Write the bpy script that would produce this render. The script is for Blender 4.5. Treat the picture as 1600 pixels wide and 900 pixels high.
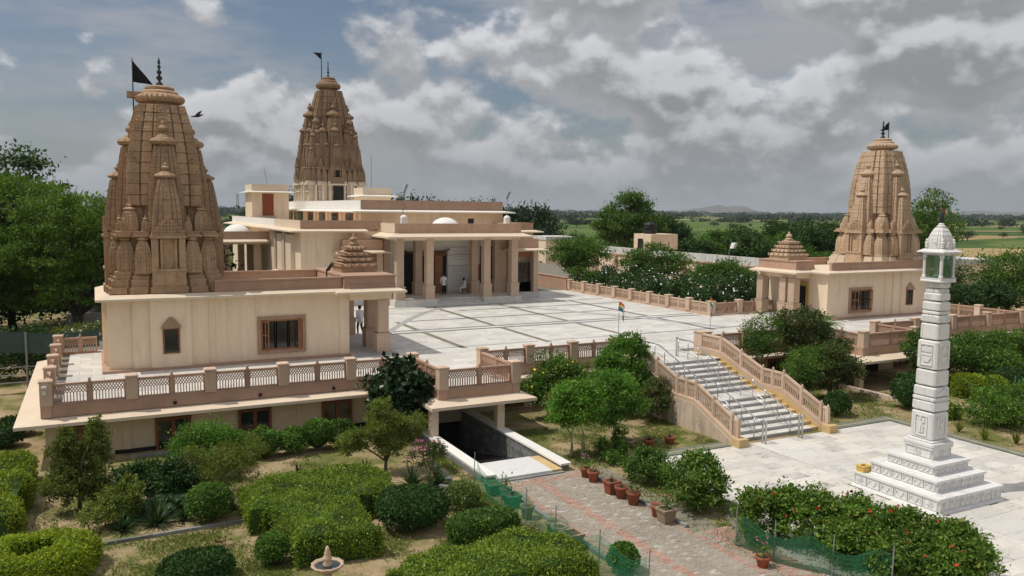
import bpy, bmesh, math, random
import numpy as np
from mathutils import Vector, Matrix, Euler

for o in list(bpy.data.objects):
    bpy.data.objects.remove(o)
SC = bpy.context.scene
COL = SC.collection
R = math.radians

# ------------------------------------------------------------------ camera
CAMZ = 9.7
YAW, PITCH, ROLL = R(27.2), R(5.47), R(.59)
fw = Vector((math.sin(YAW)*math.cos(PITCH), math.cos(YAW)*math.cos(PITCH), -math.sin(PITCH)))
rt = Vector((math.cos(YAW), -math.sin(YAW), 0))
up = rt.cross(fw)
rt, up = rt*math.cos(ROLL)+up*math.sin(ROLL), up*math.cos(ROLL)-rt*math.sin(ROLL)
cd = bpy.data.cameras.new('camera')
cam = bpy.data.objects.new('camera', cd)
COL.objects.link(cam)
cam.matrix_world = Matrix(((rt.x, up.x, -fw.x, 0), (rt.y, up.y, -fw.y, 0), (rt.z, up.z, -fw.z, CAMZ), (0, 0, 0, 1)))
cd.sensor_width = 36
cd.lens = 1267/1600*36
cd.clip_start = .1
cd.clip_end = 30000
SC.camera = cam

# ------------------------------------------------------------------ sky, sun, exposure
SUN_EL = R(61)
SUN_DIR = Vector((-.955, .297, 0)).normalized()          # towards the sun, on the ground plane
sunv = Vector((SUN_DIR.x*math.cos(SUN_EL), SUN_DIR.y*math.cos(SUN_EL), math.sin(SUN_EL)))
W = bpy.data.worlds.new('World')
SC.world = W
W.use_nodes = True
nt = W.node_tree
nt.nodes.clear()
def wn(t, **k):
    n = nt.nodes.new(t)
    for a, b in k.items():
        setattr(n, a, b)
    return n
def wl(a, b): nt.links.new(a, b)
def wmath(op, a, b=None, c=None, clamp=False):
    n = wn('ShaderNodeMath', operation=op); n.use_clamp = clamp
    for i, q in enumerate((a, b, c)):
        if q is None: continue
        if isinstance(q, (int, float)): n.inputs[i].default_value = q
        else: wl(q, n.inputs[i])
    return n.outputs[0]
sky = wn('ShaderNodeTexSky', sky_type='NISHITA', sun_disc=False)
sky.sun_elevation = SUN_EL
sky.sun_rotation = math.atan2(SUN_DIR.x, SUN_DIR.y)
sky.altitude = 200; sky.air_density = 1.0; sky.dust_density = 2.2; sky.ozone_density = 1.2
tc = wn('ShaderNodeTexCoord')
def cloud_noise(off, scale, detail, rough, stretch):
    mp = wn('ShaderNodeMapping'); mp.inputs['Location'].default_value = off
    mp.inputs['Scale'].default_value = (1, 1, stretch)
    wl(tc.outputs['Generated'], mp.inputs[0])
    n = wn('ShaderNodeTexNoise'); n.inputs['Scale'].default_value = scale
    n.inputs['Detail'].default_value = detail; n.inputs['Roughness'].default_value = rough
    wl(mp.outputs[0], n.inputs['Vector'])
    return n.outputs[0]
def wrange(v, a, b, c, d, smooth=True):
    n = wn('ShaderNodeMapRange', interpolation_type='SMOOTHSTEP' if smooth else 'LINEAR')
    n.inputs[1].default_value = a; n.inputs[2].default_value = b; n.inputs[3].default_value = c; n.inputs[4].default_value = d
    wl(v, n.inputs[0]); return n.outputs[0]
SEED = (16.6, 8.2, 2.25)
DZ = .024
big = cloud_noise((SEED[0]+5, SEED[1], SEED[2]), 2.0, 2, .5, 1.3)
n1 = cloud_noise(SEED, 7.0, 10, .50, 1.45)
n2 = cloud_noise((SEED[0], SEED[1], SEED[2]+DZ), 7.0, 10, .50, 1.45)
nf = cloud_noise((SEED[0]+2, SEED[1], SEED[2]), 17, 6, .55, 1.8)
veil = cloud_noise((SEED[0]+9, SEED[1]+4, SEED[2]), 2.4, 8, .6, 4.5)
def dsum(a): return wmath('ADD', wmath('ADD', wmath('MULTIPLY', a, .55), wmath('MULTIPLY', big, .38)), wmath('MULTIPLY', nf, .07))
dens, dens2 = dsum(n1), dsum(n2)
cover = wmath('MAXIMUM', wrange(dens, .452, .515, 0, 1), wrange(veil, .38, .62, 0, .8))
lit = wrange(wmath('SUBTRACT', dens, dens2), -.025, .045, 0, 1)      # less cloud above: a lit top
thick = wrange(dens, .475, .58, 0, 1)
puff = wrange(dens, .46, .50, 0, 1)
bright = wmath('ADD', wmath('MULTIPLY', wmath('MULTIPLY', lit, puff), .36), wmath('SUBTRACT', .47, wmath('MULTIPLY', thick, .14)))
sep = wn('ShaderNodeSeparateXYZ'); wl(tc.outputs['Generated'], sep.inputs[0])
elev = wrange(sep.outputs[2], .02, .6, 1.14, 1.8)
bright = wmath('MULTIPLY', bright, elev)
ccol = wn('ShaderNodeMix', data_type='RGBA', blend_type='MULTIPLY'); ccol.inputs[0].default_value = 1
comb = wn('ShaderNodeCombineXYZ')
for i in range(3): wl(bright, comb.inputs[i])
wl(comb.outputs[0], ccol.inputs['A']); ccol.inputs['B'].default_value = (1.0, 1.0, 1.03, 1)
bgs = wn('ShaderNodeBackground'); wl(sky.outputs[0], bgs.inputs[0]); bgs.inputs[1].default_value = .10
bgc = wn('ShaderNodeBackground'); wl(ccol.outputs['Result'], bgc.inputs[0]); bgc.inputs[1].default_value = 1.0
low = wrange(sep.outputs[2], -.01, .13, .80, 0)                     # the haze layer near the horizon
hz = wn('ShaderNodeBackground'); hz.inputs[0].default_value = (.31, .345, .37, 1); hz.inputs[1].default_value = 1.38
m1 = wn('ShaderNodeMixShader'); wl(wmath('MULTIPLY', cover, .93), m1.inputs[0]); wl(bgs.outputs[0], m1.inputs[1]); wl(bgc.outputs[0], m1.inputs[2])
m2 = wn('ShaderNodeMixShader'); wl(low, m2.inputs[0]); wl(m1.outputs[0], m2.inputs[1]); wl(hz.outputs[0], m2.inputs[2])
wo = wn('ShaderNodeOutputWorld'); wl(m2.outputs[0], wo.inputs[0])

sd = bpy.data.lights.new('sun', 'SUN')
sd.energy = 4.3
sd.angle = R(.53)
sd.color = (1.0, .95, .86)
sun = bpy.data.objects.new('sun', sd)
sun.rotation_euler = sunv.to_track_quat('Z', 'Y').to_euler()
sun.location = (0, 0, 60)
COL.objects.link(sun)
vs = SC.view_settings
SC.display_settings.display_device = 'sRGB'
vs.view_transform = 'Standard'; vs.look = 'None'; vs.exposure = -.50; vs.gamma = 1.0; vs.use_curve_mapping = False
SC.render.engine = 'CYCLES'
SC.cycles.max_bounces = 8
SC.cycles.transparent_max_bounces = 12

# ------------------------------------------------------------------ materials
MT = {}
def mat_base(name):
    m = bpy.data.materials.new(name); m.use_nodes = True
    t = m.node_tree; t.nodes.clear()
    out = t.nodes.new('ShaderNodeOutputMaterial')
    MT[name] = m
    return m, t, out
def N(t, kind, ins=None, **k):
    n = t.nodes.new(kind)
    for a, b in k.items(): setattr(n, a, b)
    for a, b in (ins or {}).items():
        if isinstance(b, bpy.types.NodeSocket): t.links.new(b, n.inputs[a])
        else: n.inputs[a].default_value = b
    return n
def mixc(t, f, a, b, mode='MIX'):
    n = t.nodes.new('ShaderNodeMix'); n.data_type = 'RGBA'; n.blend_type = mode
    for k, q in (('Factor', f), ('A', a), ('B', b)):
        s = [i for i in n.inputs if i.name == k and i.enabled][0]
        if isinstance(q, bpy.types.NodeSocket): t.links.new(q, s)
        elif isinstance(q, (int, float)): s.default_value = q
        else: s.default_value = (*q[:3], 1)
    return [o for o in n.outputs if o.enabled][0]
def noise(t, pos, scale, detail=5, rough=.55, stretch=None, dist=0):
    v = pos
    if stretch: v = N(t, 'ShaderNodeMapping', {0: pos, 'Scale': stretch}).outputs[0]
    return N(t, 'ShaderNodeTexNoise', {'Vector': v, 'Scale': scale, 'Detail': detail, 'Roughness': rough, 'Distortion': dist}).outputs[0]
def rng(t, v, a, b, c=0., d=1.):
    return N(t, 'ShaderNodeMapRange', {0: v, 1: a, 2: b, 3: c, 4: d}).outputs[0]
def mth(t, op, a, b=0.0):
    return N(t, 'ShaderNodeMath', {0: a, 1: b}, operation=op).outputs[0]
def surf(name, col, col2=None, scale=.9, rough=.8, var=.14, bump=.25, bscale=28, streak=0., streakcol=(.05, .045, .04), rand=0., metal=0., spots=0., spec=.3, island=False, fine=.12, carve=0.):
    m, t, out = mat_base(name)
    pos = N(t, 'ShaderNodeNewGeometry').outputs['Position']
    c2 = col2 or tuple(min(1, c*(1+var)) for c in col)
    c1 = tuple(c*(1-var) for c in col) if not col2 else col
    c = mixc(t, rng(t, noise(t, pos, scale, 6, .6), .32, .68), c1, c2)
    fn = noise(t, pos, bscale, 4, .6)
    c = mixc(t, 1.0, c, mixc(t, fn, (1-fine,)*3, (1+fine,)*3), 'MULTIPLY')
    if rand or island:
        r_ = N(t, 'ShaderNodeObjectInfo').outputs['Random']
        if island:
            r_ = mth(t, 'FRACT', mth(t, 'ADD', r_, N(t, 'ShaderNodeNewGeometry').outputs['Random Per Island']))
        c = mixc(t, 1.0, c, mixc(t, r_, (1-rand,)*3, (1+rand,)*3), 'MULTIPLY')
    if streak:
        s = noise(t, pos, 1.0, 6, .62, (2.6, 2.6, .35))
        s2 = noise(t, pos, .5, 3)
        f = mth(t, 'MULTIPLY', rng(t, s, .46, .70), rng(t, s2, .36, .6))
        c = mixc(t, mth(t, 'MULTIPLY', f, streak), c, streakcol)
    if spots:
        s = noise(t, pos, 3.2, 8, .7)
        c = mixc(t, rng(t, s, .56, .72, 0, spots), c, streakcol)
    b = N(t, 'ShaderNodeBump', {'Strength': bump, 'Distance': .02, 'Height': fn})
    if carve:                                          # chiselled ornament: small bosses in fine courses
        vo = N(t, 'ShaderNodeTexVoronoi', {'Vector': N(t, 'ShaderNodeMapping', {0: pos, 'Scale': (7, 7, 5.5)}).outputs[0], 'Scale': 1.0}, distance='CHEBYCHEV').outputs['Distance']
        wv = N(t, 'ShaderNodeTexWave', {'Vector': pos, 'Scale': 2.6, 'Distortion': .6, 'Detail': 2.0}, bands_direction='Z').outputs['Fac']
        b2 = N(t, 'ShaderNodeBump', {'Strength': carve, 'Distance': .045, 'Height': mth(t, 'ADD', mth(t, 'MULTIPLY', vo, -.8), mth(t, 'MULTIPLY', wv, .10)), 'Normal': b.outputs[0]})
        b = b2
    p = N(t, 'ShaderNodeBsdfPrincipled', {'Base Color': c, 'Roughness': rough, 'Metallic': metal, 'Normal': b.outputs[0], 'Specular IOR Level': spec})
    t.links.new(p.outputs[0], out.inputs[0])
    return m
def leafmat(name, dark, light, trans=.3, rough=.55, tip=None, patch=.25):
    m, t, out = mat_base(name)
    g = N(t, 'ShaderNodeNewGeometry')
    r_ = g.outputs['Random Per Island']
    c = mixc(t, r_, dark, light)
    pn = noise(t, g.outputs['Position'], .9, 3)
    c = mixc(t, 1.0, c, mixc(t, rng(t, pn, .3, .7), (1-patch,)*3, (1+patch,)*3), 'MULTIPLY')
    ob = N(t, 'ShaderNodeObjectInfo').outputs['Random']
    c = mixc(t, 1.0, c, mixc(t, ob, (.88, .88, .9), (1.12, 1.1, 1.0)), 'MULTIPLY')
    if tip:
        c = mixc(t, rng(t, r_, .86, .9), c, tip)
    p = N(t, 'ShaderNodeBsdfPrincipled', {'Base Color': c, 'Roughness': rough, 'Specular IOR Level': .25})
    tr = N(t, 'ShaderNodeBsdfTranslucent', {0: mixc(t, 1.0, c, (1.3, 1.35, .6), 'MULTIPLY')})
    mx = N(t, 'ShaderNodeMixShader', {0: trans, 1: p.outputs[0], 2: tr.outputs[0]})
    t.links.new(mx.outputs[0], out.inputs[0])
    return m

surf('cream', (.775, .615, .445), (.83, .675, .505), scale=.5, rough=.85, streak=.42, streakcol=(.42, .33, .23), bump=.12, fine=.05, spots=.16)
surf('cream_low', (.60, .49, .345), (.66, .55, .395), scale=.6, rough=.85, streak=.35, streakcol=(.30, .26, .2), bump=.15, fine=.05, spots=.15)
surf('chajja', (.66, .535, .40), (.72, .60, .46), scale=.8, rough=.85, streak=0, spots=.14, streakcol=(.34, .27, .2), bump=.2, fine=.07)
surf('white_chajja', (.78, .74, .66), (.83, .79, .72), scale=.8, rough=.85, spots=.15, streakcol=(.45, .4, .34), bump=.2, fine=.05)
surf('pink_stone', (.42, .265, .185), (.495, .325, .235), scale=1.3, rough=.82, streak=.25, streakcol=(.2, .12, .085), bump=.3, fine=.10, rand=.15, spots=.18)
surf('tan_stone', (.53, .385, .28), (.60, .45, .335), scale=1.1, rough=.82, streak=.2, streakcol=(.3, .2, .14), bump=.25, fine=.09, rand=.12, spots=.15)
surf('spire_brown', (.37, .24, .145), (.48, .32, .205), scale=1.0, rough=.86, streak=.35, streakcol=(.085, .065, .05), spots=.6, bump=.6, bscale=16, fine=.16, rand=.14, carve=1.0)
surf('spire_main', (.22, .14, .085), (.31, .205, .13), scale=.6, rough=.86, streak=.5, streakcol=(.11, .08, .06), spots=.6, bump=.6, bscale=9, fine=.18, rand=.12, carve=.8)
surf('spire_light', (.46, .325, .215), (.55, .40, .275), scale=1.0, rough=.86, streak=.3, streakcol=(.28, .2, .14), spots=.45, bump=.6, bscale=16, fine=.13, rand=.12, carve=1.0)
surf('spire_pale', (.62, .52, .40), (.68, .58, .45), scale=1.0, rough=.86, streak=.45, streakcol=(.3, .22, .16), spots=.2, bump=.4, bscale=14, fine=.1)
surf('white_paint', (.78, .76, .71), (.82, .80, .76), scale=1, rough=.7, streak=.15, streakcol=(.4, .38, .35), bump=.1, fine=.03)
surf('stained_white', (.55, .54, .5), (.74, .73, .69), scale=.8, rough=.8, streak=.75, streakcol=(.08, .08, .08), spots=.5, bump=.2, fine=.05)
surf('grey_band', (.13, .14, .135), (.20, .21, .20), scale=1.2, rough=.45, bump=.05, fine=.08, spec=.4)
surf('olive_band', (.17, .16, .11), (.25, .235, .165), scale=1.2, rough=.5, bump=.05, fine=.08)
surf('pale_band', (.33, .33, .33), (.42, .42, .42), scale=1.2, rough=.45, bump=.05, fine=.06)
surf('green_marble', (.125, .15, .125), (.2, .225, .19), scale=2, rough=.45, bump=.05, fine=.15)
surf('yellow_stone', (.52, .37, .17), (.62, .46, .235), scale=2, rough=.7, spots=.25, streakcol=(.3, .18, .08), bump=.2, fine=.1, rand=.08)
surf('weathered_wall', (.56, .44, .33), (.64, .52, .41), scale=1, rough=.9, streak=.55, streakcol=(.1, .085, .07), spots=.75, bump=.5, bscale=12, fine=.1)
surf('granite_block', (.16, .17, .16), (.27, .275, .26), scale=2.2, rough=.75, bump=.4, fine=.2, rand=.25, spots=.4)
surf('near_black', (.015, .015, .016), (.03, .03, .03), scale=2, rough=.25, bump=.05)
surf('wood', (.16, .06, .028), (.24, .095, .045), scale=3, rough=.55, bump=.2, fine=.2)
surf('wood_light', (.25, .105, .04), (.33, .15, .065), scale=3, rough=.5, bump=.2, fine=.15)
surf('door_brown', (.22, .055, .025), (.27, .075, .035), scale=2, rough=.5, bump=.1)
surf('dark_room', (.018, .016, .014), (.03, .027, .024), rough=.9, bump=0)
surf('steel', (.50, .51, .52), (.56, .57, .58), rough=.28, metal=1.0, bump=.02, fine=.03)
surf('black_metal', (.018, .02, .022), (.03, .034, .034), rough=.5, metal=.5, bump=.1)
surf('bronze_dark', (.025, .035, .035), (.05, .06, .055), rough=.5, metal=.4, bump=.1)
surf('black_cloth', (.012, .012, .014), (.02, .02, .022), rough=.9, bump=.1)
surf('grey_metal', (.25, .26, .26), (.32, .33, .33), rough=.5, metal=.3, bump=.05)
surf('terracotta', (.25, .075, .04), (.33, .105, .06), scale=6, rough=.85, bump=.3, rand=.2, spots=.25, streakcol=(.35, .27, .2))
surf('clay_pot', (.27, .20, .13), (.36, .275, .19), scale=6, rough=.85, bump=.3, rand=.2, spots=.4, streakcol=(.12, .14, .07))
surf('green_pot', (.03, .14, .07), (.05, .2, .1), scale=5, rough=.6, rand=.2)
surf('pot_soil', (.06, .045, .03), (.1, .075, .05), scale=9, rough=.95, bump=.6)
surf('bark', (.10, .075, .05), (.17, .13, .09), scale=5, rough=.95, bump=.8, bscale=20, fine=.25)
surf('bark_pale', (.22, .18, .13), (.32, .27, .2), scale=5, rough=.95, bump=.8, bscale=20, fine=.25)
surf('bark_dark', (.04, .032, .024), (.075, .06, .045), scale=5, rough=.95, bump=.8, bscale=20, fine=.25)
surf('tank_black', (.012, .013, .015), (.02, .021, .023), rough=.5)
surf('plastic_green', (.015, .16, .08), (.02, .2, .1), rough=.5)
surf('yellow_paint', (.62, .42, .10), (.68, .47, .13), rough=.6, spots=.2)
surf('skin', (.17, .09, .055), rough=.6, bump=0)
surf('hair', (.012, .01, .009), rough=.6, bump=0)
surf('shirt_white', (.72, .73, .76), (.78, .78, .8), rough=.85, bump=.3, bscale=14)
surf('trouser_dark', (.02, .022, .03), (.035, .036, .045), rough=.85, bump=.3)
surf('chair_red', (.22, .07, .04), rough=.5)
surf('paper', (.70, .70, .68), (.76, .76, .74), rough=.6, bump=.02)
surf('ink', (.30, .30, .31), rough=.8, bump=0)
surf('gilt', (.50, .36, .12), (.60, .45, .18), rough=.5, metal=.2, bump=.4, bscale=40)
surf('flag_red', (.62, .045, .03), rough=.8); surf('flag_yellow', (.75, .45, .04), rough=.8); surf('flag_white', (.8, .8, .78), rough=.8)
surf('flag_green', (.03, .30, .09), rough=.8); surf('flag_blue', (.02, .05, .25), rough=.8)
surf('flower_white', (.80, .80, .76), rough=.7, bump=0); surf('flower_red', (.55, .02, .02), rough=.6, bump=0)
surf('flower_pink', (.52, .17, .30), rough=.7, bump=0); surf('flower_yellow', (.8, .6, .04), rough=.7, bump=0)
surf('crow', (.02, .02, .022), (.05, .05, .05), rough=.7)
surf('paver_grey', (.29, .255, .205), (.38, .335, .275), scale=.7, rough=.9, bump=.3, rand=.10, island=True, spots=.3, streakcol=(.2, .18, .13))
surf('paver_pink', (.36, .22, .17), (.42, .265, .205), scale=.7, rough=.9, bump=.3, rand=.16, island=True, spots=.2, streakcol=(.25, .18, .14))
surf('paver_pale', (.40, .375, .33), (.46, .43, .38), scale=.7, rough=.9, bump=.3, rand=.12, island=True)
surf('hill_rock', (.10, .10, .09), (.16, .15, .12), scale=.01, rough=1)
surf('dry_leaf', (.16, .07, .035), (.24, .12, .06), rough=.9)

def marble(name, base, vein, scale, rand, rough=.35, dirt=.2):
    m, t, out = mat_base(name)
    g = N(t, 'ShaderNodeNewGeometry'); pos = g.outputs['Position']
    r_ = mth(t, 'FRACT', mth(t, 'ADD', N(t, 'ShaderNodeObjectInfo').outputs['Random'], g.outputs['Random Per Island']))
    off = N(t, 'ShaderNodeVectorMath', {0: pos, 1: N(t, 'ShaderNodeCombineXYZ', {0: mth(t, 'MULTIPLY', r_, 37.), 1: mth(t, 'MULTIPLY', r_, 91.), 2: 0.}).outputs[0]}, operation='ADD').outputs[0]
    v = noise(t, off, scale, 7, .6, (1, 2.2, 1), 1.2)
    f = rng(t, mth(t, 'ABSOLUTE', mth(t, 'SUBTRACT', v, .5)), .0, .06, 1, 0)
    f = mth(t, 'MULTIPLY', f, rng(t, noise(t, off, scale*.6, 3), .45, .7))
    c = mixc(t, mth(t, 'MULTIPLY', f, .9), base, vein)
    c = mixc(t, 1.0, c, mixc(t, r_, (1-rand, 1-rand, 1-rand*.8), (1+rand*.4,)*3), 'MULTIPLY')
    c = mixc(t, rng(t, noise(t, pos, .35, 6, .6), .45, .75, 0, dirt), c, (.50, .45, .37))
    p = N(t, 'ShaderNodeBsdfPrincipled', {'Base Color': c, 'Roughness': rough, 'Specular IOR Level': .35})
    b = N(t, 'ShaderNodeBump', {'Strength': .05, 'Distance': .01, 'Height': noise(t, pos, 12, 3)})
    t.links.new(b.outputs[0], p.inputs['Normal'])
    t.links.new(p.outputs[0], out.inputs[0])
marble('court_marble', (.66, .635, .58), (.34, .34, .33), 1.3, .15, .55, .40)
marble('plaza_marble', (.66, .625, .555), (.24, .24, .24), 1.1, .20, .55, .45)
marble('pillar_marble', (.74, .73, .71), (.45, .45, .46), 1.5, .04, .45, .10)
surf('joint', (.16, .145, .12), (.22, .20, .165), rough=.95)
surf('paver_joint', (.20, .18, .14), (.27, .24, .18), rough=.95)

def glass(name, col=(.02, .025, .025), rough=.08):
    m, t, out = mat_base(name)
    p = N(t, 'ShaderNodeBsdfPrincipled', {'Base Color': (*col, 1), 'Roughness': rough, 'Specular IOR Level': .6})
    t.links.new(p.outputs[0], out.inputs[0])
glass('pane_dark')
m, t, out = mat_base('pane_clear')
mx = N(t, 'ShaderNodeMixShader', {0: .22, 1: N(t, 'ShaderNodeBsdfTransparent', {0: (.75, .8, .83, 1)}).outputs[0], 2: N(t, 'ShaderNodeBsdfGlossy', {0: (.8, .85, .85, 1), 'Roughness': .06}).outputs[0]})
t.links.new(mx.outputs[0], out.inputs[0])
def netmat(name, col, alpha):
    m, t, out = mat_base(name)
    g = N(t, 'ShaderNodeNewGeometry')
    nn = rng(t, noise(t, g.outputs['Position'], 2.5, 3), .3, .7, alpha-.12, alpha+.12)
    mx = N(t, 'ShaderNodeMixShader', {0: nn, 1: N(t, 'ShaderNodeBsdfTransparent').outputs[0], 2: N(t, 'ShaderNodeBsdfPrincipled', {'Base Color': (*col, 1), 'Roughness': .5}).outputs[0]})
    t.links.new(mx.outputs[0], out.inputs[0])
netmat('net_green', (.03, .24, .11), .36)
netmat('net_dense', (.01, .10, .035), .62)
netmat('shade_cloth', (.035, .075, .075), .86)

leafmat('leaf_trim', (.11, .18, .016), (.225, .315, .03), .3, tip=(.26, .35, .05), patch=.3)
leafmat('leaf_yellow', (.16, .23, .016), (.29, .36, .028), .3)
leafmat('leaf_mid', (.035, .10, .013), (.12, .23, .032), .3, tip=(.19, .27, .05), patch=.35)
leafmat('leaf_bright', (.05, .145, .016), (.13, .275, .036), .4, tip=(.22, .34, .06), patch=.35)
leafmat('leaf_dark', (.018, .055, .012), (.05, .11, .022), .2)
leafmat('leaf_gloss', (.010, .03, .009), (.028, .065, .018), .1, .28, tip=(.10, .10, .06))
leafmat('leaf_olive', (.105, .15, .03), (.215, .255, .06), .35)
leafmat('leaf_willow', (.10, .14, .02), (.19, .22, .04), .35)
leafmat('leaf_tree', (.035, .095, .013), (.115, .21, .03), .35)
leafmat('leaf_acacia', (.06, .125, .018), (.15, .25, .042), .45)
leafmat('leaf_bgdark', (.02, .056, .013), (.06, .12, .026), .25)
leafmat('leaf_mixed', (.04, .075, .018), (.095, .14, .035), .25, tip=(.16, .085, .04))
leafmat('leaf_far', (.022, .050, .020), (.045, .085, .032), .15)
leafmat('leaf_farline', (.022, .045, .028), (.038, .065, .036), .1)
leafmat('leaf_spike', (.022, .055, .020), (.055, .10, .035), .15, .4)
leafmat('leaf_varie', (.10, .17, .04), (.26, .33, .12), .3)
leafmat('grass', (.09, .15, .022), (.20, .25, .06), .4)
leafmat('leaf_hib', (.05, .12, .015), (.15, .255, .035), .3, tip=(.24, .30, .06), patch=.35)
leafmat('leaf_dry', (.12, .09, .045), (.2, .15, .07), .2)
# ------------------------------------------------------------------ helpers
ZERO = Vector((0, 0, 0))
OFF = {}                                             # world origin of a thing (things are not rotated unless built locally)
def off(p): return OFF.get(p.name, ZERO) if p else ZERO
class MB:
    def __init__(s): s.v = []; s.f = []; s.mi = []
    def add(s, vs, fs, mi=0):
        k = len(s.v); s.v += [tuple(q) for q in vs]
        s.f += [tuple(i+k for i in f) for f in fs]; s.mi += [mi]*len(fs); return s
    def box(s, x0, y0, z0, x1, y1, z1, mi=0):
        x0, x1 = min(x0, x1), max(x0, x1); y0, y1 = min(y0, y1), max(y0, y1); z0, z1 = min(z0, z1), max(z0, z1)
        return s.add([(x0, y0, z0), (x1, y0, z0), (x1, y1, z0), (x0, y1, z0), (x0, y0, z1), (x1, y0, z1), (x1, y1, z1), (x0, y1, z1)],
                     [(0, 3, 2, 1), (4, 5, 6, 7), (0, 1, 5, 4), (1, 2, 6, 5), (2, 3, 7, 6), (3, 0, 4, 7)], mi)
    def cbox(s, cx, cy, z0, hx, hy, z1, mi=0): return s.box(cx-hx, cy-hy, z0, cx+hx, cy+hy, z1, mi)
    def frustum(s, r0, z0, r1, z1, mi=0):             # r = (x0, y0, x1, y1)
        a, b = r0, r1
        return s.add([(a[0], a[1], z0), (a[2], a[1], z0), (a[2], a[3], z0), (a[0], a[3], z0), (b[0], b[1], z1), (b[2], b[1], z1), (b[2], b[3], z1), (b[0], b[3], z1)],
                     [(0, 3, 2, 1), (4, 5, 6, 7), (0, 1, 5, 4), (1, 2, 6, 5), (2, 3, 7, 6), (3, 0, 4, 7)], mi)
    def prism(s, poly, z0, z1, mi=0):
        n = len(poly)
        return s.add([(x, y, z0) for x, y in poly]+[(x, y, z1) for x, y in poly],
                     [tuple(range(n-1, -1, -1)), tuple(range(n, 2*n))]+[(i, (i+1) % n, (i+1) % n+n, i+n) for i in range(n)], mi)
    def xprism(s, poly, x0, x1, mi=0):                # poly in (y, z), extruded along x
        n = len(poly)
        return s.add([(x0, y, z) for y, z in poly]+[(x1, y, z) for y, z in poly],
                     [tuple(range(n)), tuple(range(2*n-1, n-1, -1))]+[(i, i+n, (i+1) % n+n, (i+1) % n) for i in range(n)], mi)
    def rings(s, rs, mi=0, cap=True):
        n = len(rs[0]); vs = [p for r in rs for p in r]; fs = []
        for i in range(len(rs)-1):
            fs += [(i*n+j, i*n+(j+1) % n, (i+1)*n+(j+1) % n, (i+1)*n+j) for j in range(n)]
        if cap: fs += [tuple(range(n-1, -1, -1)), tuple(range((len(rs)-1)*n, len(rs)*n))]
        return s.add(vs, fs, mi)
    def lathe(s, prof, c=(0, 0, 0), n=16, mi=0, rib=0, ribn=0, rot=0):
        rs = []
        for r, z in prof:
            rs.append([(c[0]+r*(1+rib*math.cos(ribn*a))*math.cos(a), c[1]+r*(1+rib*math.cos(ribn*a))*math.sin(a), c[2]+z) for a in [rot+2*math.pi*k/n for k in range(n)]])
        return s.rings(rs, mi)
    def tube(s, pts, r0, r1=None, n=6, mi=0):
        r1 = r0 if r1 is None else r1; pts = [Vector(p) for p in pts]; rs = []
        for i, p in enumerate(pts):
            d = (pts[min(i+1, len(pts)-1)]-pts[max(i-1, 0)])
            d = d.normalized() if d.length > 1e-9 else Vector((0, 0, 1))
            a = d.orthogonal().normalized(); b = d.cross(a)
            r = r0+(r1-r0)*i/max(1, len(pts)-1)
            rs.append([p+a*(r*math.cos(2*math.pi*k/n))+b*(r*math.sin(2*math.pi*k/n)) for k in range(n)])
        return s.rings(rs, mi)
    def bar(s, a, b, w, h, mi=0, upv=(0, 0, 1)):       # rectangular bar from a to b
        a, b = Vector(a), Vector(b); d = (b-a).normalized(); u = Vector(upv)
        sd_ = d.cross(u)
        if sd_.length < 1e-6: sd_ = d.orthogonal()
        sd_.normalize(); u = sd_.cross(d)
        q = [a+sd_*(i*w/2)+u*(j*h/2) for i, j in ((-1, -1), (1, -1), (1, 1), (-1, 1))]
        return s.rings([q, [p+(b-a) for p in q]], mi)
    def mesh(s, name, mats, o=ZERO, smooth=False):
        me = bpy.data.meshes.new(name)
        me.from_pydata([(x-o[0], y-o[1], z-o[2]) for x, y, z in s.v], [], s.f)
        for m in ([mats] if isinstance(mats, str) else mats): me.materials.append(MT[m])
        if any(s.mi): me.polygons.foreach_set('material_index', s.mi)
        if smooth: me.polygons.foreach_set('use_smooth', [True]*len(me.polygons))
        me.update(); return me
    def build(s, name, mats, parent=None, smooth=False, loc=None):
        o = off(parent) if loc is None else Vector(loc)
        ob = bpy.data.objects.new(name, s.mesh(name, mats, o, smooth)); COL.objects.link(ob)
        if parent: ob.parent = parent
        if loc is not None: ob.location = Vector(loc)-off(parent)
        OFF[ob.name] = o if parent else Vector(o)
        if parent is None: ob.location = o
        return ob
def tag(o, label=None, cat=None, group=None, kind=None):
    for k, v in (('label', label), ('category', cat), ('group', group), ('kind', kind)):
        if v: o[k] = v
    return o
def thing(name, loc, label, cat, group=None, rz=0):
    o = bpy.data.objects.new(name, None); COL.objects.link(o); o.empty_display_size = .2
    o.location = loc; o.rotation_euler = (0, 0, rz); OFF[o.name] = Vector(loc)
    return tag(o, label, cat, group)
def put(name, me, parent, loc, rot=(0, 0, 0), scale=(1, 1, 1)):   # a piece that shares mesh data; loc in world axes
    o = bpy.data.objects.new(name, me); COL.objects.link(o)
    if parent: o.parent = parent
    o.location = Vector(loc)-off(parent); o.rotation_euler = rot; o.scale = scale
    OFF[o.name] = Vector(loc)
    return o
def np_mesh(name, v, f, mats, smooth=False, mi=None):
    me = bpy.data.meshes.new(name); n, k = len(f), f.shape[1]
    me.vertices.add(len(v)); me.vertices.foreach_set('co', np.asarray(v, np.float32).ravel())
    me.loops.add(n*k); me.loops.foreach_set('vertex_index', np.asarray(f, np.int32).ravel())
    me.polygons.add(n); me.polygons.foreach_set('loop_start', np.arange(0, n*k, k, dtype=np.int32))
    for m in ([mats] if isinstance(mats, str) else mats): me.materials.append(MT[m])
    if mi is not None: me.polygons.foreach_set('material_index', np.asarray(mi, np.int32))
    if smooth: me.polygons.foreach_set('use_smooth', np.ones(n, bool))
    me.update(calc_edges=True); return me
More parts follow.
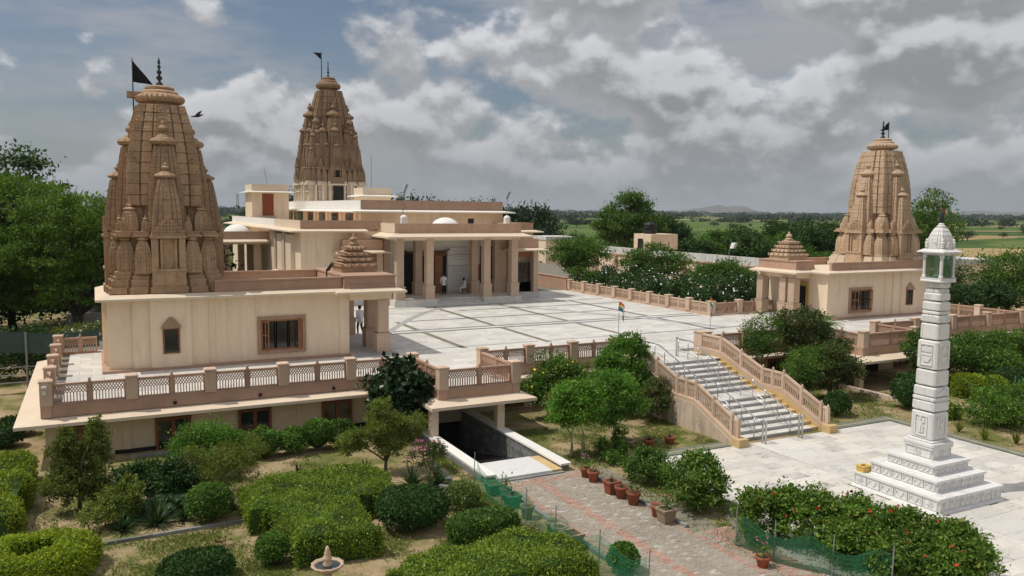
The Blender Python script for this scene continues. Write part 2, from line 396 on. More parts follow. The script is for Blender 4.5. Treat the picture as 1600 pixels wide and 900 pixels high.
def mobj(name, me, parent, loc=(0, 0, 0), rot=(0, 0, 0), scale=(1, 1, 1)):    # loc local to the parent
    o = bpy.data.objects.new(name, me); COL.objects.link(o); o.parent = parent
    o.location = loc; o.rotation_euler = rot; o.scale = scale
    return o
rnd = random.Random(7)
rs_ = np.random.RandomState(11)

# ------------------------------------------------------------------ ground and paving
CZ_ = 2.2                                            # courtyard level
gm, t, out = mat_base('ground_mat')
g = N(t, 'ShaderNodeNewGeometry'); pos = g.outputs['Position']
soil = mixc(t, rng(t, noise(t, pos, .8, 6, .65), .3, .7), (.36, .265, .155), (.47, .36, .225))
soil = mixc(t, rng(t, noise(t, pos, 9, 4, .7), .35, .75, 0, .6), soil, (.25, .18, .10))
soil = mixc(t, rng(t, noise(t, pos, 38, 3, .7), .58, .7, 0, .55), soil, (.14, .11, .06))
lawn = mixc(t, rng(t, noise(t, pos, 3, 6, .7), .3, .7), (.10, .12, .03), (.20, .19, .07))
near = mixc(t, rng(t, noise(t, pos, .42, 7, .68), .44, .58), soil, lawn)
cell = N(t, 'ShaderNodeTexVoronoi', {'Vector': N(t, 'ShaderNodeMapping', {0: pos, 'Scale': (.0065, .016, 1), 'Rotation': (0, 0, R(-27))}).outputs[0], 'Scale': 1.0, 'Randomness': .75}, distance='CHEBYCHEV')
sepc = N(t, 'ShaderNodeSeparateColor', {0: cell.outputs['Color']})
fr = N(t, 'ShaderNodeValToRGB', {0: sepc.outputs[0]})
cr = fr.color_ramp; cr.interpolation = 'CONSTANT'
cols = [(0, (.085, .135, .03)), (.2, (.065, .115, .03)), (.38, (.12, .16, .045)), (.52, (.045, .085, .028)), (.64, (.30, .22, .11)), (.74, (.095, .15, .032)), (.87, (.35, .265, .135)), (.94, (.10, .14, .04))]
cr.elements[0].position = 0; cr.elements[0].color = (*cols[0][1], 1)
cr.elements[1].position = cols[1][0]; cr.elements[1].color = (*cols[1][1], 1)
for p_, c_ in cols[2:]:
    e = cr.elements.new(p_); e.color = (*c_, 1)
field = mixc(t, 1.0, fr.outputs[0], mixc(t, rng(t, noise(t, pos, .05, 6, .7), .3, .7), (.75, .78, .8), (1.22, 1.18, 1.1)), 'MULTIPLY')
sp_ = N(t, 'ShaderNodeSeparateXYZ', {0: pos})
dist = mth(t, 'SQRT', mth(t, 'ADD', mth(t, 'MULTIPLY', sp_.outputs[0], sp_.outputs[0]), mth(t, 'MULTIPLY', sp_.outputs[1], sp_.outputs[1])))
far = rng(t, mth(t, 'ADD', dist, mth(t, 'MULTIPLY', noise(t, pos, .08, 3), 30.)), 95, 110)
gcol = mixc(t, far, near, field)
bmp = N(t, 'ShaderNodeBump', {'Strength': .6, 'Distance': .06, 'Height': noise(t, pos, 6, 6, .7)})
p = N(t, 'ShaderNodeBsdfPrincipled', {'Base Color': gcol, 'Roughness': .95, 'Normal': bmp.outputs[0], 'Specular IOR Level': .1})
t.links.new(p.outputs[0], out.inputs[0])
G0 = 14000
hx0, hx1, hy0, hy1 = 12.42, 15.22, 26.9, 36.5          # opening of the basement ramp
mb = MB()
for a in ((-G0, -G0, G0, hy0), (-G0, hy1, G0, G0), (-G0, hy0, hx0, hy1), (hx1, hy0, G0, hy1)):
    mb.add([(a[0], a[1], 0), (a[2], a[1], 0), (a[2], a[3], 0), (a[0], a[3], 0)], [(0, 1, 2, 3)])
tag(mb.build('ground', 'ground_mat'), kind='structure')

def slab_mesh(w, d, h, mat, bev=.006):
    return MB().frustum((-w/2, -d/2, w/2, d/2), -h, (-w/2, -d/2, w/2, d/2), -bev).frustum((-w/2, -d/2, w/2, d/2), -bev, (-w/2+bev, -d/2+bev, w/2-bev, d/2-bev), 0).mesh('slab', mat)
def tile_field(root, name, cells, z, h, mats, cap, gap=.006):
    """cells: (x, y, w, d, material index); the ones that show largest become single objects, the rest one stuff part"""
    cells = sorted(cells, key=lambda c: (c[0]**2+c[1]**2))
    cache = {}
    for x, y, w, d, mi in cells[:cap]:
        k = (round(w, 3), round(d, 3), mi)
        if k not in cache: cache[k] = slab_mesh(w-gap, d-gap, h, mats[mi])
        o = put(name, cache[k], root, (x, y, z+rnd.uniform(-.0015, .0015)), (rnd.uniform(-.001, .001), rnd.uniform(-.001, .001), 0))
    if len(cells) > cap:
        mb = MB()
        for x, y, w, d, mi in cells[cap:]:
            mb.box(x-w/2+gap/2, y-d/2+gap/2, z-h, x+w/2-gap/2, y+d/2-gap/2, z+rnd.uniform(-.0015, .0015), mi)
        tag(mb.build('further_'+name+'s', mats, root), kind='stuff')

# marble plaza
pl = MB().prism([(18.75, 8), (32.95, 8), (32.95, 25.12), (18.75, 25.12), (18.75, 21.0), (17.1, 18.2), (17.1, 8)], -.05, .012).build('plaza', 'joint', loc=(25.5, 17, 0)); tag(pl, kind='structure')
cells = []
row = 0; y = 25.1
while y > 9.2:
    x = 18.78 + (.45 if row % 2 else 0)
    if row % 2: cells.append((18.78+.225, y-.3, .45, .6, 0))
    while x < 32.9:
        w = min(.9, 32.93-x)
        if w > .15 and not (23.95 < x+w/2 < 27.15 and 16.25 < y-.3 < 19.55): cells.append((x+w/2, y-.3, w, .6, 0))
        x += .9
    y -= .6; row += 1
x = 17.15
while x < 18.7:
    yy = 18.0
    while yy > 9: cells.append((x+.4, yy-.3, .8, .6, 0)); yy -= .6
    x += .8
tile_field(pl, 'marble_slab', cells, .022, .03, ['plaza_marble'], 300)
# the plain marble runner from the stairs
for k in range(7):
    MB().box(24.3, 25.05-1.6*(k+1)+.012, .0245, 26.35, 25.05-1.6*k, .0285).build('runner_slab', 'court_marble', pl)
# border strips of the plaza
bd = MB()
bd.box(18.4, 25.13, .02, 23.25, 25.75, .05); bd.box(29.0, 25.13, .02, 33.5, 25.75, .05); bd.box(32.97, 6, .02, 33.5, 25.12, .05)
b_ = bd.build('border_strip', 'green_marble', pl)
MB().box(18.4, 25.40, .05, 23.25, 25.46, .056).box(29.0, 25.40, .05, 33.2, 25.46, .056).box(33.2, 6, .05, 33.26, 25.46, .056).build('inlay_line', 'yellow_stone', b_)

# interlocking-paver path
pa = MB().box(12.45, 4, -.05, 16.9, 25.2, .012).build('path', 'paver_joint', loc=(14.3, 17, 0)); tag(pa, kind='structure')
cells = []; row = 0; y = 25.15
while y > 12.2:
    x = 12.5+(.1 if row % 2 else 0)
    while x < (15.78 if y > 18.6 else 17.0):
        mi = 0
        if 24.55 < y < 25.0 or 13.55 < x+.0*(y-20) < 13.98: mi = 1
        elif x > 16.0 or x < 12.72 or 15.5 < x < 15.8: mi = 1
        if mi == 0 and rnd.random() < .05+.12*(math.sin(x*2.1+y)*math.sin(y*1.3) > .3): mi = 2
        if mi == 1 and rnd.random() < .2: mi = 0
        cells.append((x+.1, y-.05, .2, .1, mi)); x += .2
    y -= .1; row += 1
tile_field(pa, 'paver', cells, .03, .03, ['paver_grey', 'paver_pink', 'paver_pale'], 300, .009)
KERB = MB().box(-.5, -.06, -.1, .5, .06, .1).mesh('kerb', 'granite_block')
for i in range(14):
    put('kerb_stone', KERB, pa, (12.36, 24.6-i*1.02, .03), (0, 0, R(90)))
for i in range(6):
    put('kerb_stone', KERB, pa, (15.92, 24.6-i*1.02, .02), (0, 0, R(90)))

# courtyard floor
court_poly = [(-1.9, 34.7), (12.85, 34.7), (12.85, 31.1), (16.0, 31.1), (16.0, 34.7), (23.6, 34.7), (23.6, 32.0), (28.6, 32.0), (28.6, 34.3), (38.3, 34.3), (38.3, 31.1), (42.3, 31.1), (42.3, 33.9), (57.4, 33.9), (57.4, 47), (57.4, 110), (-1.9, 110)]
cf = MB().prism(court_poly, 1.95, CZ_-.012).build('courtyard', 'joint', loc=(25, 45, CZ_)); tag(cf, kind='structure')
cells = []; row = 0; y = 31.2
def in_court(x, y):
    if y > 35: return True
    return (13 < x < 15.9 and y > 31.4) or (23.9 < x < 28.4 and y > 32.2)
while y < 66:
    x = (-1.85 if y < 47 else 9.0)+(.5 if row % 2 else 0)
    while x < (57.2 if y < 46 else 39.6):
        if in_court(x+.5, y+.38): cells.append((x+.5, y+.38, 1.0, .76, 0))
        x += 1.0
    y += .76; row += 1
tile_field(cf, 'marble_slab', cells, CZ_, .02, ['court_marble'], 300, .008)
def band(pts, w, m):
    mb = MB()
    for a, b in zip(pts, pts[1:]):
        d = (Vector(b)-Vector(a)).normalized(); n = Vector((-d.y, d.x))*w/2
        a_, b_2 = Vector(a), Vector(b)
        mb.prism([tuple(a_-n), tuple(b_2-n), tuple(b_2+n), tuple(a_+n)], CZ_+.0025, CZ_+.0055)
    return mb.build('inlay_band', m, cf)
Z0 = CZ_
band([(13.9, 46.3), (39.4, 46.3)], .36, 'grey_band'); band([(13.9, 47.15), (39.4, 47.15)], .3, 'grey_band')
for xx in (17.7, 23.0, 28.6, 35.3):
    m_ = 'olive_band' if xx < 30 else 'grey_band'
    band([(xx, 40.0), (xx, 46.0)], .38, m_)
    band([(xx, 47.4), (xx, 51.2 if xx < 18 else 58.0)], .38, m_)
band([(15.0, 40.5), (22.6, 40.5)], .2, 'pale_band'); band([(29.2, 40.5), (38.4, 40.5)], .2, 'grey_band'); band([(23.3, 40.5), (28.2, 40.5)], .2, 'pale_band')
band([(18.1, 51.2), (34.9, 51.2)], .3, 'grey_band'); band([(18.1, 55.3), (22.6, 55.3)], .2, 'pale_band'); band([(24.0, 55.3), (38.8, 55.3)], .3, 'grey_band')
band([(14.2, 58.3), (38.8, 58.3)], .25, 'grey_band')
# two pale arcs sweeping out from the porch steps
def arc(sgn):
    mb = MB(); P = []
    for i in range(19):
        a = i/18
        P.append((25.7+sgn*(1.5+9.5*a**1.1), 57.7-(12.5 if sgn < 0 else 17)*a**1.5))
    for i in range(18):
        d = (Vector(P[i+1])-Vector(P[i])).normalized(); n = Vector((-d.y, d.x))*.22
        q = [Vector(P[i])-n, Vector(P[i+1])-n, Vector(P[i+1])+n, Vector(P[i])+n]
        mb.add([(v.x, v.y, CZ_+.008) for v in q], [(0, 1, 2, 3) if sgn < 0 else (0, 1, 2, 3)])
    mb.build('inlay_arc', 'pale_band', cf)
arc(-1); arc(1)

# ------------------------------------------------------------------ podium under the courtyard
pd = thing('podium', (14, 34.6, 0), 'cream basement storey carrying the marble courtyard, with brown windows under a deep eave', 'podium')
WY = 34.75
mb = MB()
mb.box(-1.95, WY, -.3, 23.2, WY+.3, 1.72); mb.box(-1.95, WY+.3, -.3, -1.65, 60, 1.72)
mb.box(28.95, 34.35, -.3, 38.1, 34.65, 1.72); mb.box(38.1, 33.95, -.3, 57.4, 34.25, 1.72); mb.box(57.1, 34.25, -.3, 57.4, 60, 1.72)
mb.box(12.5, 31.0, 1.5, 16.2, WY, 1.6)
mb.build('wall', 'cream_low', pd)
def eave(mb, x0, y0, x1, y1, z, ov, th=.1, rise=.16, sides='lrfb', mi=0):
    l, r_, f, b = [ov if c in sides else 0 for c in 'lrfb']
    o = (x0-l, y0-f, x1+r_, y1+b); i = (x0-(.02 if l else 0), y0-(.02 if f else 0), x1+(.02 if r_ else 0), y1+(.02 if b else 0))
    mb.frustum(o, z, o, z+th, mi); mb.frustum(o, z+th, i, z+th+rise, mi)
mb = MB()
eave(mb, -1.95, WY, 12.3, 48, 1.53, .95, .12, .15, 'lf')
mb.build('eave', 'chajja', pd)
mb = MB(); eave(mb, 16.4, WY, 23.2, 36, 1.535, .8, .12, .15, 'f'); mb.build('eave', 'chajja', pd)
mb = MB(); eave(mb, 29.0, 34.35, 37.7, 36, 1.535, .8, .12, .15, 'f'); mb.build('eave', 'chajja', pd)
mb = MB(); eave(mb, 42.9, 33.95, 57.4, 47, 1.535, .95, .12, .15, 'rf'); mb.build('eave', 'chajja', pd)
def dwin(parent, x0, x1, z0, z1, y, n=2, dep=.12, fr='wood', frw=.11):
    """window in a wall that faces -Y: frame, reveals and panes"""
    w = MB()
    w.box(x0, y-dep, z0, x0+frw, y+.02, z1); w.box(x1-frw, y-dep, z0, x1, y+.02, z1); w.box(x0+frw, y-dep, z1-frw, x1-frw, y+.02, z1); w.box(x0+frw, y-dep, z0, x1-frw, y+.02, z0+frw)
    iw = (x1-x0-2*frw)/n
    for i in range(1, n): w.box(x0+frw+i*iw-.07, y-dep+.015, z0+frw, x0+frw+i*iw+.07, y+.02, z1-frw)
    wo_ = w.build('window', fr, parent)
    for i in range(n):
        MB().box(x0+frw+i*iw+.005, y-.035, z0+frw, x0+frw+(i+1)*iw-.005, y-.01, z1-frw).build('pane', 'pane_dark', wo_)
    return wo_
for x0 in (-1.45, 1.87, 5.05, 8.55):
    dwin(pd, x0, x0+1.34, -.1, 1.28, WY)
for x0 in (17.2, 20.4, 31.2, 34.3, 44.6, 48.0, 51.4, 54.5):
    dwin(pd, x0, x0+1.34, .1, 1.28, WY if x0 < 28 else (34.35 if x0 < 38 else 33.95))
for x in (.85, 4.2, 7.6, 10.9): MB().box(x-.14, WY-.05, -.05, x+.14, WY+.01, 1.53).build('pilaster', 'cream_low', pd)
MB().box(.9, WY-.85, -.05, 11.4, WY-.72, .1).build('light_well_kerb', 'granite_block', pd)
MB().box(.4, WY-.06, -.05, 11.6, WY-.003, .16).build('base_strip', 'near_black', pd)  # black strip painted in place of the shade in the sunken trench

# portico over the basement ramp (left) and its twin (right)
def portico(x0, x1, yf, cx0, cx1, cy, zc, lab):
    pt = thing('portico', ((x0+x1)/2, yf+1.5, 0), lab, 'portico')
    mb = MB(); eave(mb, x0, yf+.9, x1, WY-.2, 1.50, .62, .13, .16, 'lrf'); mb.build('roof_slab', 'chajja', pt)
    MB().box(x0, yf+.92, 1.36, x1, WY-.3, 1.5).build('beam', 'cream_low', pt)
    for cx in (cx0, cx1): MB().cbox(cx, cy, zc, .17, .17, 1.37).build('column', 'cream', pt)
    return pt
portico(12.55, 16.2, 29.95, 12.3, 15.38, 31.0, .3, 'flat roofed portico on two square cream columns over the sunken basement ramp')
p2 = portico(36.95, 42.9, 29.75, 37.75, 42.6, 30.85, 0, 'wide flat roofed portico with dark opening below the tan-spired shrine terrace, beside the small lawn')
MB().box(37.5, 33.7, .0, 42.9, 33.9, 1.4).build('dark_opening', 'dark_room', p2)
MB().box(36.75, 27.6, -.02, 37.05, 32.2, .2).build('kerb', 'weathered_wall', p2)
# sunken ramp with coped stone walls
rp = thing('basement_ramp', (13.8, 29, 0), 'sunken ramp between stone walls with white coping leading into the basement', 'ramp')
mb = MB()
mb.add([(12.4, 26.9, .0), (15.25, 26.9, .0), (15.25, 36.4, -2.2), (12.4, 36.4, -2.2)], [(0, 1, 2, 3)])
mb.build('ramp_floor', 'near_black', rp)
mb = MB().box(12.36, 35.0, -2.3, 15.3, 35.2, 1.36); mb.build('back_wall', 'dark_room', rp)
def stone_wall(x0, x1, y0, y1, z0, z1, side):
    mb = MB().box(x0+.03, y0+.03, z0, x1-.03, y1, z1); wl_ = mb.build('wall', 'joint', rp)
    me = MB().box(-.02, -.24, -.085, .02, .24, .085).mesh('block', 'granite_block')
    for k in range(12):
        zz = z1-.1-k*.185
        if zz < z0: break
        yy = y0+.25+(k % 2)*.25
        while yy < y1-.2:
            if k < 2 or side > 0:
                put('stone_block', me, wl_, ((x1-.03) if side < 0 else (x0+.03), yy, zz), (0, 0, 0), (1, rnd.uniform(.95, 1.0), 1))
            yy += .5
    MB().box(x0-.04, y0-.04, z1, x1+.04, y1, z1+.07).build('coping', 'white_paint', rp)
stone_wall(12.06, 12.42, 25.35, 35.05, -2.2, .23, 1)
stone_wall(15.2, 15.58, 25.4, 35.05, -2.2, .23, 1)
ms = MB().box(11.98, 25.6, -.2, 12.07, 34.6, .2); ms.build('outer_face', 'granite_block', rp)
MB().box(12.44, 25.25, -.1, 14.75, 27.1, .16).build('threshold_slab', 'pillar_marble', rp)
MB().box(14.755, 25.3, -.1, 15.19, 27.1, .14).build('threshold_edge', 'yellow_stone', rp)
MB().box(12.44, 25.12, -.1, 15.19, 25.245, .08).build('threshold_step', 'granite_block', rp)
# ------------------------------------------------------------------ lattice parapets
PANEL = {}
def lattice_mesh(w, h, slope=0., mat='tan_stone'):
    """pierced stone panel in the local xz plane, sheared by slope (dz per unit x)"""
    k = (round(w, 2), round(h, 2), round(slope, 3), mat)
    if k in PANEL: return PANEL[k]
    mb = MB(); th = .05
    def P(x, z): return (x, 0, z+slope*x)
    def br(x0, z0, x1, z1, wd, dp): mb.bar(P(x0, z0), P(x1, z1), dp, wd, 0, (0, 0, 1) if abs(x1-x0) > .01 else (1, 0, 0))
    def vb(x, z0, z1, wd, dp):
        mb.add([(x-wd/2, -dp/2, z0+slope*(x-wd/2)), (x+wd/2, -dp/2, z0+slope*(x+wd/2)), (x+wd/2, dp/2, z0+slope*(x+wd/2)), (x-wd/2, dp/2, z0+slope*(x-wd/2)),
                (x-wd/2, -dp/2, z1+slope*(x-wd/2)), (x+wd/2, -dp/2, z1+slope*(x+wd/2)), (x+wd/2, dp/2, z1+slope*(x+wd/2)), (x-wd/2, dp/2, z1+slope*(x-wd/2))],
               [(0, 3, 2, 1), (4, 5, 6, 7), (0, 1, 5, 4), (1, 2, 6, 5), (2, 3, 7, 6), (3, 0, 4, 7)])
    f = .055
    br(0, f/2, w, f/2, f, .09); br(0, h-.045, w, h-.045, .09, .13)
    vb(f/2, f, h-.09, f, .085); vb(w-f/2, f, h-.09, f, .085)
    zs = f+(h-.09-f)*.52
    n = max(3, int((w-2*f)/.105)); st = (w-2*f)/n
    for i in range(1, n): vb(f+i*st, f, zs, .036, th)
    z1 = h-.09; dz = z1-zs
    for i in range(n):
        for sgn in (0, 1):
            for j in range(2):
                za, zb = zs+dz*j/2, zs+dz*(j+1)/2
                xa, xb = (f+i*st, f+(i+1)*st) if (sgn+j) % 2 == 0 else (f+(i+1)*st, f+i*st)
                mb.bar(P(xa, za), P(xb, zb), .04+.008*sgn, .03)
    me = mb.mesh('lattice_panel', mat); PANEL[k] = me
    return me
def pillar_mesh(w, h, mat, capm):
    a = MB().box(-w/2, -w/2, 0, w/2, w/2, h-.09)
    return a.mesh('pillar', mat), MB().box(-w/2-.03, -w/2-.03, h-.09, w/2+.03, w/2+.03, h-.03).frustum((-w/2-.03, -w/2-.03, w/2+.03, w/2+.03), h-.03, (-w/2+.02, -w/2+.02, w/2-.02, w/2-.02), h).mesh('cap', capm)
POST = {}
def parapet(lab, p0, p1, bays, zf=CZ_, mat='pink_stone', pmat='tan_stone', lm='pink_stone', ends=(True, True), band=(-.42, .04), base=True):
    a, b = Vector((p0[0], p0[1], 0)), Vector((p1[0], p1[1], 0)); d = (b-a); L = d.length; d.normalize(); ang = math.atan2(d.y, d.x)
    root = thing('parapet', (a.x, a.y, zf), lab, 'parapet')
    nrm = Vector((-d.y, d.x, 0))
    if base:
        e0, e1 = a-d*.2, b+d*.2
        mb = MB(); mb.rings([[e0+nrm*s+Vector((0, 0, zf+z)) for s, z in ((-.16, band[0]), (.16, band[0]), (.16, band[1]), (-.16, band[1]))], [e1+nrm*s+Vector((0, 0, zf+z)) for s, z in ((-.16, band[0]), (.16, band[0]), (.16, band[1]), (-.16, band[1]))]])
        mb.build('base_band', mat, root)
    key = ('p', pmat)
    if key not in POST: POST[key] = pillar_mesh(.42, .96, pmat, pmat)
    kk = ('s', lm)
    if kk not in POST:
        POST[kk] = MB().box(-.06, -.075, 0, .06, .075, .82).lathe([(.03, .82), (.055, .86), (.05, .9), (.012, .95)], (0, 0, 0), 6).mesh('slim_post', lm)
    bl = L/bays
    for i in range(bays+1):
        if (i == 0 and not ends[0]) or (i == bays and not ends[1]): continue
        q = a+d*(bl*i)
        o = put('pillar', POST[key][0], root, (q.x, q.y, zf+band[1]-rnd.uniform(0, .012)), (rnd.uniform(-.004, .004), rnd.uniform(-.004, .004), ang+rnd.uniform(-.01, .01)))
        c = bpy.data.objects.new('cap', POST[key][1]); COL.objects.link(c); c.parent = o
    for i in range(bays):
        w = (bl-.42-.12)/2
        me = lattice_mesh(w, .78, 0, lm)
        q = a+d*(bl*i+.21); put('lattice_panel', me, root, (q.x, q.y, zf+band[1]), (0, 0, ang))
        q = a+d*(bl*i+.21+w+.12); put('lattice_panel', me, root, (q.x, q.y, zf+band[1]), (0, 0, ang))
        q = a+d*(bl*i+.21+w+.06); put('slim_post', POST[kk], root, (q.x, q.y, zf+band[1]), (0, 0, ang))
    return root
YF = 34.55
parapet('long lattice parapet along the front edge of the terrace below the brown-spired shrine', (-1.85, YF), (12.7, YF), 5)
parapet('lattice parapet on the outer side of the brown-spired shrine terrace, seen end on', (-1.85, YF), (-1.85, 46.5), 4, ends=(False, True))
parapet('short lattice parapet closing the rear of the brown-spired shrine terrace', (-1.85, 46.5), (.1, 46.5), 1, ends=(False, False))
parapet('short lattice parapet on the side of the ramp portico toward the brown-spired shrine', (12.7, YF), (12.7, 31.0), 1, ends=(False, False))
parapet('lattice parapet of two panels above the front of the ramp portico', (12.7, 31.0), (16.1, 31.0), 1)
parapet('short lattice parapet on the side of the ramp portico toward the staircase', (16.1, 31.0), (16.1, YF), 1, ends=(False, False))
parapet('lattice parapet from the ramp portico to the head of the staircase', (16.2, YF), (23.75, YF), 3)
parapet('lattice parapet behind the garden trees between staircase and lawn portico', (29.3, 34.2), (38.1, 34.2), 3, ends=(False, True))
parapet('short lattice parapet on the stair side of the lawn portico roof', (38.1, 34.0), (38.1, 31.0), 1, ends=(False, False))
parapet('lattice parapet over the front of the lawn portico', (38.1, 31.0), (42.5, 31.0), 1)
parapet('short lattice parapet on the far side of the lawn portico roof', (42.5, 31.0), (42.5, 33.8), 1, ends=(False, False))
parapet('long lattice parapet along the front of the tan-spired shrine terrace', (42.5, 33.8), (57.3, 33.8), 4)
parapet('lattice parapet on the outer side of the tan-spired shrine terrace', (57.3, 33.8), (57.3, 45.8), 4, ends=(False, True))
parapet('long row of sunlit lattice bays fencing the marble courtyard before the flowering shrubs', (39.8, 65.4), (39.8, 45.6), 8, lm='tan_stone', mat='tan_stone', band=(-.1, .14))
parapet('lattice parapet running from the courtyard fence corner to the tan-spired shrine porch', (39.8, 45.6), (47.6, 45.6), 3, lm='pink_stone', mat='tan_stone', ends=(False, True), band=(-.1, .14))
tag(MB().box(39.6, 65.8, 1.8, 39.95, 72, 3.35).box(39.55, 65.8, 3.35, 40.0, 72, 3.42).build('garden_wall', 'pink_stone', loc=(39.8, 69, 1.8)), 'solid brown stone wall between main temple and lattice fence', 'wall')

# ------------------------------------------------------------------ staircase
st = thing('staircase', (26.1, 28.6, 0), 'broad white marble staircase with mid landing rising from plaza to courtyard', 'staircase')
RI = CZ_/14; TR = .44; X0, X1 = 23.85, 28.3
stepm = MB().box(X0, 0, -1.2, X1, .5, 0).mesh('step', 'court_marble')
STEPS = []
for i in range(7): STEPS.append((32.0-TR*i, CZ_-RI*(i+1)))
yl = 32.0-TR*7
for i in range(7): STEPS.append((yl-1.25-TR*i+TR, CZ_-RI*(i+8)))
for i, (y, z) in enumerate(STEPS[:-1]):
    y0 = STEPS[i+1][0]
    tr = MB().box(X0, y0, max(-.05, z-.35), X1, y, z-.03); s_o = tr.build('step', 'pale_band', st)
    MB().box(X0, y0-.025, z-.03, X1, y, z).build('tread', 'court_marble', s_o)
    MB().box(X1+.002, y0-.03, max(-.06, z-.4), X1+.32, y, z+.01).build('side_block', 'yellow_stone', s_o)
MB().box(X0, 31.98, 1.6, X1, 32.3, CZ_-.013).build('head_block', 'pale_band', st)
# cheek walls with lattice
YB = STEPS[-2][0]-TR
prof = [(33.9, CZ_), (32.1, CZ_), (29.1, CZ_/2+.02), (27.75, CZ_/2+.02), (25.15, .0)]
for sx, lab in ((23.55, 'sloping lattice balustrade on the tree side of the marble staircase'), (28.78, 'sloping lattice balustrade on the lawn side of the marble staircase')):
    b = thing('stair_balustrade', (sx, 29, 0), lab, 'balustrade')
    poly = [(33.9, -.2)]+[(y, z+.12) for y, z in prof]+[(25.0, .12), (24.75, .12), (24.75, -.2)]
    MB().xprism(poly, sx-.17, sx+.17).build('cheek_wall', 'weathered_wall' if sx < 26 else 'yellow_stone', b)
    poly = [(y, z+.12) for y, z in prof]+[(y, z+.30) for y, z in prof[::-1]]
    MB().xprism(poly, sx-.15, sx+.15).build('rail_band', 'tan_stone', b)
    MB().cbox(sx, 24.93, -.05, .26, .22, .36).build('foot_block', 'yellow_stone', b)
    segs = [(33.7, 32.1, 1), (32.1, 29.1, 2), (29.1, 27.75, 2), (27.75, 25.45, 2), (25.38, 25.08, 1)]
    def zat(y):
        for (ya, za), (yb, zb) in zip(prof, prof[1:]):
            if yb <= y <= ya: return zb+(za-zb)*(y-yb)/(ya-yb)
        return 0 if y < 26 else CZ_
    pm = MB().box(-.07, -.07, 0, .07, .07, .86).lathe([(.03, .86), (.06, .9), (.05, .94), (.012, 1.0)], (0, 0, 0), 6).mesh('slim_post', 'tan_stone')
    for ya, yb, n in segs:
        for k in range(n):
            a_, b_2 = ya+(yb-ya)*k/n, ya+(yb-ya)*(k+1)/n
            za, zb = zat(a_), zat(b_2)
            w = a_-b_2-.14
            if w > .12:
                o = put('lattice_panel', lattice_mesh(w, .78, (zb-za)/(a_-b_2), 'tan_stone'), b, (sx, a_-.07, za+(zb-za)*.07/(a_-b_2)+.28), (0, 0, R(-90)))
            put('slim_post', pm, b, (sx, b_2, zb+.24))
    if sx > 26:
        MB().cbox(sx+.27, 33.9, CZ_-.3, .33, .33, 3.25).box(sx-.1, 33.53, 3.25, sx+.64, 34.27, 3.31).build('gate_pillar', 'tan_stone', b)
# steel hand rails
for hx, lab in ((24.75, 'stainless steel handrail on the tree side of the marble steps'), (26.85, 'stainless steel handrail on the lawn side of the marble steps')):
    h = thing('handrail', (hx, 28.6, 0), lab, 'handrail')
    pts = [(33.3, CZ_), (32.1, CZ_), (29.1, 1.1), (27.9, 1.1), (25.3, .06), (24.75, .03)]
    MB().tube([(hx, y, z+.92) for y, z in pts], .032, n=8).build('top_rail', 'steel', h, True)
    for dz in (.28, .48): MB().tube([(hx, y, z+dz) for y, z in pts[:-1]], .014, n=6).build('mid_rail', 'steel', h, True)
    for i in range(11):
        y = 33.2-i*.78
        z = zat(y) if y > 25.2 else .02
        MB().tube([(hx, y, z-.03), (hx, y, z+.92)], .024, n=6).build('post', 'steel', h, True)
    for y, zz in ((33.35, CZ_), (24.72, .02), (24.9, .02)):
        MB().lathe([(.042, 0), (.042, .98), (.05, 1.0), (.03, 1.05)], (hx, y, zz), 8).build('end_post', 'steel', h, True)

# ------------------------------------------------------------------ spires
def plan(hw, c=.92, m=.96):
    g = .055
    a = [(-c, -c), (-.66, -c), (-.66, -c+g), (-.61, -c+g), (-.61, -m), (-.34, -m), (-.34, -m+g*1.2), (-.29, -m+g*1.2), (-.29, -1), (.29, -1), (.29, -m+g*1.2), (.34, -m+g*1.2), (.34, -m), (.61, -m), (.61, -c+g), (.66, -c+g), (.66, -c)]
    P = []
    for k in range(4):
        ca, sa = [(1, 0), (0, 1), (-1, 0), (0, -1)][k]
        P += [(hw*(x*ca-y*sa), hw*(x*sa+y*ca)) for x, y in a]
    return P
def courses(mb, cx, cy, rows, groove=.03, inset=.955, mi=0, pl_=plan):
    """stacked stone courses following rows [(z, half width)]"""
    rs = []
    for (z0, h0), (z1, h1) in zip(rows, rows[1:]):
        for z, h in ((z0+groove, h0), (z1-groove, h1), (z1-groove*.5, h1*inset), (z1+groove*.3, h1*inset)):
            rs.append([(cx+x, cy+y, z) for x, y in pl_(h)])
    mb.rings(rs, mi)
def turret_mesh(mat, bell=False, detailed=True):
    mb = MB(); n = 8 if detailed else 5; rows = []
    top = .76 if not bell else .70
    for i in range(n+1):
        u = i/n
        h = (1-.46*u**1.9) if not bell else (1-.06*(1-u)**2-.52*u**3.4)
        rows.append((top*u, h))
    courses(mb, 0, 0, rows, .006, .975)
    a = .60 if not bell else .52
    sx = [(a*.75, top-.01), (a*.75, top+.015), (a*1.08, top+.025), (a*1.22, top+.05), (a*1.05, top+.075), (a*.75, top+.085), (a*.55, top+.11), (a*.25, top+.115), (a*.22, top+.13), (a*.42, top+.15), (a*.45, top+.17), (a*.3, top+.19), (a*.14, top+.2), (a*.2, top+.215), (.02, min(1., top+.25))]
    mb.lathe(sx, (0, 0, 0), 20, 0, .03, 10)
    return mb.mesh('turret', mat)
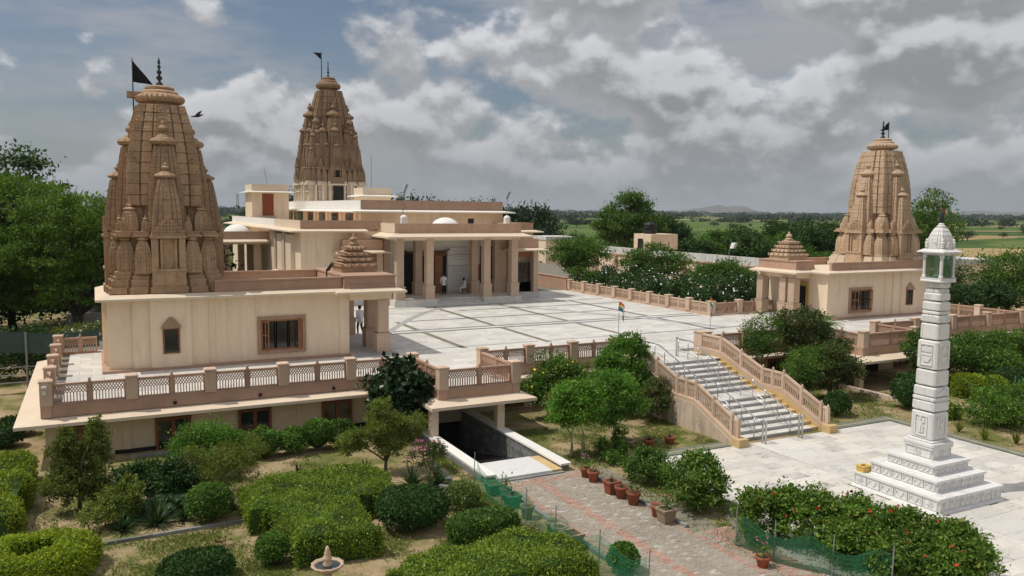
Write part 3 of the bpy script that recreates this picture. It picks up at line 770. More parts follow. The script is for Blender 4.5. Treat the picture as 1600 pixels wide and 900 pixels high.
def block_mesh(mat):
    """carved facing block: sunk border, raised horseshoe arch and a boss; 1 x 1 in xz, facing -y"""
    mb = MB()
    mb.box(-.5, -.03, .02, .5, .3, .98)
    mb.box(-.5, -.055, .02, -.40, -.03, .98); mb.box(.40, -.055, .02, .5, -.03, .98); mb.box(-.40, -.055, .86, .40, -.03, .98); mb.box(-.40, -.06, .02, .40, -.03, .16)
    for k in range(6):
        a0, a1 = math.pi*k/6, math.pi*(k+1)/6
        q = [(r*math.cos(a), .2+r*1.5*math.sin(a)) for r, a in ((.30, a0), (.30, a1), (.18, a1), (.18, a0))]
        mb.add([(x, -.03, z) for x, z in q]+[(x, -.065, z) for x, z in q], [(4, 5, 6, 7), (0, 1, 5, 4), (1, 2, 6, 5), (2, 3, 7, 6), (3, 0, 4, 7)])
    return mb.mesh('carved_block', mat)
def amalaka(mb, c, r, z0, h, ribs=28):
    n = ribs*3
    prof = [(r*.74, 0), (r*.74, h*.16), (r*.93, h*.2), (r*1.0, h*.30), (r*1.02, h*.40), (r*.96, h*.5), (r*.86, h*.56), (r*.80, h*.60), (r*.78, h*.68), (r*.70, h*.74), (r*.60, h*.78)]
    rs = []
    for rr, z in prof:
        am = .05 if .18*h < z < .58*h else 0
        rs.append([(c[0]+rr*(1+am*math.cos(ribs*a))*math.cos(a), c[1]+rr*(1+am*math.cos(ribs*a))*math.sin(a), z0+z) for a in [2*math.pi*k/n for k in range(n)]])
    mb.rings(rs)
    mb.lathe([(r*.58, h*.775), (r*.62, h*.82), (r*.62, h*.9), (r*.5, h*.97), (r*.3, h)], (c[0], c[1], z0), 24)
def finial(mb, c, z0, h, r):
    P = [(r*.9, 0), (r, .06), (r*.5, .14), (r*.28, .17), (r*.95, .27), (r*.25, .38), (r*.65, .45), (r*.7, .5), (r*.2, .57), (r*.55, .66), (r*.15, .74), (r*.42, .80), (r*.3, .88), (.01, 1)]
    mb.lathe([(a, b*h) for a, b in P], (c[0], c[1], z0), 12)

def face_xy(cx, cy, k, x, y):
    ca, sa = [(1, 0), (0, 1), (-1, 0), (0, -1)][k]
    return cx+x*ca-y*sa, cy+x*sa+y*ca
def build_spire(parent, cx, cy, S):
    z0 = S['z0']; mat = S['mat']
    sp = MB()
    for q in S['base']: sp.rings([[(cx+x, cy+y, z) for x, y in plan(q[2], .93, .965)] for z in q[:2]], q[3] if len(q) > 3 else S.get('basemi', 0))
    root = sp.build('spire', [mat, 'spire_pale'], parent)
    body = MB(); courses(body, cx, cy, S['body'], .025, .97); body.build('shaft', mat, root)
    am = MB(); amalaka(am, (cx, cy), S['am'][0], S['am'][1], S['am'][2]); am.build('crown_disc', mat, root)
    fi = MB(); finial(fi, (cx, cy), S['am'][1]+S['am'][2], S['fin'][0], S['fin'][1]); fi.build('finial', S.get('finmat', 'bronze_dark'), root, True)
    tm, bm = turret_mesh(mat), turret_mesh(mat, True)
    XS = S.get('xs', 1.0)
    for k in range(4):
        for x, y, za, zt, h, kind in [(a*XS, b_*XS, c_, d_, e_*XS, f_) for a, b_, c_, d_, e_, f_ in S['turrets']]:
            for sx in ((1, -1) if x else (1,)):
                px, py = face_xy(cx, cy, k, sx*x, y)
                put('turret', bm if kind == 'b' else tm, root, (px, py, za), (0, 0, k*math.pi/2), (h, h, zt-za))
        if k % 1 == 0:
            for d in [(q_[0]*XS, q_[1], q_[2], q_[3]*XS, q_[4]) for q_ in S['corners']]:
                px, py = face_xy(cx, cy, k, d[0], -d[0])
                put('turret', bm if d[4] == 'b' else tm, root, (px, py, d[1]), (0, 0, k*math.pi/2), (d[3], d[3], d[2]-d[1]))
        # projecting bay with niche and pediment on each face
        q = S['bay']; hw, yi, yo, za, zb = q
        mb = MB()
        def bx(x0, y0, z0_, x1, y1, z1, mi=0):
            p0 = face_xy(cx, cy, k, x0, y0); p1 = face_xy(cx, cy, k, x1, y1); mb.box(p0[0], p0[1], z0_, p1[0], p1[1], z1, mi)
        zl = za+(zb-za)*.34
        bx(-hw, -yi, za, hw, -yo, zl-.1); bx(-hw*1.04, -yi, zl-.1, hw*1.04, -yo-.06, zl)
        bx(-hw, -yi, zl, hw, -yo+.22, zb); bx(-hw, -yo+.22, zl, -hw*.62, -yo, zb-.25); bx(hw*.62, -yo+.22, zl, hw, -yo, zb-.25)
        bx(-hw*.5, -yo+.2, zl, -hw*.36, -yo+.06, zb-.28); bx(hw*.36, -yo+.2, zl, hw*.5, -yo+.06, zb-.28)
        bx(-hw*1.08, -yo+.25, zb-.25, hw*1.08, -yo-.08, zb-.13); bx(-hw, -yo+.25, zb-.13, hw, -yo, zb)
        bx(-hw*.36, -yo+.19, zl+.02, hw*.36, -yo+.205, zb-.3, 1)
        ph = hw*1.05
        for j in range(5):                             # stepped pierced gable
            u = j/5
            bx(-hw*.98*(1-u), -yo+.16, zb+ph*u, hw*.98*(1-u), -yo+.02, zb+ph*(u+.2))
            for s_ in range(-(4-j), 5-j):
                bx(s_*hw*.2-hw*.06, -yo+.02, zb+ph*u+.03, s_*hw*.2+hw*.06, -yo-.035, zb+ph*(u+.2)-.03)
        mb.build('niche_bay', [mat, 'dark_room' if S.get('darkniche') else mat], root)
    # carved facing blocks on the shaft
    if S.get('blocks'):
        bk = block_mesh(mat); rows = S['body'][S['blockrow']:]
        for k in range(4):
            for (za, h0), (zb, h1) in zip(rows, rows[1:]):
                tilt = math.atan2(h0-h1, zb-za); hm = (h0+h1)/2
                for xc, wdt, pr_ in ((0, .54, 1.0), (-.79, .24, .92), (.79, .24, .92)):
                    px, py = face_xy(cx, cy, k, xc*hm, -(h0*pr_)-.004)
                    put('carved_block', bk, root, (px, py, za), Euler((-tilt*pr_, 0, k*math.pi/2), 'XYZ'), (wdt*hm*1.0 if xc == 0 else wdt*hm*1.05, .55, (zb-za)))
    return root

def small_spire(mat, cx, cy):
    ZB = 6.0
    bw = [(8.5, 1.5), (9.72, 1.5), (9.74, 1.70), (10.25, 1.70), (10.75, 1.69), (11.25, 1.66), (11.75, 1.62), (12.25, 1.56), (12.75, 1.48), (13.2, 1.40), (13.65, 1.30), (14.1, 1.18), (14.5, 1.06)]
    pm = 1 if mat == 'spire_light' else 0
    return dict(z0=ZB, mat=mat, base=[(5.72, 6.0, 2.74, pm), (6.0, 6.34, 2.62, pm), (6.34, 6.5, 2.52, pm), (6.5, 6.72, 2.42), (6.72, 8.3, 1.95), (8.3, 8.42, 2.42), (8.42, 8.56, 2.32)],
                body=bw, am=(1.06, 14.47, 1.02), fin=(1.36, .17),
                turrets=[(1.14, -2.26, 6.62, 8.75, .42, 'b'), (.98, -2.1, 8.5, 9.35, .20, 'b'), (1.62, -1.72, 8.5, 9.95, .36, 'b'),
                         (0, -2.05, 8.5, 11.75, .72, 't'), (0, -1.42, 8.5, 13.75, .90, 't')],
                corners=[(1.9, 6.62, 8.75, .43, 'b'), (1.9, 8.5, 9.3, .2, 'b')],
                bay=(.72, 2.1, 2.66, 5.98, 8.5), blocks=True, blockrow=3, xs=.94)

def pyramid_pavilion(parent, cx, cy, z0, mat):
    mb = MB(); h = .92; z = z0
    mb.cbox(cx, cy, z, h+.02, h+.02, z+.32); z += .32
    for i in range(4):
        r0 = h*(1-.17*i)
        mb.frustum((cx-r0-.1, cy-r0-.1, cx+r0+.1, cy+r0+.1), z, (cx-r0-.06, cy-r0-.06, cx+r0+.06, cy+r0+.06), z+.1)
        mb.frustum((cx-r0-.06, cy-r0-.06, cx+r0+.06, cy+r0+.06), z+.1, (cx-r0+.16, cy-r0+.16, cx+r0-.16, cy+r0-.16), z+.2)
        for s_ in range(4):
            for q in np.linspace(-r0, r0, 5):
                px, py = face_xy(cx, cy, s_, q, -r0-.09); mb.cbox(px, py, z+.09, .05, .05, z+.16)
        mb.cbox(cx, cy, z+.2, r0-.2, r0-.2, z+.31); z += .29
    o = mb.build('roof_pyramid', mat, parent)
    MB().lathe([(.24, 0), (.3, .06), (.2, .12), (.12, .15), (.22, .24), (.24, .32), (.14, .4), (.06, .44), (.1, .5), (.02, .6)], (cx, cy, z-.02), 12).build('pot_finial', mat, o, True)

def shrine(xe, sg, lab, spmat, trim):
    X = lambda u: xe+sg*u
    YC, HD = 43.2, 2.8; L = 11.0
    root = thing('shrine', (X(5), YC, CZ_), lab, 'shrine')
    zt = 5.46
    PY0, PY1, UE, UC, UP, DY = (YC-HD-.35, YC+HD+.35, 13.5, 12.78, 12.15, YC) if sg > 0 else (41.85, 45.6, 12.63, 12.4, 11.5, 43.0)
    mb = MB(); mb.box(X(0), YC-HD, CZ_-.05, X(L), YC+HD, zt)
    mb.box(X(1.0), YC-HD-.1, CZ_-.05, X(4.25), YC-HD+.1, zt-.01); mb.box(X(1.75), YC-HD-.22, CZ_-.05, X(3.5), YC-HD+.1, zt-.02)
    for y0, y1, pr_ in ((YC-1.7, YC+1.7, .1), (YC-.9, YC+.9, .2)): mb.box(X(-pr_), y0, CZ_-.05, X(.2), y1, zt-.01-pr_*.05)
    mb.box(X(4.6), YC-HD-.04, CZ_-.05, X(5.1), YC-HD+.1, zt-.03); mb.box(X(10.55), YC-HD-.05, CZ_-.05, X(L+.05), YC-HD+.1, zt-.03)
    mb.build('wall', 'cream', root)
    MB().box(X(-.28), YC-HD-.3, CZ_-.04, X(L+.02), YC+HD+.1, CZ_+.12).build('base_strip', trim, root)
    mb = MB(); xa, xb = sorted((X(-.05), X(L)))
    eave(mb, xa, YC-HD-.05, xb, YC+HD+.05, zt, .42, .1, .13)
    xa, xb = sorted((X(L-.35), X(UE)))
    eave(mb, xa, PY0, xb, PY1, zt-.045, .42, .11, .14)
    mb.build('cornice', 'chajja', root)
    mb = MB()
    for (x0, x1, y0, y1) in ((X(4.6 if sg > 0 else .1), X(L-.3), YC-HD, YC+HD),):
        a, b = sorted((x0, x1))
        for ya, yb in ((y0, y0+.2), (y1-.2, y1)):
            MB().box(a, ya, zt+.2, b, yb, zt+.72).box(a, ya-.05, zt+.72, b, yb+.05, zt+.8).build('roof_parapet', trim, root)
    mb = MB(); a, b = sorted((X(L-.25), X(UE-.08)))
    for z0_, z1, o_ in ((zt+.16, zt+.4, .03), (zt+.4, zt+.78, 0), (zt+.78, zt+.86, .05)):
        mb.box(a-o_, PY0+.05-o_, z0_, b+o_, PY1-.05+o_, z1)
    mb.build('porch_parapet', trim, root)
    MB().box(X(L+.02), PY0+.07, zt-.4, X(UE-.25), PY0+.6, zt-.05).box(X(L+.02), PY1-.6, zt-.4, X(UE-.25), PY1-.07, zt-.05).box(X(UE-.9), PY0+.6, zt-.4, X(UE-.25), PY1-.6, zt-.05).build('beam', 'cream', root)
    cm = MB().box(-.36, -.36, 0, .36, .36, 1.0).box(-.39, -.39, .93, .39, .39, 1.0).box(-.29, -.29, 1.0, .29, .29, zt-.4-CZ_-.1).box(-.24, -.315, 1.02, .24, .315, zt-.55-CZ_).mesh('column', 'tan_stone')
    for y in ((PY0+.33, YC-HD+1.9, PY1+.4) if sg > 0 else (PY0+.33, PY0+1.15, PY1-.35)): put('column', cm, root, (X(UC), y, CZ_+.1))
    MB().box(X(L+.03), PY0-.25, CZ_-.03, X(UE-.1), PY1+.25, CZ_+.1).build('porch_floor', 'pale_band', root)
    # front niche window with little roof
    nw = dwin(root, X(2.62)-.36, X(2.62)+.36, 2.95, 4.12, YC-HD-.22, 1, .06, 'wood', .07)
    mb = MB(); nx, ny = X(2.62), YC-HD-.22
    mb.frustum((nx-.44, ny-.2, nx+.44, ny), 4.13, (nx-.42, ny-.16, nx+.42, ny), 4.2)
    for j in range(5): mb.box(nx-.38+.07*j, ny-.15+.02*j, 4.2+.085*j, nx+.38-.07*j, ny, 4.285+.085*j)
    mb.build('niche_roof', spmat, root)
    # shuttered window in a stone surround
    wx0, wx1 = sorted((X(6.5), X(8.85))); wy = YC-HD
    mb = MB(); z0_, z1 = 2.58, 4.42; f = .17
    mb.box(wx0, wy-.07, z0_, wx0+f, wy+.02, z1); mb.box(wx1-f, wy-.07, z0_, wx1, wy+.02, z1); mb.box(wx0+f, wy-.07, z1-f, wx1-f, wy+.02, z1); mb.box(wx0+f, wy-.09, z0_, wx1-f, wy+.02, z0_+f)
    mb.build('window_surround', trim, root)
    w = dwin(root, wx0+f, wx1-f, z0_+f, z1-f, wy-.0, 3, .05, 'wood_light', .08)
    for hx_, s_ in ((wx0+f+.06, 1), (wx1-f-.06, -1)):
        sh = MB(); a_ = Vector((hx_, wy-.06, 0)); b_2 = a_+Vector((s_*.22, -.42, 0))
        for zz in (z0_+f+.04, (z0_+z1)/2, z1-f-.10): sh.bar((a_.x, a_.y, zz+.03), (b_2.x, b_2.y, zz+.03), .035, .07)
        for q in (a_, (a_+b_2)/2, b_2): sh.bar((q.x, q.y, z0_+f), (q.x, q.y, z1-f), .035, .05, 0, (1, 0, 0))
        sh.build('shutter', 'wood_light', w)
    # doorway under the porch with gilt frame
    dx = X(L+.02)
    db = MB().box(dx-.06, DY-.95, CZ_, dx+.06, DY+.95, 4.75); d = db.build('door_frame', 'gilt', root)
    MB().box(dx-.075, DY-.7, CZ_+.01, dx+.075, DY+.7, 4.45).build('door', 'dark_room', d)
    pyramid_pavilion(root, X(UP), YC if sg > 0 else 43.7, zt+.84, spmat)
    build_spire(root, X(2.65), YC, small_spire(spmat, 0, 0))
    return root
LS = shrine(.35, 1, 'cream shrine with brown carved stone spire on the terrace with the long lattice parapet', 'spire_brown', 'pink_stone')
RS = shrine(56.75, -1, 'cream shrine with pale tan spire behind the white marble pillar', 'spire_light', 'pink_stone')
# flag bracket on the crown of the left spire
MB().box(1.55, 42.95, 14.85, 2.2, 43.45, 15.12).build('flag_bracket', 'spire_brown', LS)

def flag(name, base, h, cloth, lab, mat='black_cloth', r=.03):
    f = thing(name, base, lab, 'flag')
    MB().tube([(base[0], base[1], base[2]), (base[0], base[1], base[2]+h)], r, r*.7, 6).build('pole', 'black_metal', f, True)
    mb = MB(); n = 8
    vs = []
    for i in range(n+1):
        u = i/n
        for s in (0, 1):
            z = cloth[1]+(cloth[2]-cloth[1])*s
            zz = z+(cloth[3]-z)*u
            vs.append((base[0]+cloth[0]*u, base[1]+.08*math.sin(u*7)*abs(cloth[0]), base[2]+zz))
    mb.add(vs, [(2*i, 2*i+2, 2*i+3, 2*i+1) for i in range(n)])
    o = mb.build('pennant', mat, f); md = o.modifiers.new('thick', 'SOLIDIFY'); md.thickness = .012
    return f
flag('pennant_flag', (1.83, 43.2, 12.2), 4.5, (.9, 3.4, 4.42, 3.3), 'black triangular flag on a thin pole beside the brown near spire crown', r=.035)
flag('pennant_flag', (24.9, 99.2, 24.4), 4.0, (-1.0, 3.1, 3.9, 3.85), 'small black pennant on a pole at the tall main spire', r=.06)
flag('pennant_flag', (54.6, 43.1, 15.3), 1.5, (-.95, .85, 1.45, .75), 'black pennant beside the finial of the pale tan spire', r=.035)

# ------------------------------------------------------------------ main temple
mt = thing('main_temple', (25.7, 75, CZ_), 'large main temple with columned porch, stepped flat roofs and a tall dark spire', 'temple')
mb = MB()
mb.box(19.1, 64, CZ_, 31.9, 97, 9.45)                    # clerestory hall
mb.build('hall_wall', 'cream', mt)
mb = MB(); mb.box(13.95, 62.6, CZ_, 20.6, 97, 7.9); mb.box(30.9, 62.6, CZ_, 34.2, 97, 7.9); mb.box(20.6, 64.9, CZ_, 30.9, 66, 7.9)
mb.build('aisle_wall', 'cream', mt)
MB().box(20.62, 63.72, CZ_, 30.88, 63.98, 7.3).build('porch_back_wall', 'white_paint', mt)
mb = MB(); eave(mb, 19.1, 64, 31.9, 97, 9.42, .85, .1, .12); mb.build('upper_eave', 'white_chajja', mt)
mb = MB(); mb.box(19.1, 64, 9.62, 19.35, 97, 10.42); mb.box(19.352, 64.002, 9.62, 31.9, 64.25, 10.42); mb.box(31.65, 64.25, 9.62, 31.9, 97, 10.42)
mb.build('upper_parapet', 'pink_stone', mt)
MB().box(19.085, 63.99, 9.66, 19.1-.001, 97, 10.4).build('parapet_sunlit_face', 'white_paint', mt)  # white sheet: sunlight on the side face put into its colour
MB().box(19.4, 64.3, 9.5, 31.6, 96.9, 9.75).build('roof', 'white_chajja', mt)
mb = MB(); eave(mb, 13.95, 62.6, 19.05, 97, 7.88, .85, .1, .14, 'lfb'); mb.build('aisle_eave', 'chajja', mt)
mb = MB(); mb.box(13.95, 62.6, 8.1, 14.15, 97, 8.78); mb.box(14.152, 62.602, 8.1, 20.4, 62.8, 8.78); mb.build('aisle_parapet', 'pink_stone', mt)
MB().box(13.935, 72.6, 8.12, 13.949, 97, 8.76).build('parapet_sunlit_face', 'white_paint', mt)  # sunlit tone painted on the side of the aisle parapet
MB().box(13.935, 62.61, 8.12, 13.949, 72.59, 8.76).build('parapet_softlit_face', 'chajja', mt)  # weaker sunlit tone painted on the less bright stretch
mb = MB(); eave(mb, 31.3, 62.6, 34.2, 97, 7.78, .7, .1, .14, 'rf'); mb.build('wing_eave', 'chajja', mt)
mb = MB(); mb.box(31.3, 62.6, 8.0, 34.2, 62.8, 8.62).box(34.0, 62.802, 8.0, 34.2, 97, 8.62); mb.build('wing_parapet', 'pink_stone', mt)
# clerestory windows on the side facing the left shrine
for i in range(6):
    y = 66.2+i*4.6
    w = MB().box(19.0, y, 8.42, 19.11, y+2.0, 9.32).build('window', 'wood', mt)
    MB().box(18.985, y+.18, 8.5, 19.0, y+1.82, 9.24).build('pane', 'pane_dark', w)
    MB().box(18.9, y-1.5, 8.2, 19.1, y-1.0, 9.42).build('pilaster', 'cream', mt)
# side buttress panels and hanging chajjas on the aisle
for i, y in enumerate((64.6, 68.0)):
    MB().box(13.6, y, 4.6, 13.95, y+1.9, 7.6).build('side_panel', 'chajja', mt)
    o = MB(); eave(o, 13.55, y-.1, 13.95, y+2.0, 4.35, .5, .08, .12, 'lfb'); o.build('hood', 'chajja', mt)
    w = MB().box(13.86, y+.2, 2.6, 13.96, y+1.7, 4.2).build('window', 'wood', mt)
    MB().box(13.845, y+.35, 2.75, 13.86, y+1.55, 4.05).build('pane', 'pane_dark', w)
    MB().box(13.5, y+2.05, CZ_, 13.96, y+2.7, 7.85).build('pier', 'tan_stone', mt)
# projecting window bays left and right of the porch
def bay(x0, x1, zt, lab=None):
    b = MB(); b.box(x0, 61.4, CZ_, x0+.45, 62.6, zt); b.box(x1-.45, 61.4, CZ_, x1, 62.6, zt); b.box(x0+.45, 61.9, CZ_, x1-.45, 62.59, CZ_+1.3)
    bo = b.build('window_bay', 'tan_stone', mt)
    MB().box(x0-.1, 61.3, CZ_-.02, x1+.1, 62.58, CZ_+.5).build('bay_plinth', 'court_marble', bo)
    m = MB(); eave(m, x0, 61.4, x1, 62.6, zt, .65, .1, .15, 'lrf'); m.build('bay_eave', 'chajja', bo)
    MB().box(x0, 61.4, zt+.24, x1, 62.58, zt+1.02).build('bay_parapet', 'pink_stone', bo)
    MB().box(x0+.46, 61.86, zt-.55, x1-.46, 62.0, zt).build('bay_lintel', 'wood_light', bo)
    n = 2
    for i in range(n):
        w0 = x0+.5+(x1-x0-1)*i/n; w1 = x0+.5+(x1-x0-1)*(i+1)/n
        for zz in (CZ_+1.32, CZ_+2.2):
            MB().box(w0+.04, 61.95, zz, w1-.04, 61.98, zz+.82).build('pane', 'pane_dark', bo)
    MB().box(x0+.46, 61.9, CZ_+.5, x1-.46, 61.96, CZ_+1.3).build('bay_panel', 'wood_light', bo)
bay(17.0, 20.1, 6.25); bay(31.55, 34.1, 6.25)
# porch
PX0, PX1 = 20.35, 31.0
mb = MB(); mb.box(PX0-.15, 58.9, CZ_-.02, 23.75, 63.7, CZ_+.5); mb.box(27.75, 58.9, CZ_-.02, PX1+.2, 63.7, CZ_+.5); mb.box(23.76, 59.6, CZ_-.02, 27.74, 63.7, CZ_+.495)
pf = mb.build('porch_plinth', 'court_marble', mt)
MB().box(23.76, 58.9, CZ_-.02, 27.74, 59.25, CZ_+.16).build('porch_step', 'court_marble', pf); MB().box(23.76, 59.25, CZ_-.02, 27.74, 59.59, CZ_+.33).build('porch_step', 'court_marble', pf)
colm = MB().box(-.37, -.37, 0, .37, .37, 1.0).box(-.40, -.40, .96, .40, .40, 1.05).box(-.29, -.29, 1.05, .29, .29, 4.85).box(-.315, -.315, 3.55, .315, .315, 3.62).mesh('column', 'tan_stone')
for x in (20.75, 23.2, 28.15, 30.65): put('column', colm, mt, (x, 59.45, CZ_+.5))
for x in (20.75, 23.45, 28.5, 30.65): put('column', colm, mt, (x, 62.6, CZ_+.5))
mb = MB(); eave(mb, PX0-.1, 59.05, PX1+.2, 64, 7.5, .75, .12, .25, 'lrf'); mb.build('porch_eave', 'chajja', mt)
mb = MB(); mb.box(PX0-.05, 59.06, 7.88, PX1+.15, 59.3, 8.62); mb.box(PX0-.05, 59.302, 7.88, PX0+.2, 63.9, 8.62); mb.box(PX1-.1, 59.302, 7.88, PX1+.15, 63.9, 8.62)
mb.build('porch_parapet', 'pink_stone', mt)
MB().box(PX0-.064, 59.1, 7.9, PX0-.051, 63.9, 8.6).build('parapet_softlit_face', 'chajja', mt)  # paler sheet paints sunlight on the sunward side of the porch parapet
MB().box(PX0, 59.2, 7.3, PX1+.1, 63.7, 7.49).build('porch_ceiling', 'cream', mt)
MB().lathe([(1.28*math.cos(a), 1.12*math.sin(a)) for a in [i*math.pi/2/10 for i in range(11)]][:-1]+[(.02, 1.12)], (25.55, 61.8, 7.95), 28).build('dome', 'white_paint', mt, True)
MB().lathe([(1.28, 0), (1.28, .1)], (25.55, 61.8, 7.86), 28).build('dome_ring', 'white_paint', mt)
for x in (21.55, 30.6):
    MB().lathe([(.30, 0), (.30, .7), (.27, .78), (.16, .88), (.05, .92)], (x, 60.6, 8.35), 8).build('roof_post', 'white_paint', mt)
# porch furniture of the wall: doorway, panels, notice boards
MB().box(22.2, 63.540, CZ_+.5, 26.4, 63.730, 6.2).build('doorway', 'dark_room', mt)
MB().box(25.3, 63.440, CZ_+.5, 26.0, 63.560, 6.0).build('door_leaf', 'wood_light', mt)
MB().box(23.6, 63.340, 5.85, 26.3, 63.540, 6.25).build('door_lintel', 'wood', mt)
nb = MB().box(26.5, 63.560, 5.0, 29.0, 63.690, 6.5).box(26.55, 63.560, 2.85, 28.7, 63.690, 4.92).build('notice_board', 'paper', mt)
for k, (x0, x1, z) in enumerate([(26.8+.13*math.sin(q*2.3), 28.3+.22*math.sin(q*1.7), 3.1+.15*q) for q in range(12)]+[(26.9, 28.6, 6.2), (27.2, 28.3, 5.98), (26.8, 28.7, 5.7), (27.0, 28.0, 5.45), (26.9, 28.3, 4.6), (26.8, 28.2, 4.3), (26.9, 28.4, 4.0), (26.8, 28.0, 3.7), (26.9, 28.3, 3.4)]):
    MB().box(x0, 63.545, z, x1, 63.559, z+.022).build('text_line', 'ink', nb)
MB().box(28.75, 63.490, CZ_+.5, 29.5, 63.690, 5.0).build('door_leaf', 'door_brown', mt)
MB().box(20.9, 63.040, CZ_+.5, 22.0, 63.640, CZ_+1.1).box(21.1, 62.990, CZ_+1.1, 21.7, 63.440, CZ_+1.9).build('cabinet', 'grey_metal', mt)
MB().box(29.6, 63.440, CZ_+.5, 30.7, 63.690, 6.6).build('dark_window', 'pane_dark', mt)
MB().tube([(22.9, 59.5, 6.0), (24.5, 62, 5.9), (28.2, 62.5, 6.0)], .02, n=4).build('garland_wire', 'dry_leaf', mt)
MB().tube([(22.5, 63.3, 6.3), (23.5, 63.2, 6.0), (24.6, 63.2, 6.15), (25.8, 63.2, 6.05), (26.6, 63.3, 6.4)], .07, n=5).build('garland', 'dry_leaf', mt)
# side porch toward the left trees, with dome
mb = MB(); eave(mb, 9.8, 75.0, 13.9, 85, 6.6, .6, .12, .2, 'lfb'); mb.build('side_porch_eave', 'chajja', mt)
MB().box(9.8, 75.0, 6.9, 13.92, 75.2, 7.6).box(9.8, 75.202, 6.9, 10.0, 85, 7.6).build('side_porch_parapet', 'pink_stone', mt)
MB().box(9.9, 75.1, 6.45, 13.93, 84.9, 6.61).build('side_porch_ceiling', 'cream', mt)
for x in (10.3, 12.9):
    for y in (75.6, 79, 84.4): put('column', colm, mt, (x, y, CZ_-.6), (0, 0, 0), (1, 1, 1.0))
MB().lathe([(1.25*math.cos(a), 1.05*math.sin(a)) for a in [i*math.pi/2/8 for i in range(8)]]+[(.02, 1.05)], (11.8, 79.5, 7.1), 24).build('dome', 'white_paint', mt, True)
# roof cabins
def cabin(x0, y0, x1, y1, z0, z1, door):
    c = MB().box(x0, y0, z0, x1, y1, z1).build('roof_cabin', 'cream', mt)
    m = MB(); eave(m, x0, y0, x1, y1, z1, .5, .08, .1); m.build('cabin_eave', 'white_chajja', c)
    MB().box(x0, y0, z1+.16, x1, y1, z1+.85).build('cabin_parapet', 'chajja', c)
    if door:
        MB().box(x0+1.0, y0-.06, z0+.75, x0+2.1, y0+.01, z1-.1).build('cabin_door', 'door_brown', c)
        MB().box(x0+.9, y0-.5, z0, x0+2.3, y0-.02, z0+.6).build('cabin_step', 'grey_metal', c)
cabin(13.98, 84, 17.6, 88, 8.2, 11.2, True)
cabin(22.6, 75, 25.4, 78, 9.7, 10.85, False)
# main spire
bw = [(12.9, 2.55), (14.5, 2.55), (15.6, 2.53), (16.6, 2.5), (17.6, 2.45), (18.6, 2.37), (19.6, 2.26), (20.5, 2.12), (21.4, 1.96), (22.2, 1.79), (23.0, 1.6), (23.8, 1.38)]
MS = dict(z0=9.7, mat='spire_main', base=[(9.6, 10.5, 3.75), (10.5, 10.62, 3.9), (10.62, 11.6, 3.6), (11.6, 11.75, 3.8), (11.75, 12.45, 3.6), (12.45, 12.62, 4.0), (12.62, 12.9, 3.85), (12.9, 14.9, 2.95, 0)], basemi=1,
          body=bw, am=(1.38, 23.75, 1.75), fin=(1.9, .16), darkniche=True,
          turrets=[(0, -3.35, 14.2, 17.8, .58, 't'), (0, -2.95, 14.4, 20.0, .82, 't'), (0, -2.25, 14.4, 22.3, 1.15, 't'),
                   (1.1, -3.05, 14.2, 17.9, .46, 't'), (1.4, -2.6, 14.4, 19.9, .68, 't'), (2.05, -2.85, 14.3, 17.8, .46, 't'), (2.0, -2.35, 14.6, 19.6, .62, 't'),
                   (.85, -3.55, 12.85, 14.9, .32, 'b'), (1.5, -3.5, 12.85, 14.9, .32, 'b'), (2.15, -3.45, 12.85, 14.9, .32, 'b'), (2.75, -3.35, 12.85, 14.9, .32, 'b'),
                   (1.15, -3.4, 14.2, 15.8, .26, 'b'), (1.85, -3.25, 14.2, 15.8, .26, 'b'), (2.5, -3.1, 14.2, 15.8, .28, 'b')],
          corners=[(3.2, 12.85, 14.9, .34, 'b'), (2.85, 14.2, 17.2, .38, 't'), (2.5, 14.3, 19.2, .56, 't'), (2.0, 14.5, 21.2, .66, 't')],
          bay=(.8, 3.3, 3.95, 12.6, 14.9), blocks=True, blockrow=1)
sroot = build_spire(mt, 25.7, 99.2, MS)
MB().box(25.2, 95.25, 9.7, 26.4, 95.62, 12.3).build('spire_door', 'dark_room', mt)
for i in range(-3, 4):
    if i: MB().box(25.7+i*.85-.14, 95.45, 9.7, 25.7+i*.85+.14, 95.9, 12.45).build('base_pilaster', 'spire_pale', mt)
for i in range(-3, 4):
    MB().box(21.95, 99.2+i*.85-.14, 9.7, 22.4, 99.2+i*.85+.14, 12.45).build('base_pilaster', 'spire_pale', mt)
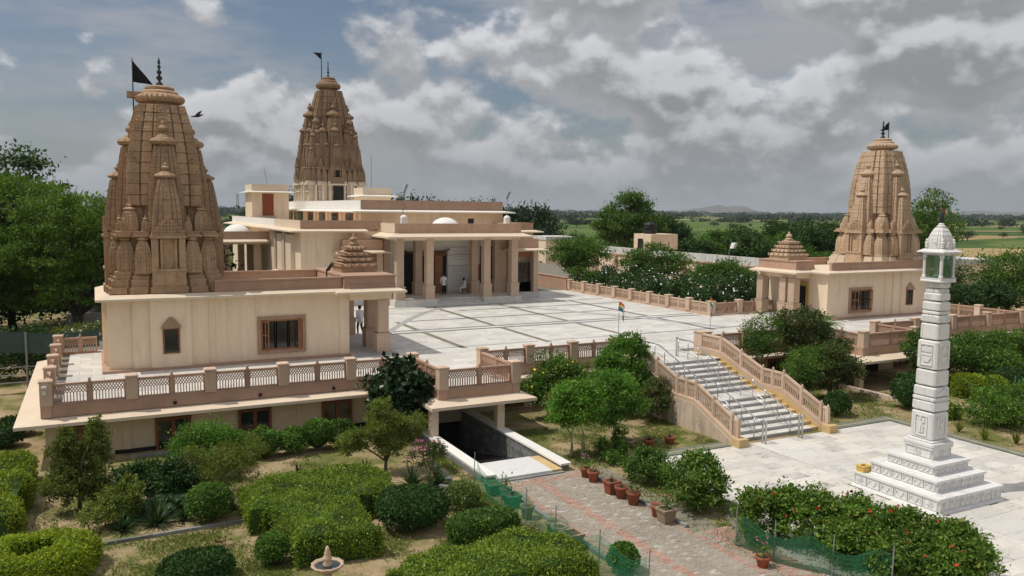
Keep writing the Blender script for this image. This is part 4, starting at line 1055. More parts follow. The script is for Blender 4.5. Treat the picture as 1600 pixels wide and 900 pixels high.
# ------------------------------------------------------------------ white marble pillar
def mast():
    cx, cy = 25.55, 17.9
    r = thing('marble_pillar', (cx, cy, 0), 'tall carved white marble pillar with lantern top on a stepped base in the plaza', 'pillar')
    PM = 'pillar_marble'
    tiers = [(1.66, .02, .56), (1.28, .56, .98), (.92, .98, 1.36), (.53, 1.36, 1.8)]
    for i, (h, z0, z1) in enumerate(tiers):
        mb = MB()
        if i == 0: mb.frustum((cx-h-.07, cy-h-.07, cx+h+.07, cy+h+.07), z0, (cx-h, cy-h, cx+h, cy+h), z0+.1)
        mb.cbox(cx, cy, z0 if i else z0+.1, h-.03, h-.03, z1-.07)
        mb.cbox(cx, cy, z1-.07, h+.03, h+.03, z1)
        if i: mb.frustum((cx-h-.05, cy-h-.05, cx+h+.05, cy+h+.05), z0, (cx-h+.02, cy-h+.02, cx+h-.02, cy+h-.02), z0+.05)
        t_ = mb.build('base_tier', PM, r)
        n = (6, 6, 3, 1)[i]; ph = z1-z0-(.2 if i == 0 else .15); w = 2*(h-.03)/n
        # carved panels with raised borders, rosettes and scrolls
        for kind in (0, 1):
            me = MB(); pw = w-.05
            me.box(-pw/2, -.012, 0, pw/2, .03, ph)
            b = .025
            me.box(-pw/2, -.035, 0, -pw/2+b, -.012, ph); me.box(pw/2-b, -.035, 0, pw/2, -.012, ph); me.box(-pw/2+b, -.035, ph-b, pw/2-b, -.012, ph); me.box(-pw/2+b, -.035, 0, pw/2-b, -.012, b)
            R_ = min(pw, ph)*.36
            if kind == 0 and i in (0,):
                for k in range(8):
                    a0 = k*math.pi/4
                    me.bar((.02*math.cos(a0), -.022, ph/2+.02*math.sin(a0)), (R_*math.cos(a0), -.022, ph/2+R_*math.sin(a0)*.95), .02, .035, 0, (0, 1, 0))
            elif i == 3:
                for k in range(16):
                    a0, a1 = k*math.pi/8, (k+1)*math.pi/8
                    me.bar((R_*math.cos(a0), -.022, ph/2+R_*math.sin(a0)), (R_*math.cos(a1), -.022, ph/2+R_*math.sin(a1)), .02, .025, 0, (0, 1, 0))
                for dz in (-.05, .03): me.bar((-.09, -.022, ph/2+dz), (.09, -.022, ph/2+dz), .02, .03, 0, (0, 1, 0))
                me.bar((.04, -.022, ph/2-.1), (.04, -.022, ph/2+.1), .02, .03, 0, (1, 0, 0))
            else:
                prev = None
                for k in range(13):
                    u = k/12; q = (-pw*.38+pw*.76*u, -.022, ph/2+ph*.26*math.sin(u*math.pi*(3 if i < 2 else 5)))
                    if prev: me.bar(prev, q, .02, .035, 0, (0, 1, 0))
                    prev = q
            mesh = me.mesh('carved_panel', PM)
            for k in range(4):
                for j in range(n):
                    if (j in (0, n-1) or i != 0) != (kind == 0): continue
                    px, py = face_xy(cx, cy, k, -h+.03+w*(j+.5), -(h-.03)-.004)
                    put('carved_panel', mesh, t_, (px, py, z0+(.12 if i == 0 else .07)), (0, 0, k*math.pi/2))
    # shaft of stacked blocks, tapering
    segs = [(1.8, 1.93, 0.58), (1.93, 2.0, 0.5), (2.0, 2.95, 0.425), (3.0, 3.33, 0.425), (3.35, 3.48, 0.428), (3.5, 3.83, 0.412), (3.87, 4.4, 0.38), (4.44, 5.42, 0.374), (5.46, 6.0, 0.335), (6.04, 6.3, 0.341), (6.32, 6.43, 0.328), (6.45, 6.75, 0.328), (6.79, 7.05, 0.31), (7.05, 7.2, 0.279), (7.22, 7.42, 0.3), (7.42, 7.5, 0.42)]
    for i, (z0, z1, h) in enumerate(segs):
        mb = MB(); c = .05
        def oct_(hh, cc): return [(-hh+cc, -hh), (hh-cc, -hh), (hh, -hh+cc), (hh, hh-cc), (hh-cc, hh), (-hh+cc, hh), (-hh, hh-cc), (-hh, -hh+cc)]
        sh = .04 if z1-z0 > .2 else .025
        rr = []
        for z, k in ((z0, h-sh), (z0+sh, h), (z1-sh, h*.992), (z1, h-sh)):
            rr.append([(cx+x, cy+y, z) for x, y in oct_(k, c)])
        mb.rings(rr)
        s_o = mb.build('shaft_block', PM, r)
        if z1-z0 > .2:
            for k in range(4):
                cc = MB(); px, py = face_xy(cx, cy, k, h-.09, -h-.004); qx, qy = face_xy(cx, cy, k, h-.13, -h+.02)
                cc.box(px, py, z0+sh, qx, qy, z1-sh)
                px, py = face_xy(cx, cy, k, -h+.09, -h-.004); qx, qy = face_xy(cx, cy, k, -h+.13, -h+.02)
                cc.box(px, py, z0+sh, qx, qy, z1-sh); cc.build('corner_fillet', PM, s_o)
        if z1-z0 > .9:
            for k in range(4):
                m2 = MB()
                def fb(x0, za, x1, zb, d0, d1):
                    p0 = face_xy(cx, cy, k, x0, -h-d0); p1 = face_xy(cx, cy, k, x1, -h+d1); m2.box(p0[0], p0[1], za, p1[0], p1[1], zb)
                a, b = z0+.12, z1-.12
                fb(-.23, a, -.2, b, .03, .02); fb(.2, a, .23, b, .03, .02); fb(-.2, b-.03, .2, b, .03, .02); fb(-.2, a, .2, a+.03, .03, .02)
                if z0 < 3:
                    for dx, za, zb in ((-.05, .1, .3), (.06, .12, .34), (0, .34, .5), (.08, .45, .6), (-.03, .55, .68)):
                        fb(dx-.045, a+za, dx+.045, a+zb, .03, .02)
                else:
                    fb(-.2, (a+b)/2-.02, .2, (a+b)/2+.02, .025, .02)
                    for j in range(4): fb(-.18+.045*j, (a+b)/2+.1+.05*j, .18-.045*j, (a+b)/2+.15+.05*j, .025, .02)
                    for j in range(4): fb(-.1-.03*j, a+.12+.05*j, .1+.03*j, a+.17+.05*j, .025, .02)
                m2.build('relief_panel', PM, s_o)
    # lantern with glass panes
    ln = MB().cbox(cx, cy, 7.5, .39, .39, 7.56).cbox(cx, cy, 8.34, .38, .38, 8.42).frustum((cx-.5, cy-.5, cx+.5, cy+.5), 8.42, (cx-.5, cy-.5, cx+.5, cy+.5), 8.46).frustum((cx-.5, cy-.5, cx+.5, cy+.5), 8.46, (cx-.34, cy-.34, cx+.34, cy+.34), 8.55).build('lantern', PM, r)
    for sx in (-1, 1):
        for sy in (-1, 1):
            MB().lathe([(.075, 0), (.08, .05), (.055, .1), (.055, .66), (.08, .72), (.08, .78)], (cx+sx*.31, cy+sy*.31, 7.56), 10).build('corner_column', PM, ln)
    for k in range(4):
        px, py = face_xy(cx, cy, k, -.25, -.33); qx, qy = face_xy(cx, cy, k, .25, -.31)
        MB().box(px, py, 7.57, qx, qy, 8.33).build('pane', 'pane_clear', ln)
    MB().lathe([(.16, 0), (.2, .06), (.13, .12), (.12, .3), (.15, .36), (.07, .42), (.09, .5), (.07, .57), (.02, .61)], (cx, cy, 7.57), 12).build('statuette', PM, ln, True)
    # dome of ribbed petals
    dm = MB()
    rows = [(8.55, .31), (8.7, .315), (8.85, .30), (9.0, .265), (9.15, .205), (9.27, .14)]
    courses(dm, cx, cy, rows, .012, .985); dm.lathe([(.10, 9.25), (.14, 9.28), (.145, 9.32), (.09, 9.35), (.1, 9.38), (.05, 9.42)], (cx, cy, 0), 16)
    d_ = dm.build('dome', PM, r)
    for k in range(4):
        m3 = MB()
        for j in range(4):
            p0 = face_xy(cx, cy, k, -.15+.035*j, -.36); p1 = face_xy(cx, cy, k, .15-.035*j, -.28); m3.box(p0[0], p0[1], 8.55+.06*j, p1[0], p1[1], 8.61+.06*j)
        m3.build('gable', PM, d_)
        px, py = face_xy(cx, cy, k, .29, -.29); MB().lathe([(.05, 0), (.055, .15), (.065, .18), (.035, .21), (.045, .26), (.01, .32)], (px, py, 8.58), 8).build('corner_finial', PM, d_)
    MB().lathe([(.03, 0), (.07, .06), (.03, .12), (.09, .2), (.03, .27), (.06, .33), (.01, .42)], (cx, cy, 9.4), 10).build('metal_finial', 'bronze_dark', r, True)
    MB().box(cx-.02, cy-.01, 9.7, cx+.16, cy+.01, 9.9).build('vane', 'door_brown', r)
mast()
db = thing('donation_box', (24.15, 19.75, 0), 'small yellow painted box on the corner of the white pillar base', 'box')
mb = MB(); x, y = 24.12, 19.32
mb.box(x-.2, y-.15, .56, x+.2, y+.15, .74); mb.box(x-.22, y-.17, .74, x+.22, y-.08, .78).box(x-.22, y+.08, .74, x+.22, y+.17, .78).box(x-.22, y-.08, .74, x-.12, y+.08, .78).box(x+.12, y-.08, .74, x+.22, y+.08, .78)
mb.build('case', 'yellow_paint', db); MB().box(x-.12, y-.08, .741, x+.12, y+.08, .746).build('slot', 'wood', db)

# ------------------------------------------------------------------ buildings beyond the fence
ob = thing('long_outbuilding', (56, 70, 0), 'long low cream building with stained white roof parapet beyond the flowering shrubs', 'building')
MB().box(55, 46, 0, 62, 86, 4.6).build('wall', 'cream', ob)
MB().box(54.85, 45.9, 4.6, 62.1, 86.1, 4.72).build('string_course', 'pink_stone', ob)
MB().box(54.95, 46, 4.72, 55.2, 86, 5.5).box(55.201, 46, 4.72, 62, 46.25, 5.5).build('roof_parapet', 'stained_white', ob)
for i in range(9):
    y = 48+i*4.2
    w = MB().box(54.9, y, 1.0, 55.01, y+1.3, 2.6).build('window', 'wood', ob); MB().box(54.88, y+.1, 1.1, 54.9, y+1.2, 2.5).build('pane', 'pane_dark', w)
    MB().box(54.55, y+2.3, 0, 54.99, y+2.75, 4.5).build('pier', 'tan_stone', ob)
sr = MB().box(56.2, 74.9, 5.4, 60.0, 78.2, 7.15).build('stair_room', 'cream', ob)
MB().box(56.17, 76.4, 5.4, 56.21, 77.4, 6.6).build('doorway', 'dark_room', sr)
wt = thing('water_tank', (57.3, 76.6, 7.15), 'black plastic water tank on the roof stair room', 'tank')
MB().lathe([(.72, 0), (.75, .1), (.75, .4), (.71, .45), (.75, .5), (.75, .85), (.71, .9), (.75, .95), (.7, 1.15), (.35, 1.28), (.3, 1.34), (.05, 1.36)], (57.3, 76.6, 7.15), 24).build('tank_body', 'tank_black', wt, True)
MB().tube([(58.15, 76.6, 7.15), (58.15, 76.6, 8.3)], .03).build('pipe', 'grey_metal', wt)
for (x0, y0, x1, y1, h, lab, nm) in ((59, 104, 64, 109, 5.9, 'small whitewashed block house behind the main temple', 'block_house'), (83, 58, 94, 64, 4.6, 'low white walled shed near the trees behind the pale tan spire', 'white_shed'), (82, 43, 92, 46, 3.2, 'low pinkish wall shed among trees beyond the tan-spired shrine terrace', 'low_shed')):
    b = thing(nm, ((x0+x1)/2, (y0+y1)/2, 0), lab, 'building')
    MB().box(x0, y0, 0, x1, y1, h-.5).build('wall', 'cream', b); MB().box(x0-.1, y0-.1, h-.5, x1+.1, y1+.1, h).build('roof_parapet', 'stained_white', b)
    for i in range(2):
        w = MB().box(x0-.05, y0+1+i*1.8, 1, x0+.01, y0+2+i*1.8, 2.2).build('window', 'wood', b)
tag(MB().box(41.2, 70, -.02, 52, 100, .02).build('service_yard', 'pale_band', loc=(46, 80, 0)), kind='structure')

# street lamp, floodlight, antennas, CCTV
lp = thing('street_lamp', (50, 55.2, 0), 'white hooded street lamp before the long cream building', 'lamp')
MB().tube([(50, 55.2, 0), (50, 55.2, 6.3), (50.05, 55.1, 6.6)], .05, .035).build('pole', 'grey_metal', lp)
MB().frustum((49.95, 54.7, 50.25, 55.1), 6.55, (50.05, 54.5, 50.35, 55.0), 7.05).build('lamp_head', 'white_paint', lp)
fl = thing('floodlight', (10.6, 41.0, 6.2), 'small black floodlight on the roof of the brown-spired shrine', 'floodlight')
MB().bar((10.5, 41.05, 6.55), (10.72, 40.9, 6.9), .34, .1).build('head', 'black_metal', fl); MB().box(10.42, 41.0, 6.15, 10.47, 41.1, 6.6).build('bracket', 'black_metal', fl)
fl = thing('floodlight', (27.5, 61.5, 7.9), 'small black floodlight beside the white porch dome', 'floodlight')
MB().box(27.3, 61.0, 8.55, 27.75, 61.2, 9.0).build('head', 'black_metal', fl); MB().box(27.48, 61.05, 7.9, 27.54, 61.15, 8.6).build('bracket', 'black_metal', fl)
for (x, y, z, h, lean, lab) in ((21.5, 60.8, 9.2, 2.3, .25, 'thin rod with small vane on the white roof post toward the brown-spired shrine'), (30.6, 60.7, 9.2, 1.9, .1, 'thin rod with tilted vane on the white roof post toward the courtyard fence'), (15.8, 85.5, 12, 1.9, -.35, 'thin leaning antenna on the roof cabin with brown door'), (23.6, 75.5, 11.6, 3.2, 0, 'tall thin antenna on the small roof cabin beside the main spire')):
    a = thing('antenna', (x, y, z), lab, 'antenna')
    MB().tube([(x, y, z-.1), (x+lean, y, z+h)], .035, .02, 5).build('rod', 'grey_metal', a)
    if 'vane' in lab: MB().bar((x+lean*.7-.05, y, z+h*.75), (x+lean*.7+.25, y, z+h+.15), .03, .16).build('vane', 'grey_metal', a)
cc = thing('security_camera', (-1.85, 34.3, 2.9), 'small white security camera on the corner pillar of the brown-spired shrine terrace', 'camera')
MB().box(-1.98, 34.18, 2.92, -1.82, 34.33, 3.0).box(-1.96, 34.26, 2.68, -1.84, 34.33, 2.84).build('housing', 'white_paint', cc)
for i, (x, z) in enumerate(((2.6, 1.92), (5.9, 1.92), (9.0, 1.92))):
    sp = thing('drain_spout', (x, YF-.2, z), 'small black drain spout in the base band of the brown-spired shrine terrace parapet', 'spout', 'drain spouts in the brown-spired shrine terrace band')
    MB().box(x-.06, YF-.22, z-.06, x+.06, YF-.15, z+.06).build('spout_pipe', 'black_metal', sp)

# five-colour flags on thin poles
def jain_flag(x, y, h, lab, w=.75, hgt=.62, sag=.5):
    f = thing('striped_flag', (x, y, CZ_), lab, 'flag')
    MB().tube([(x, y, CZ_-.05), (x, y, CZ_+h)], .022, .016, 6).build('pole', 'grey_metal', f)
    for i, m in enumerate(('flag_red', 'flag_yellow', 'flag_white', 'flag_green', 'flag_blue')):
        mb = MB(); vs = []
        for k in range(9):
            u = k/8
            for s in (0, 1):
                z = CZ_+h-.03-hgt*(i+s)/5-sag*u*u*.8-.12*u*(i+s)/5
                vs.append((x+w*u*(1-.25*u)-.1*(i+s)/5*u, y+.09*math.sin(u*8+i*.3), z))
        mb.add(vs, [(2*k, 2*k+1, 2*k+3, 2*k+2) for k in range(8)])
        mb.build('stripe', m, f)
jain_flag(26.75, 38.5, 2.35, 'five-striped flag on a thin pole inside the courtyard behind the leafy stair tree', .6, .48, .75)
jain_flag(33.9, 38.9, 2.3, 'limp five-striped flag on a pole near the stair gate pillar', .3, .5, .9)
jain_flag(44.2, 60.2, 2.4, 'striped flag on a pole among the white flowering shrubs', .45, .6, .4)

# ------------------------------------------------------------------ people
def person(loc, rz, joints, lab, trousers='trouser_dark', hairless=False, shirt='shirt_white', long_shirt=False):
    J = {k: Vector(v[:3]) for k, v in joints.items()}
    rad = dict(pelvis=.15, waist=.135, chest=.165, neck=.055, head0=.085, head=.10, top=.075, lsh=.075, rsh=.075, lel=.05, rel=.05, lwr=.036, rwr=.036, lha=.042, rha=.042, lfi=.02, rfi=.02, lhip=.1, rhip=.1, lkn=.07, rkn=.07, lan=.048, ran=.048, lto=.036, rto=.036)
    E_ = [('pelvis', 'waist'), ('waist', 'chest'), ('chest', 'neck'), ('neck', 'head0'), ('head0', 'head'), ('head', 'top'), ('chest', 'lsh'), ('lsh', 'lel'), ('lel', 'lwr'), ('lwr', 'lha'), ('lha', 'lfi'), ('chest', 'rsh'), ('rsh', 'rel'), ('rel', 'rwr'), ('rwr', 'rha'), ('rha', 'rfi'),
          ('pelvis', 'lhip'), ('lhip', 'lkn'), ('lkn', 'lan'), ('lan', 'lto'), ('pelvis', 'rhip'), ('rhip', 'rkn'), ('rkn', 'ran'), ('ran', 'rto')]
    names = list(rad)
    me = bpy.data.meshes.new('tmp'); me.from_pydata([J[n] for n in names], [(names.index(a), names.index(b)) for a, b in E_], [])
    o = bpy.data.objects.new('tmp', me); COL.objects.link(o)
    md = o.modifiers.new('s', 'SKIN'); ss = o.modifiers.new('d', 'SUBSURF'); ss.levels = ss.render_levels = 2
    for i, n in enumerate(names):
        sv = me.skin_vertices[0].data[i]; k = rad[n]; sv.radius = (k, k*.72) if n in ('pelvis', 'waist', 'chest') else (k, k)
        sv.use_root = n == 'pelvis'
    dg = bpy.context.evaluated_depsgraph_get(); dg.update()
    bm_ = bpy.data.meshes.new_from_object(o.evaluated_get(dg)); bpy.data.objects.remove(o)
    for m in ('skin', shirt, trousers, 'hair'): bm_.materials.append(MT[m])
    def seg_d(p, a, b):
        d = b-a; u = max(0, min(1, (p-a).dot(d)/max(1e-9, d.dot(d)))); return (p-a-d*u).length
    grp = {0: [('neck', 'head0'), ('head0', 'head'), ('head', 'top'), ('lwr', 'lha'), ('lha', 'lfi'), ('rwr', 'rha'), ('rha', 'rfi'), ('lan', 'lto'), ('ran', 'rto')],
           1: [('pelvis', 'waist'), ('waist', 'chest'), ('chest', 'neck'), ('chest', 'lsh'), ('lsh', 'lel'), ('lel', 'lwr'), ('chest', 'rsh'), ('rsh', 'rel'), ('rel', 'rwr'), ('pelvis', 'lhip'), ('pelvis', 'rhip')],
           2: [('lhip', 'lkn'), ('lkn', 'lan'), ('rhip', 'rkn'), ('rkn', 'ran')]}
    for pl_ in bm_.polygons:
        best = min(((seg_d(pl_.center, J[a], J[b])/(.5*(rad[a]+rad[b])), g_) for g_, L_ in grp.items() for a, b in L_))
        pl_.material_index = best[1]; pl_.use_smooth = True
    root = thing('person', loc, lab, 'person', rz=rz)
    b = bpy.data.objects.new('body', bm_); COL.objects.link(b); b.parent = root
    # hair cap and face details
    hc = J['head']; hm = MB(); fwd = Vector((0, 1, 0))
    prof = [(.108*math.sin(a), .125*math.cos(a)) for a in [math.pi*.62-i*math.pi*.62/7 for i in range(7)]]+[(.004, .126)]
    hm.lathe(prof, (hc.x, hc.y-.018, hc.z+.03), 14)
    h_ = bpy.data.objects.new('hair', hm.mesh('hair', 'hair', ZERO, True)); COL.objects.link(h_); h_.parent = root
    fm = MB().lathe([(.018, -.03), (.02, 0), (.008, .03)], (hc.x, hc.y+.1, hc.z-.02), 6)
    f_ = bpy.data.objects.new('nose', fm.mesh('nose', 'skin')); COL.objects.link(f_); f_.parent = root
    if long_shirt:
        sm = MB(); rs2 = []
        for z, kx, ky in ((1.32, .17, .125), (1.1, .175, .135), (.92, .19, .15), (.74, .21, .17)):
            rs2.append([(kx*math.cos(a), ky*math.sin(a)+.0, z) for a in [2*math.pi*i/16 for i in range(16)]])
        sm.rings(rs2); s_ = bpy.data.objects.new('shirt', sm.mesh('shirt', shirt, ZERO, True)); COL.objects.link(s_); s_.parent = root
    return root
walk = dict(pelvis=(0, 0, .95), waist=(0, .01, 1.12), chest=(0, .03, 1.36), neck=(0, .03, 1.5), head0=(0, .045, 1.56), head=(0, .05, 1.64), top=(0, .04, 1.71), lsh=(-.19, .02, 1.42), lel=(-.25, -.08, 1.16), lwr=(-.25, .04, .94), lha=(-.25, .07, .86), lfi=(-.25, .09, .79), rsh=(.19, .02, 1.42), rel=(.26, -.02, 1.15), rwr=(.24, .16, .97), rha=(.235, .2, .9), rfi=(.23, .22, .83),
            lhip=(-.09, 0, .9), lkn=(-.1, .12, .5), lan=(-.1, .08, .09), lto=(-.1, .22, .035), rhip=(.09, 0, .9), rkn=(.1, .02, .49), ran=(.1, -.22, .14), rto=(.1, -.12, .04))
person((13.85, 46.7, CZ_+.003), R(12), walk, 'person in long white shirt and dark trousers walking away behind the shrine columns', long_shirt=True)
stand = dict(walk); stand.update(lkn=(-.1, .03, .49), lan=(-.11, 0, .09), lto=(-.12, .14, .035), rkn=(.1, .02, .49), ran=(.11, -.03, .09), rto=(.12, .11, .035), lel=(-.27, 0, 1.15), lwr=(-.24, .1, .95), rel=(.27, 0, 1.15), rwr=(.24, .1, .95))
person((25.35, 61.6, CZ_+.5), R(-8), stand, 'person in white shirt and black trousers standing in the temple porch')
sit = dict(pelvis=(0, 0, .55), waist=(0, .02, .72), chest=(0, .06, .95), neck=(0, .09, 1.08), head0=(0, .12, 1.13), head=(0, .14, 1.21), top=(0, .14, 1.28), lsh=(-.19, .05, 1.0), lel=(-.26, .12, .76), lwr=(-.16, .32, .68), lha=(-.12, .38, .66), lfi=(-.1, .44, .65), rsh=(.19, .05, 1.0), rel=(.26, .12, .76), rwr=(.16, .32, .68), rha=(.12, .38, .66), rfi=(.1, .44, .65),
           lhip=(-.1, .04, .53), lkn=(-.12, .44, .52), lan=(-.12, .4, .09), lto=(-.13, .55, .04), rhip=(.1, .04, .53), rkn=(.12, .44, .52), ran=(.12, .42, .09), rto=(.13, .57, .04))
person((27.45, 62.0, CZ_+.5), R(75), sit, 'person in white seated on a brown chair beside the porch columns', trousers='shirt_white')
ch = thing('plastic_chair', (27.45, 62.0, CZ_+.5), 'brown plastic chair under the seated person in the porch', 'chair', rz=R(75))
def lobj(mb, name, mat, par):
    o = bpy.data.objects.new(name, mb.mesh(name, mat)); COL.objects.link(o); o.parent = par; return o
lobj(MB().box(-.25, -.2, .38, .25, .28, .42), 'seat', 'chair_red', ch); lobj(MB().box(-.25, -.26, .5, .25, -.22, .86), 'backrest', 'chair_red', ch)
for x in (-.22, .22):
    for y in (-.23, .25): lobj(MB().box(x-.025, y-.025, 0, x+.025, y+.025, .56 if y < 0 else .38), 'leg', 'chair_red', ch)
# bird in the air
bi = thing('crow', (6.5, 60, 15.9), 'small dark crow flying beside the brown near spire', 'bird')
mb = MB(); mb.rings([[(6.5+x, 60+r*math.cos(a), 15.9+z+r*math.sin(a)) for a in [k*math.pi/4 for k in range(8)]] for x, z, r in ((-.42, -.06, .03), (-.2, -.03, .06), (0, 0, .09), (.18, .05, .075), (.28, .1, .05), (.4, .09, .012))])
mb.build('body', 'crow', bi, True)
mb = MB()
for s in (-1, 1): mb.add([(6.35, 60, 15.93), (6.62, 60, 15.95), (6.75, 60+s*.32, 16.2), (6.72, 60+s*.52, 16.22), (6.5, 60+s*.4, 16.1)], [(0, 1, 2, 3, 4) if s < 0 else (4, 3, 2, 1, 0)])
w_ = mb.build('wings', 'crow', bi); md = w_.modifiers.new('s', 'SOLIDIFY'); md.thickness = .02

# ------------------------------------------------------------------ pots, nets, fountain
def leaf_verts(P, D, U, L, Wd, fold=.18):
    """folded leaf quads: base P, direction D, up U (arrays)"""
    S = np.cross(D, U); S /= (np.linalg.norm(S, axis=1, keepdims=True)+1e-9); Nn = np.cross(S, D)
    L = L[:, None]; Wd = Wd[:, None]
    a = P; b = P+D*L*.5+S*Wd*.5+Nn*Wd*fold; c = P+D*L; d = P+D*L*.5-S*Wd*.5+Nn*Wd*fold
    v = np.stack([a, b, c, d], 1).reshape(-1, 3); n = len(P); i = np.arange(n)[:, None]*4
    f = np.concatenate([i+np.array([[0, 1, 2]]), i+np.array([[0, 2, 3]])], 1).reshape(-1, 3)
    return v, f
def rdir(n, rs, upb=0.):
    d = rs.normal(size=(n, 3)); d[:, 2] += upb; return d/np.linalg.norm(d, axis=1, keepdims=True)
def leaf_mesh(P, mat, size, rs, outward=None, upb=.2, aspect=.5, mi=None):
    n = len(P); D = rdir(n, rs, upb)
    U = rdir(n, rs, 1.2)
    if outward is not None:
        D = D+outward*.5; D /= (np.linalg.norm(D, axis=1, keepdims=True)+1e-9)
        U = rdir(n, rs, .5)*.75+outward*1.5
    L = size*(.55+.9*rs.rand(n))
    v, f = leaf_verts(P, D, U, L, L*aspect)
    return np_mesh('leaves', v, f, mat)
def blades(cx, cy, z, n, L, w, mat, rs, spread=.9, droop=.3, seg=3):
    """rosette of long pointed blades"""
    mb = MB()
    for k in range(n):
        a = rs.rand()*6.283; tilt = rs.rand()**.7*spread; ll = L*(.7+.5*rs.rand()); pts = []
        for i in range(seg+1):
            u = i/seg; r_ = ll*u*math.sin(tilt); h = ll*u*math.cos(tilt)-droop*ll*u*u*math.sin(tilt)
            pts.append(Vector((cx+r_*math.cos(a), cy+r_*math.sin(a), z+h)))
        s = Vector((-math.sin(a), math.cos(a), 0)); vs = []
        for i, p in enumerate(pts):
            ww = w*(1-(i/seg)**1.6)*.5+.002; vs += [p-s*ww, p+s*ww]
        mb.add(vs, [(2*i, 2*i+1, 2*i+3, 2*i+2) for i in range(seg)])
    return mb
def pot(x, y, kind, r, h, lab, grp, plant=None, z=0.03):
    t_ = thing('plant_pot', (x, y, z), lab, 'plant pot', grp)
    m = {'t': 'terracotta', 'c': 'clay_pot', 'g': 'green_pot'}[kind[0]]
    if len(kind) > 1:                                  # square planter
        mb = MB(); mb.frustum((x-r*.75, y-r*.75, x+r*.75, y+r*.75), z, (x-r, y-r, x+r, y+r), z+h*.85)
        k = .05
        for a in ((x-r-.03, y-r-.03, x+r+.03, y-r+k), (x-r-.03, y+r-k, x+r+.03, y+r+.03), (x-r-.03, y-r+k, x-r+k, y+r-k), (x+r-k, y-r+k, x+r+.03, y+r-k)): mb.box(a[0], a[1], z+h*.85, a[2], a[3], z+h)
        mb.build('vessel', m, t_)
        MB().box(x-r+k, y-r+k, z+h*.85, x+r-k, y+r-k, z+h*.92).build('soil', 'pot_soil', t_)
    else:
        MB().lathe([(r*.68, 0), (r*.92, h*.72), (r*.94, h*.74), (r*1.06, h*.76), (r*1.06, h), (r*.9, h), (r*.86, h*.86)], (x, y, z), 16).build('vessel', m, t_, True)
        MB().lathe([(r*.9, h*.80), (r*.88, h*.88)], (x, y, z), 12).build('soil', 'pot_soil', t_)
    if plant:
        rs = np.random.RandomState(int(x*100+y*10) % 9999)
        if plant == 'tuft': tag(blades(x, y, z+h*.85, 16, .3, .025, None, rs).build('leaves', 'leaf_spike', t_), kind='stuff')
        else:
            n = 90; P = rs.normal(size=(n, 3))*np.array([r*.6, r*.6, .12])+np.array([0, 0, h+.2])
            o = tag(mobj('plant', leaf_mesh(P, 'leaf_mid', .09, rs), t_), kind='stuff')
            if plant == 'flower':
                P = rs.normal(size=(14, 3))*np.array([r*.5, r*.5, .06])+np.array([0, 0, h+.42]); tag(mobj('flowers', leaf_mesh(P, 'flower_pink', .06, rs, aspect=.9), t_), kind='stuff')
    return t_
GP = 'red pots lining the garden side of the paver path'
pot(15.62, 24.4, 't', .17, .36, 'small terracotta pot with pink flowers at the top of the path beside the ramp wall', GP, 'flower')
pot(15.62, 23.85, 't', .22, .40, 'round terracotta pot with leafy plant next to the pink flowered pot', GP, 'leafy')
pot(15.52, 22.55, 'ts', .21, .45, 'square terracotta planter in the middle of the red pot row', GP, 'tuft')
pot(15.56, 22.02, 't', .23, .42, 'round terracotta pot beside the square terracotta planter', GP, 'tuft')
pot(15.58, 21.35, 't', .23, .44, 'round terracotta pot with bushy green plant below the planter pair', GP, 'leafy')
pot(15.62, 20.15, 't', .19, .4, 'small terracotta pot touching the square clay planter', GP)
pot(15.58, 19.62, 'cs', .23, .46, 'square clay planter with pink flowers beside the round leafy bush', GP, 'flower')
GG = 'green and clay pots behind the green net'
for i, (x, y, k, r_, h, pl_) in enumerate(((11.85, 24.3, 'gs', .24, .36, None), (12.0, 23.7, 'g', .2, .36, 'leafy'), (11.9, 23.0, 'gs', .24, .38, 'tuft'), (11.85, 21.85, 'c', .22, .42, None), (11.95, 20.4, 'c', .21, .40, None), (11.9, 19.95, 'c', .23, .42, None), (11.95, 19.3, 'cs', .25, .44, None))):
    lab = ['square green planter nearest the ramp wall behind the net', 'round green pot with a leafy plant behind the net', 'square green planter with grassy tuft behind the net', 'round clay pot standing alone behind the net midway down the path', 'upper of two touching round clay pots behind the net', 'lower of two touching round clay pots behind the net', 'square clay planter at the lower end of the netted pot row'][i]
    pot(x, y, k, r_, h, lab, GG, pl_)
for i, (x, y) in enumerate(((19.3, 26.9), (20.1, 26.6), (21.2, 26.6))):
    pot(x, y, 'c' if i == 0 else 't', .24, .32, ['pale bowl pot on the dry lawn under the stair trees', 'middle terracotta pot on the dry lawn under the stair trees', 'terracotta pot on the dry lawn closest to the stair wall'][i], 'pots on the dry lawn', 'tuft' if i else None, 0)
pot(16.0, 15.9, 't', .2, .3, 'terracotta pot with pink flowers at the foot of the dense green net', 'pots', 'flower')

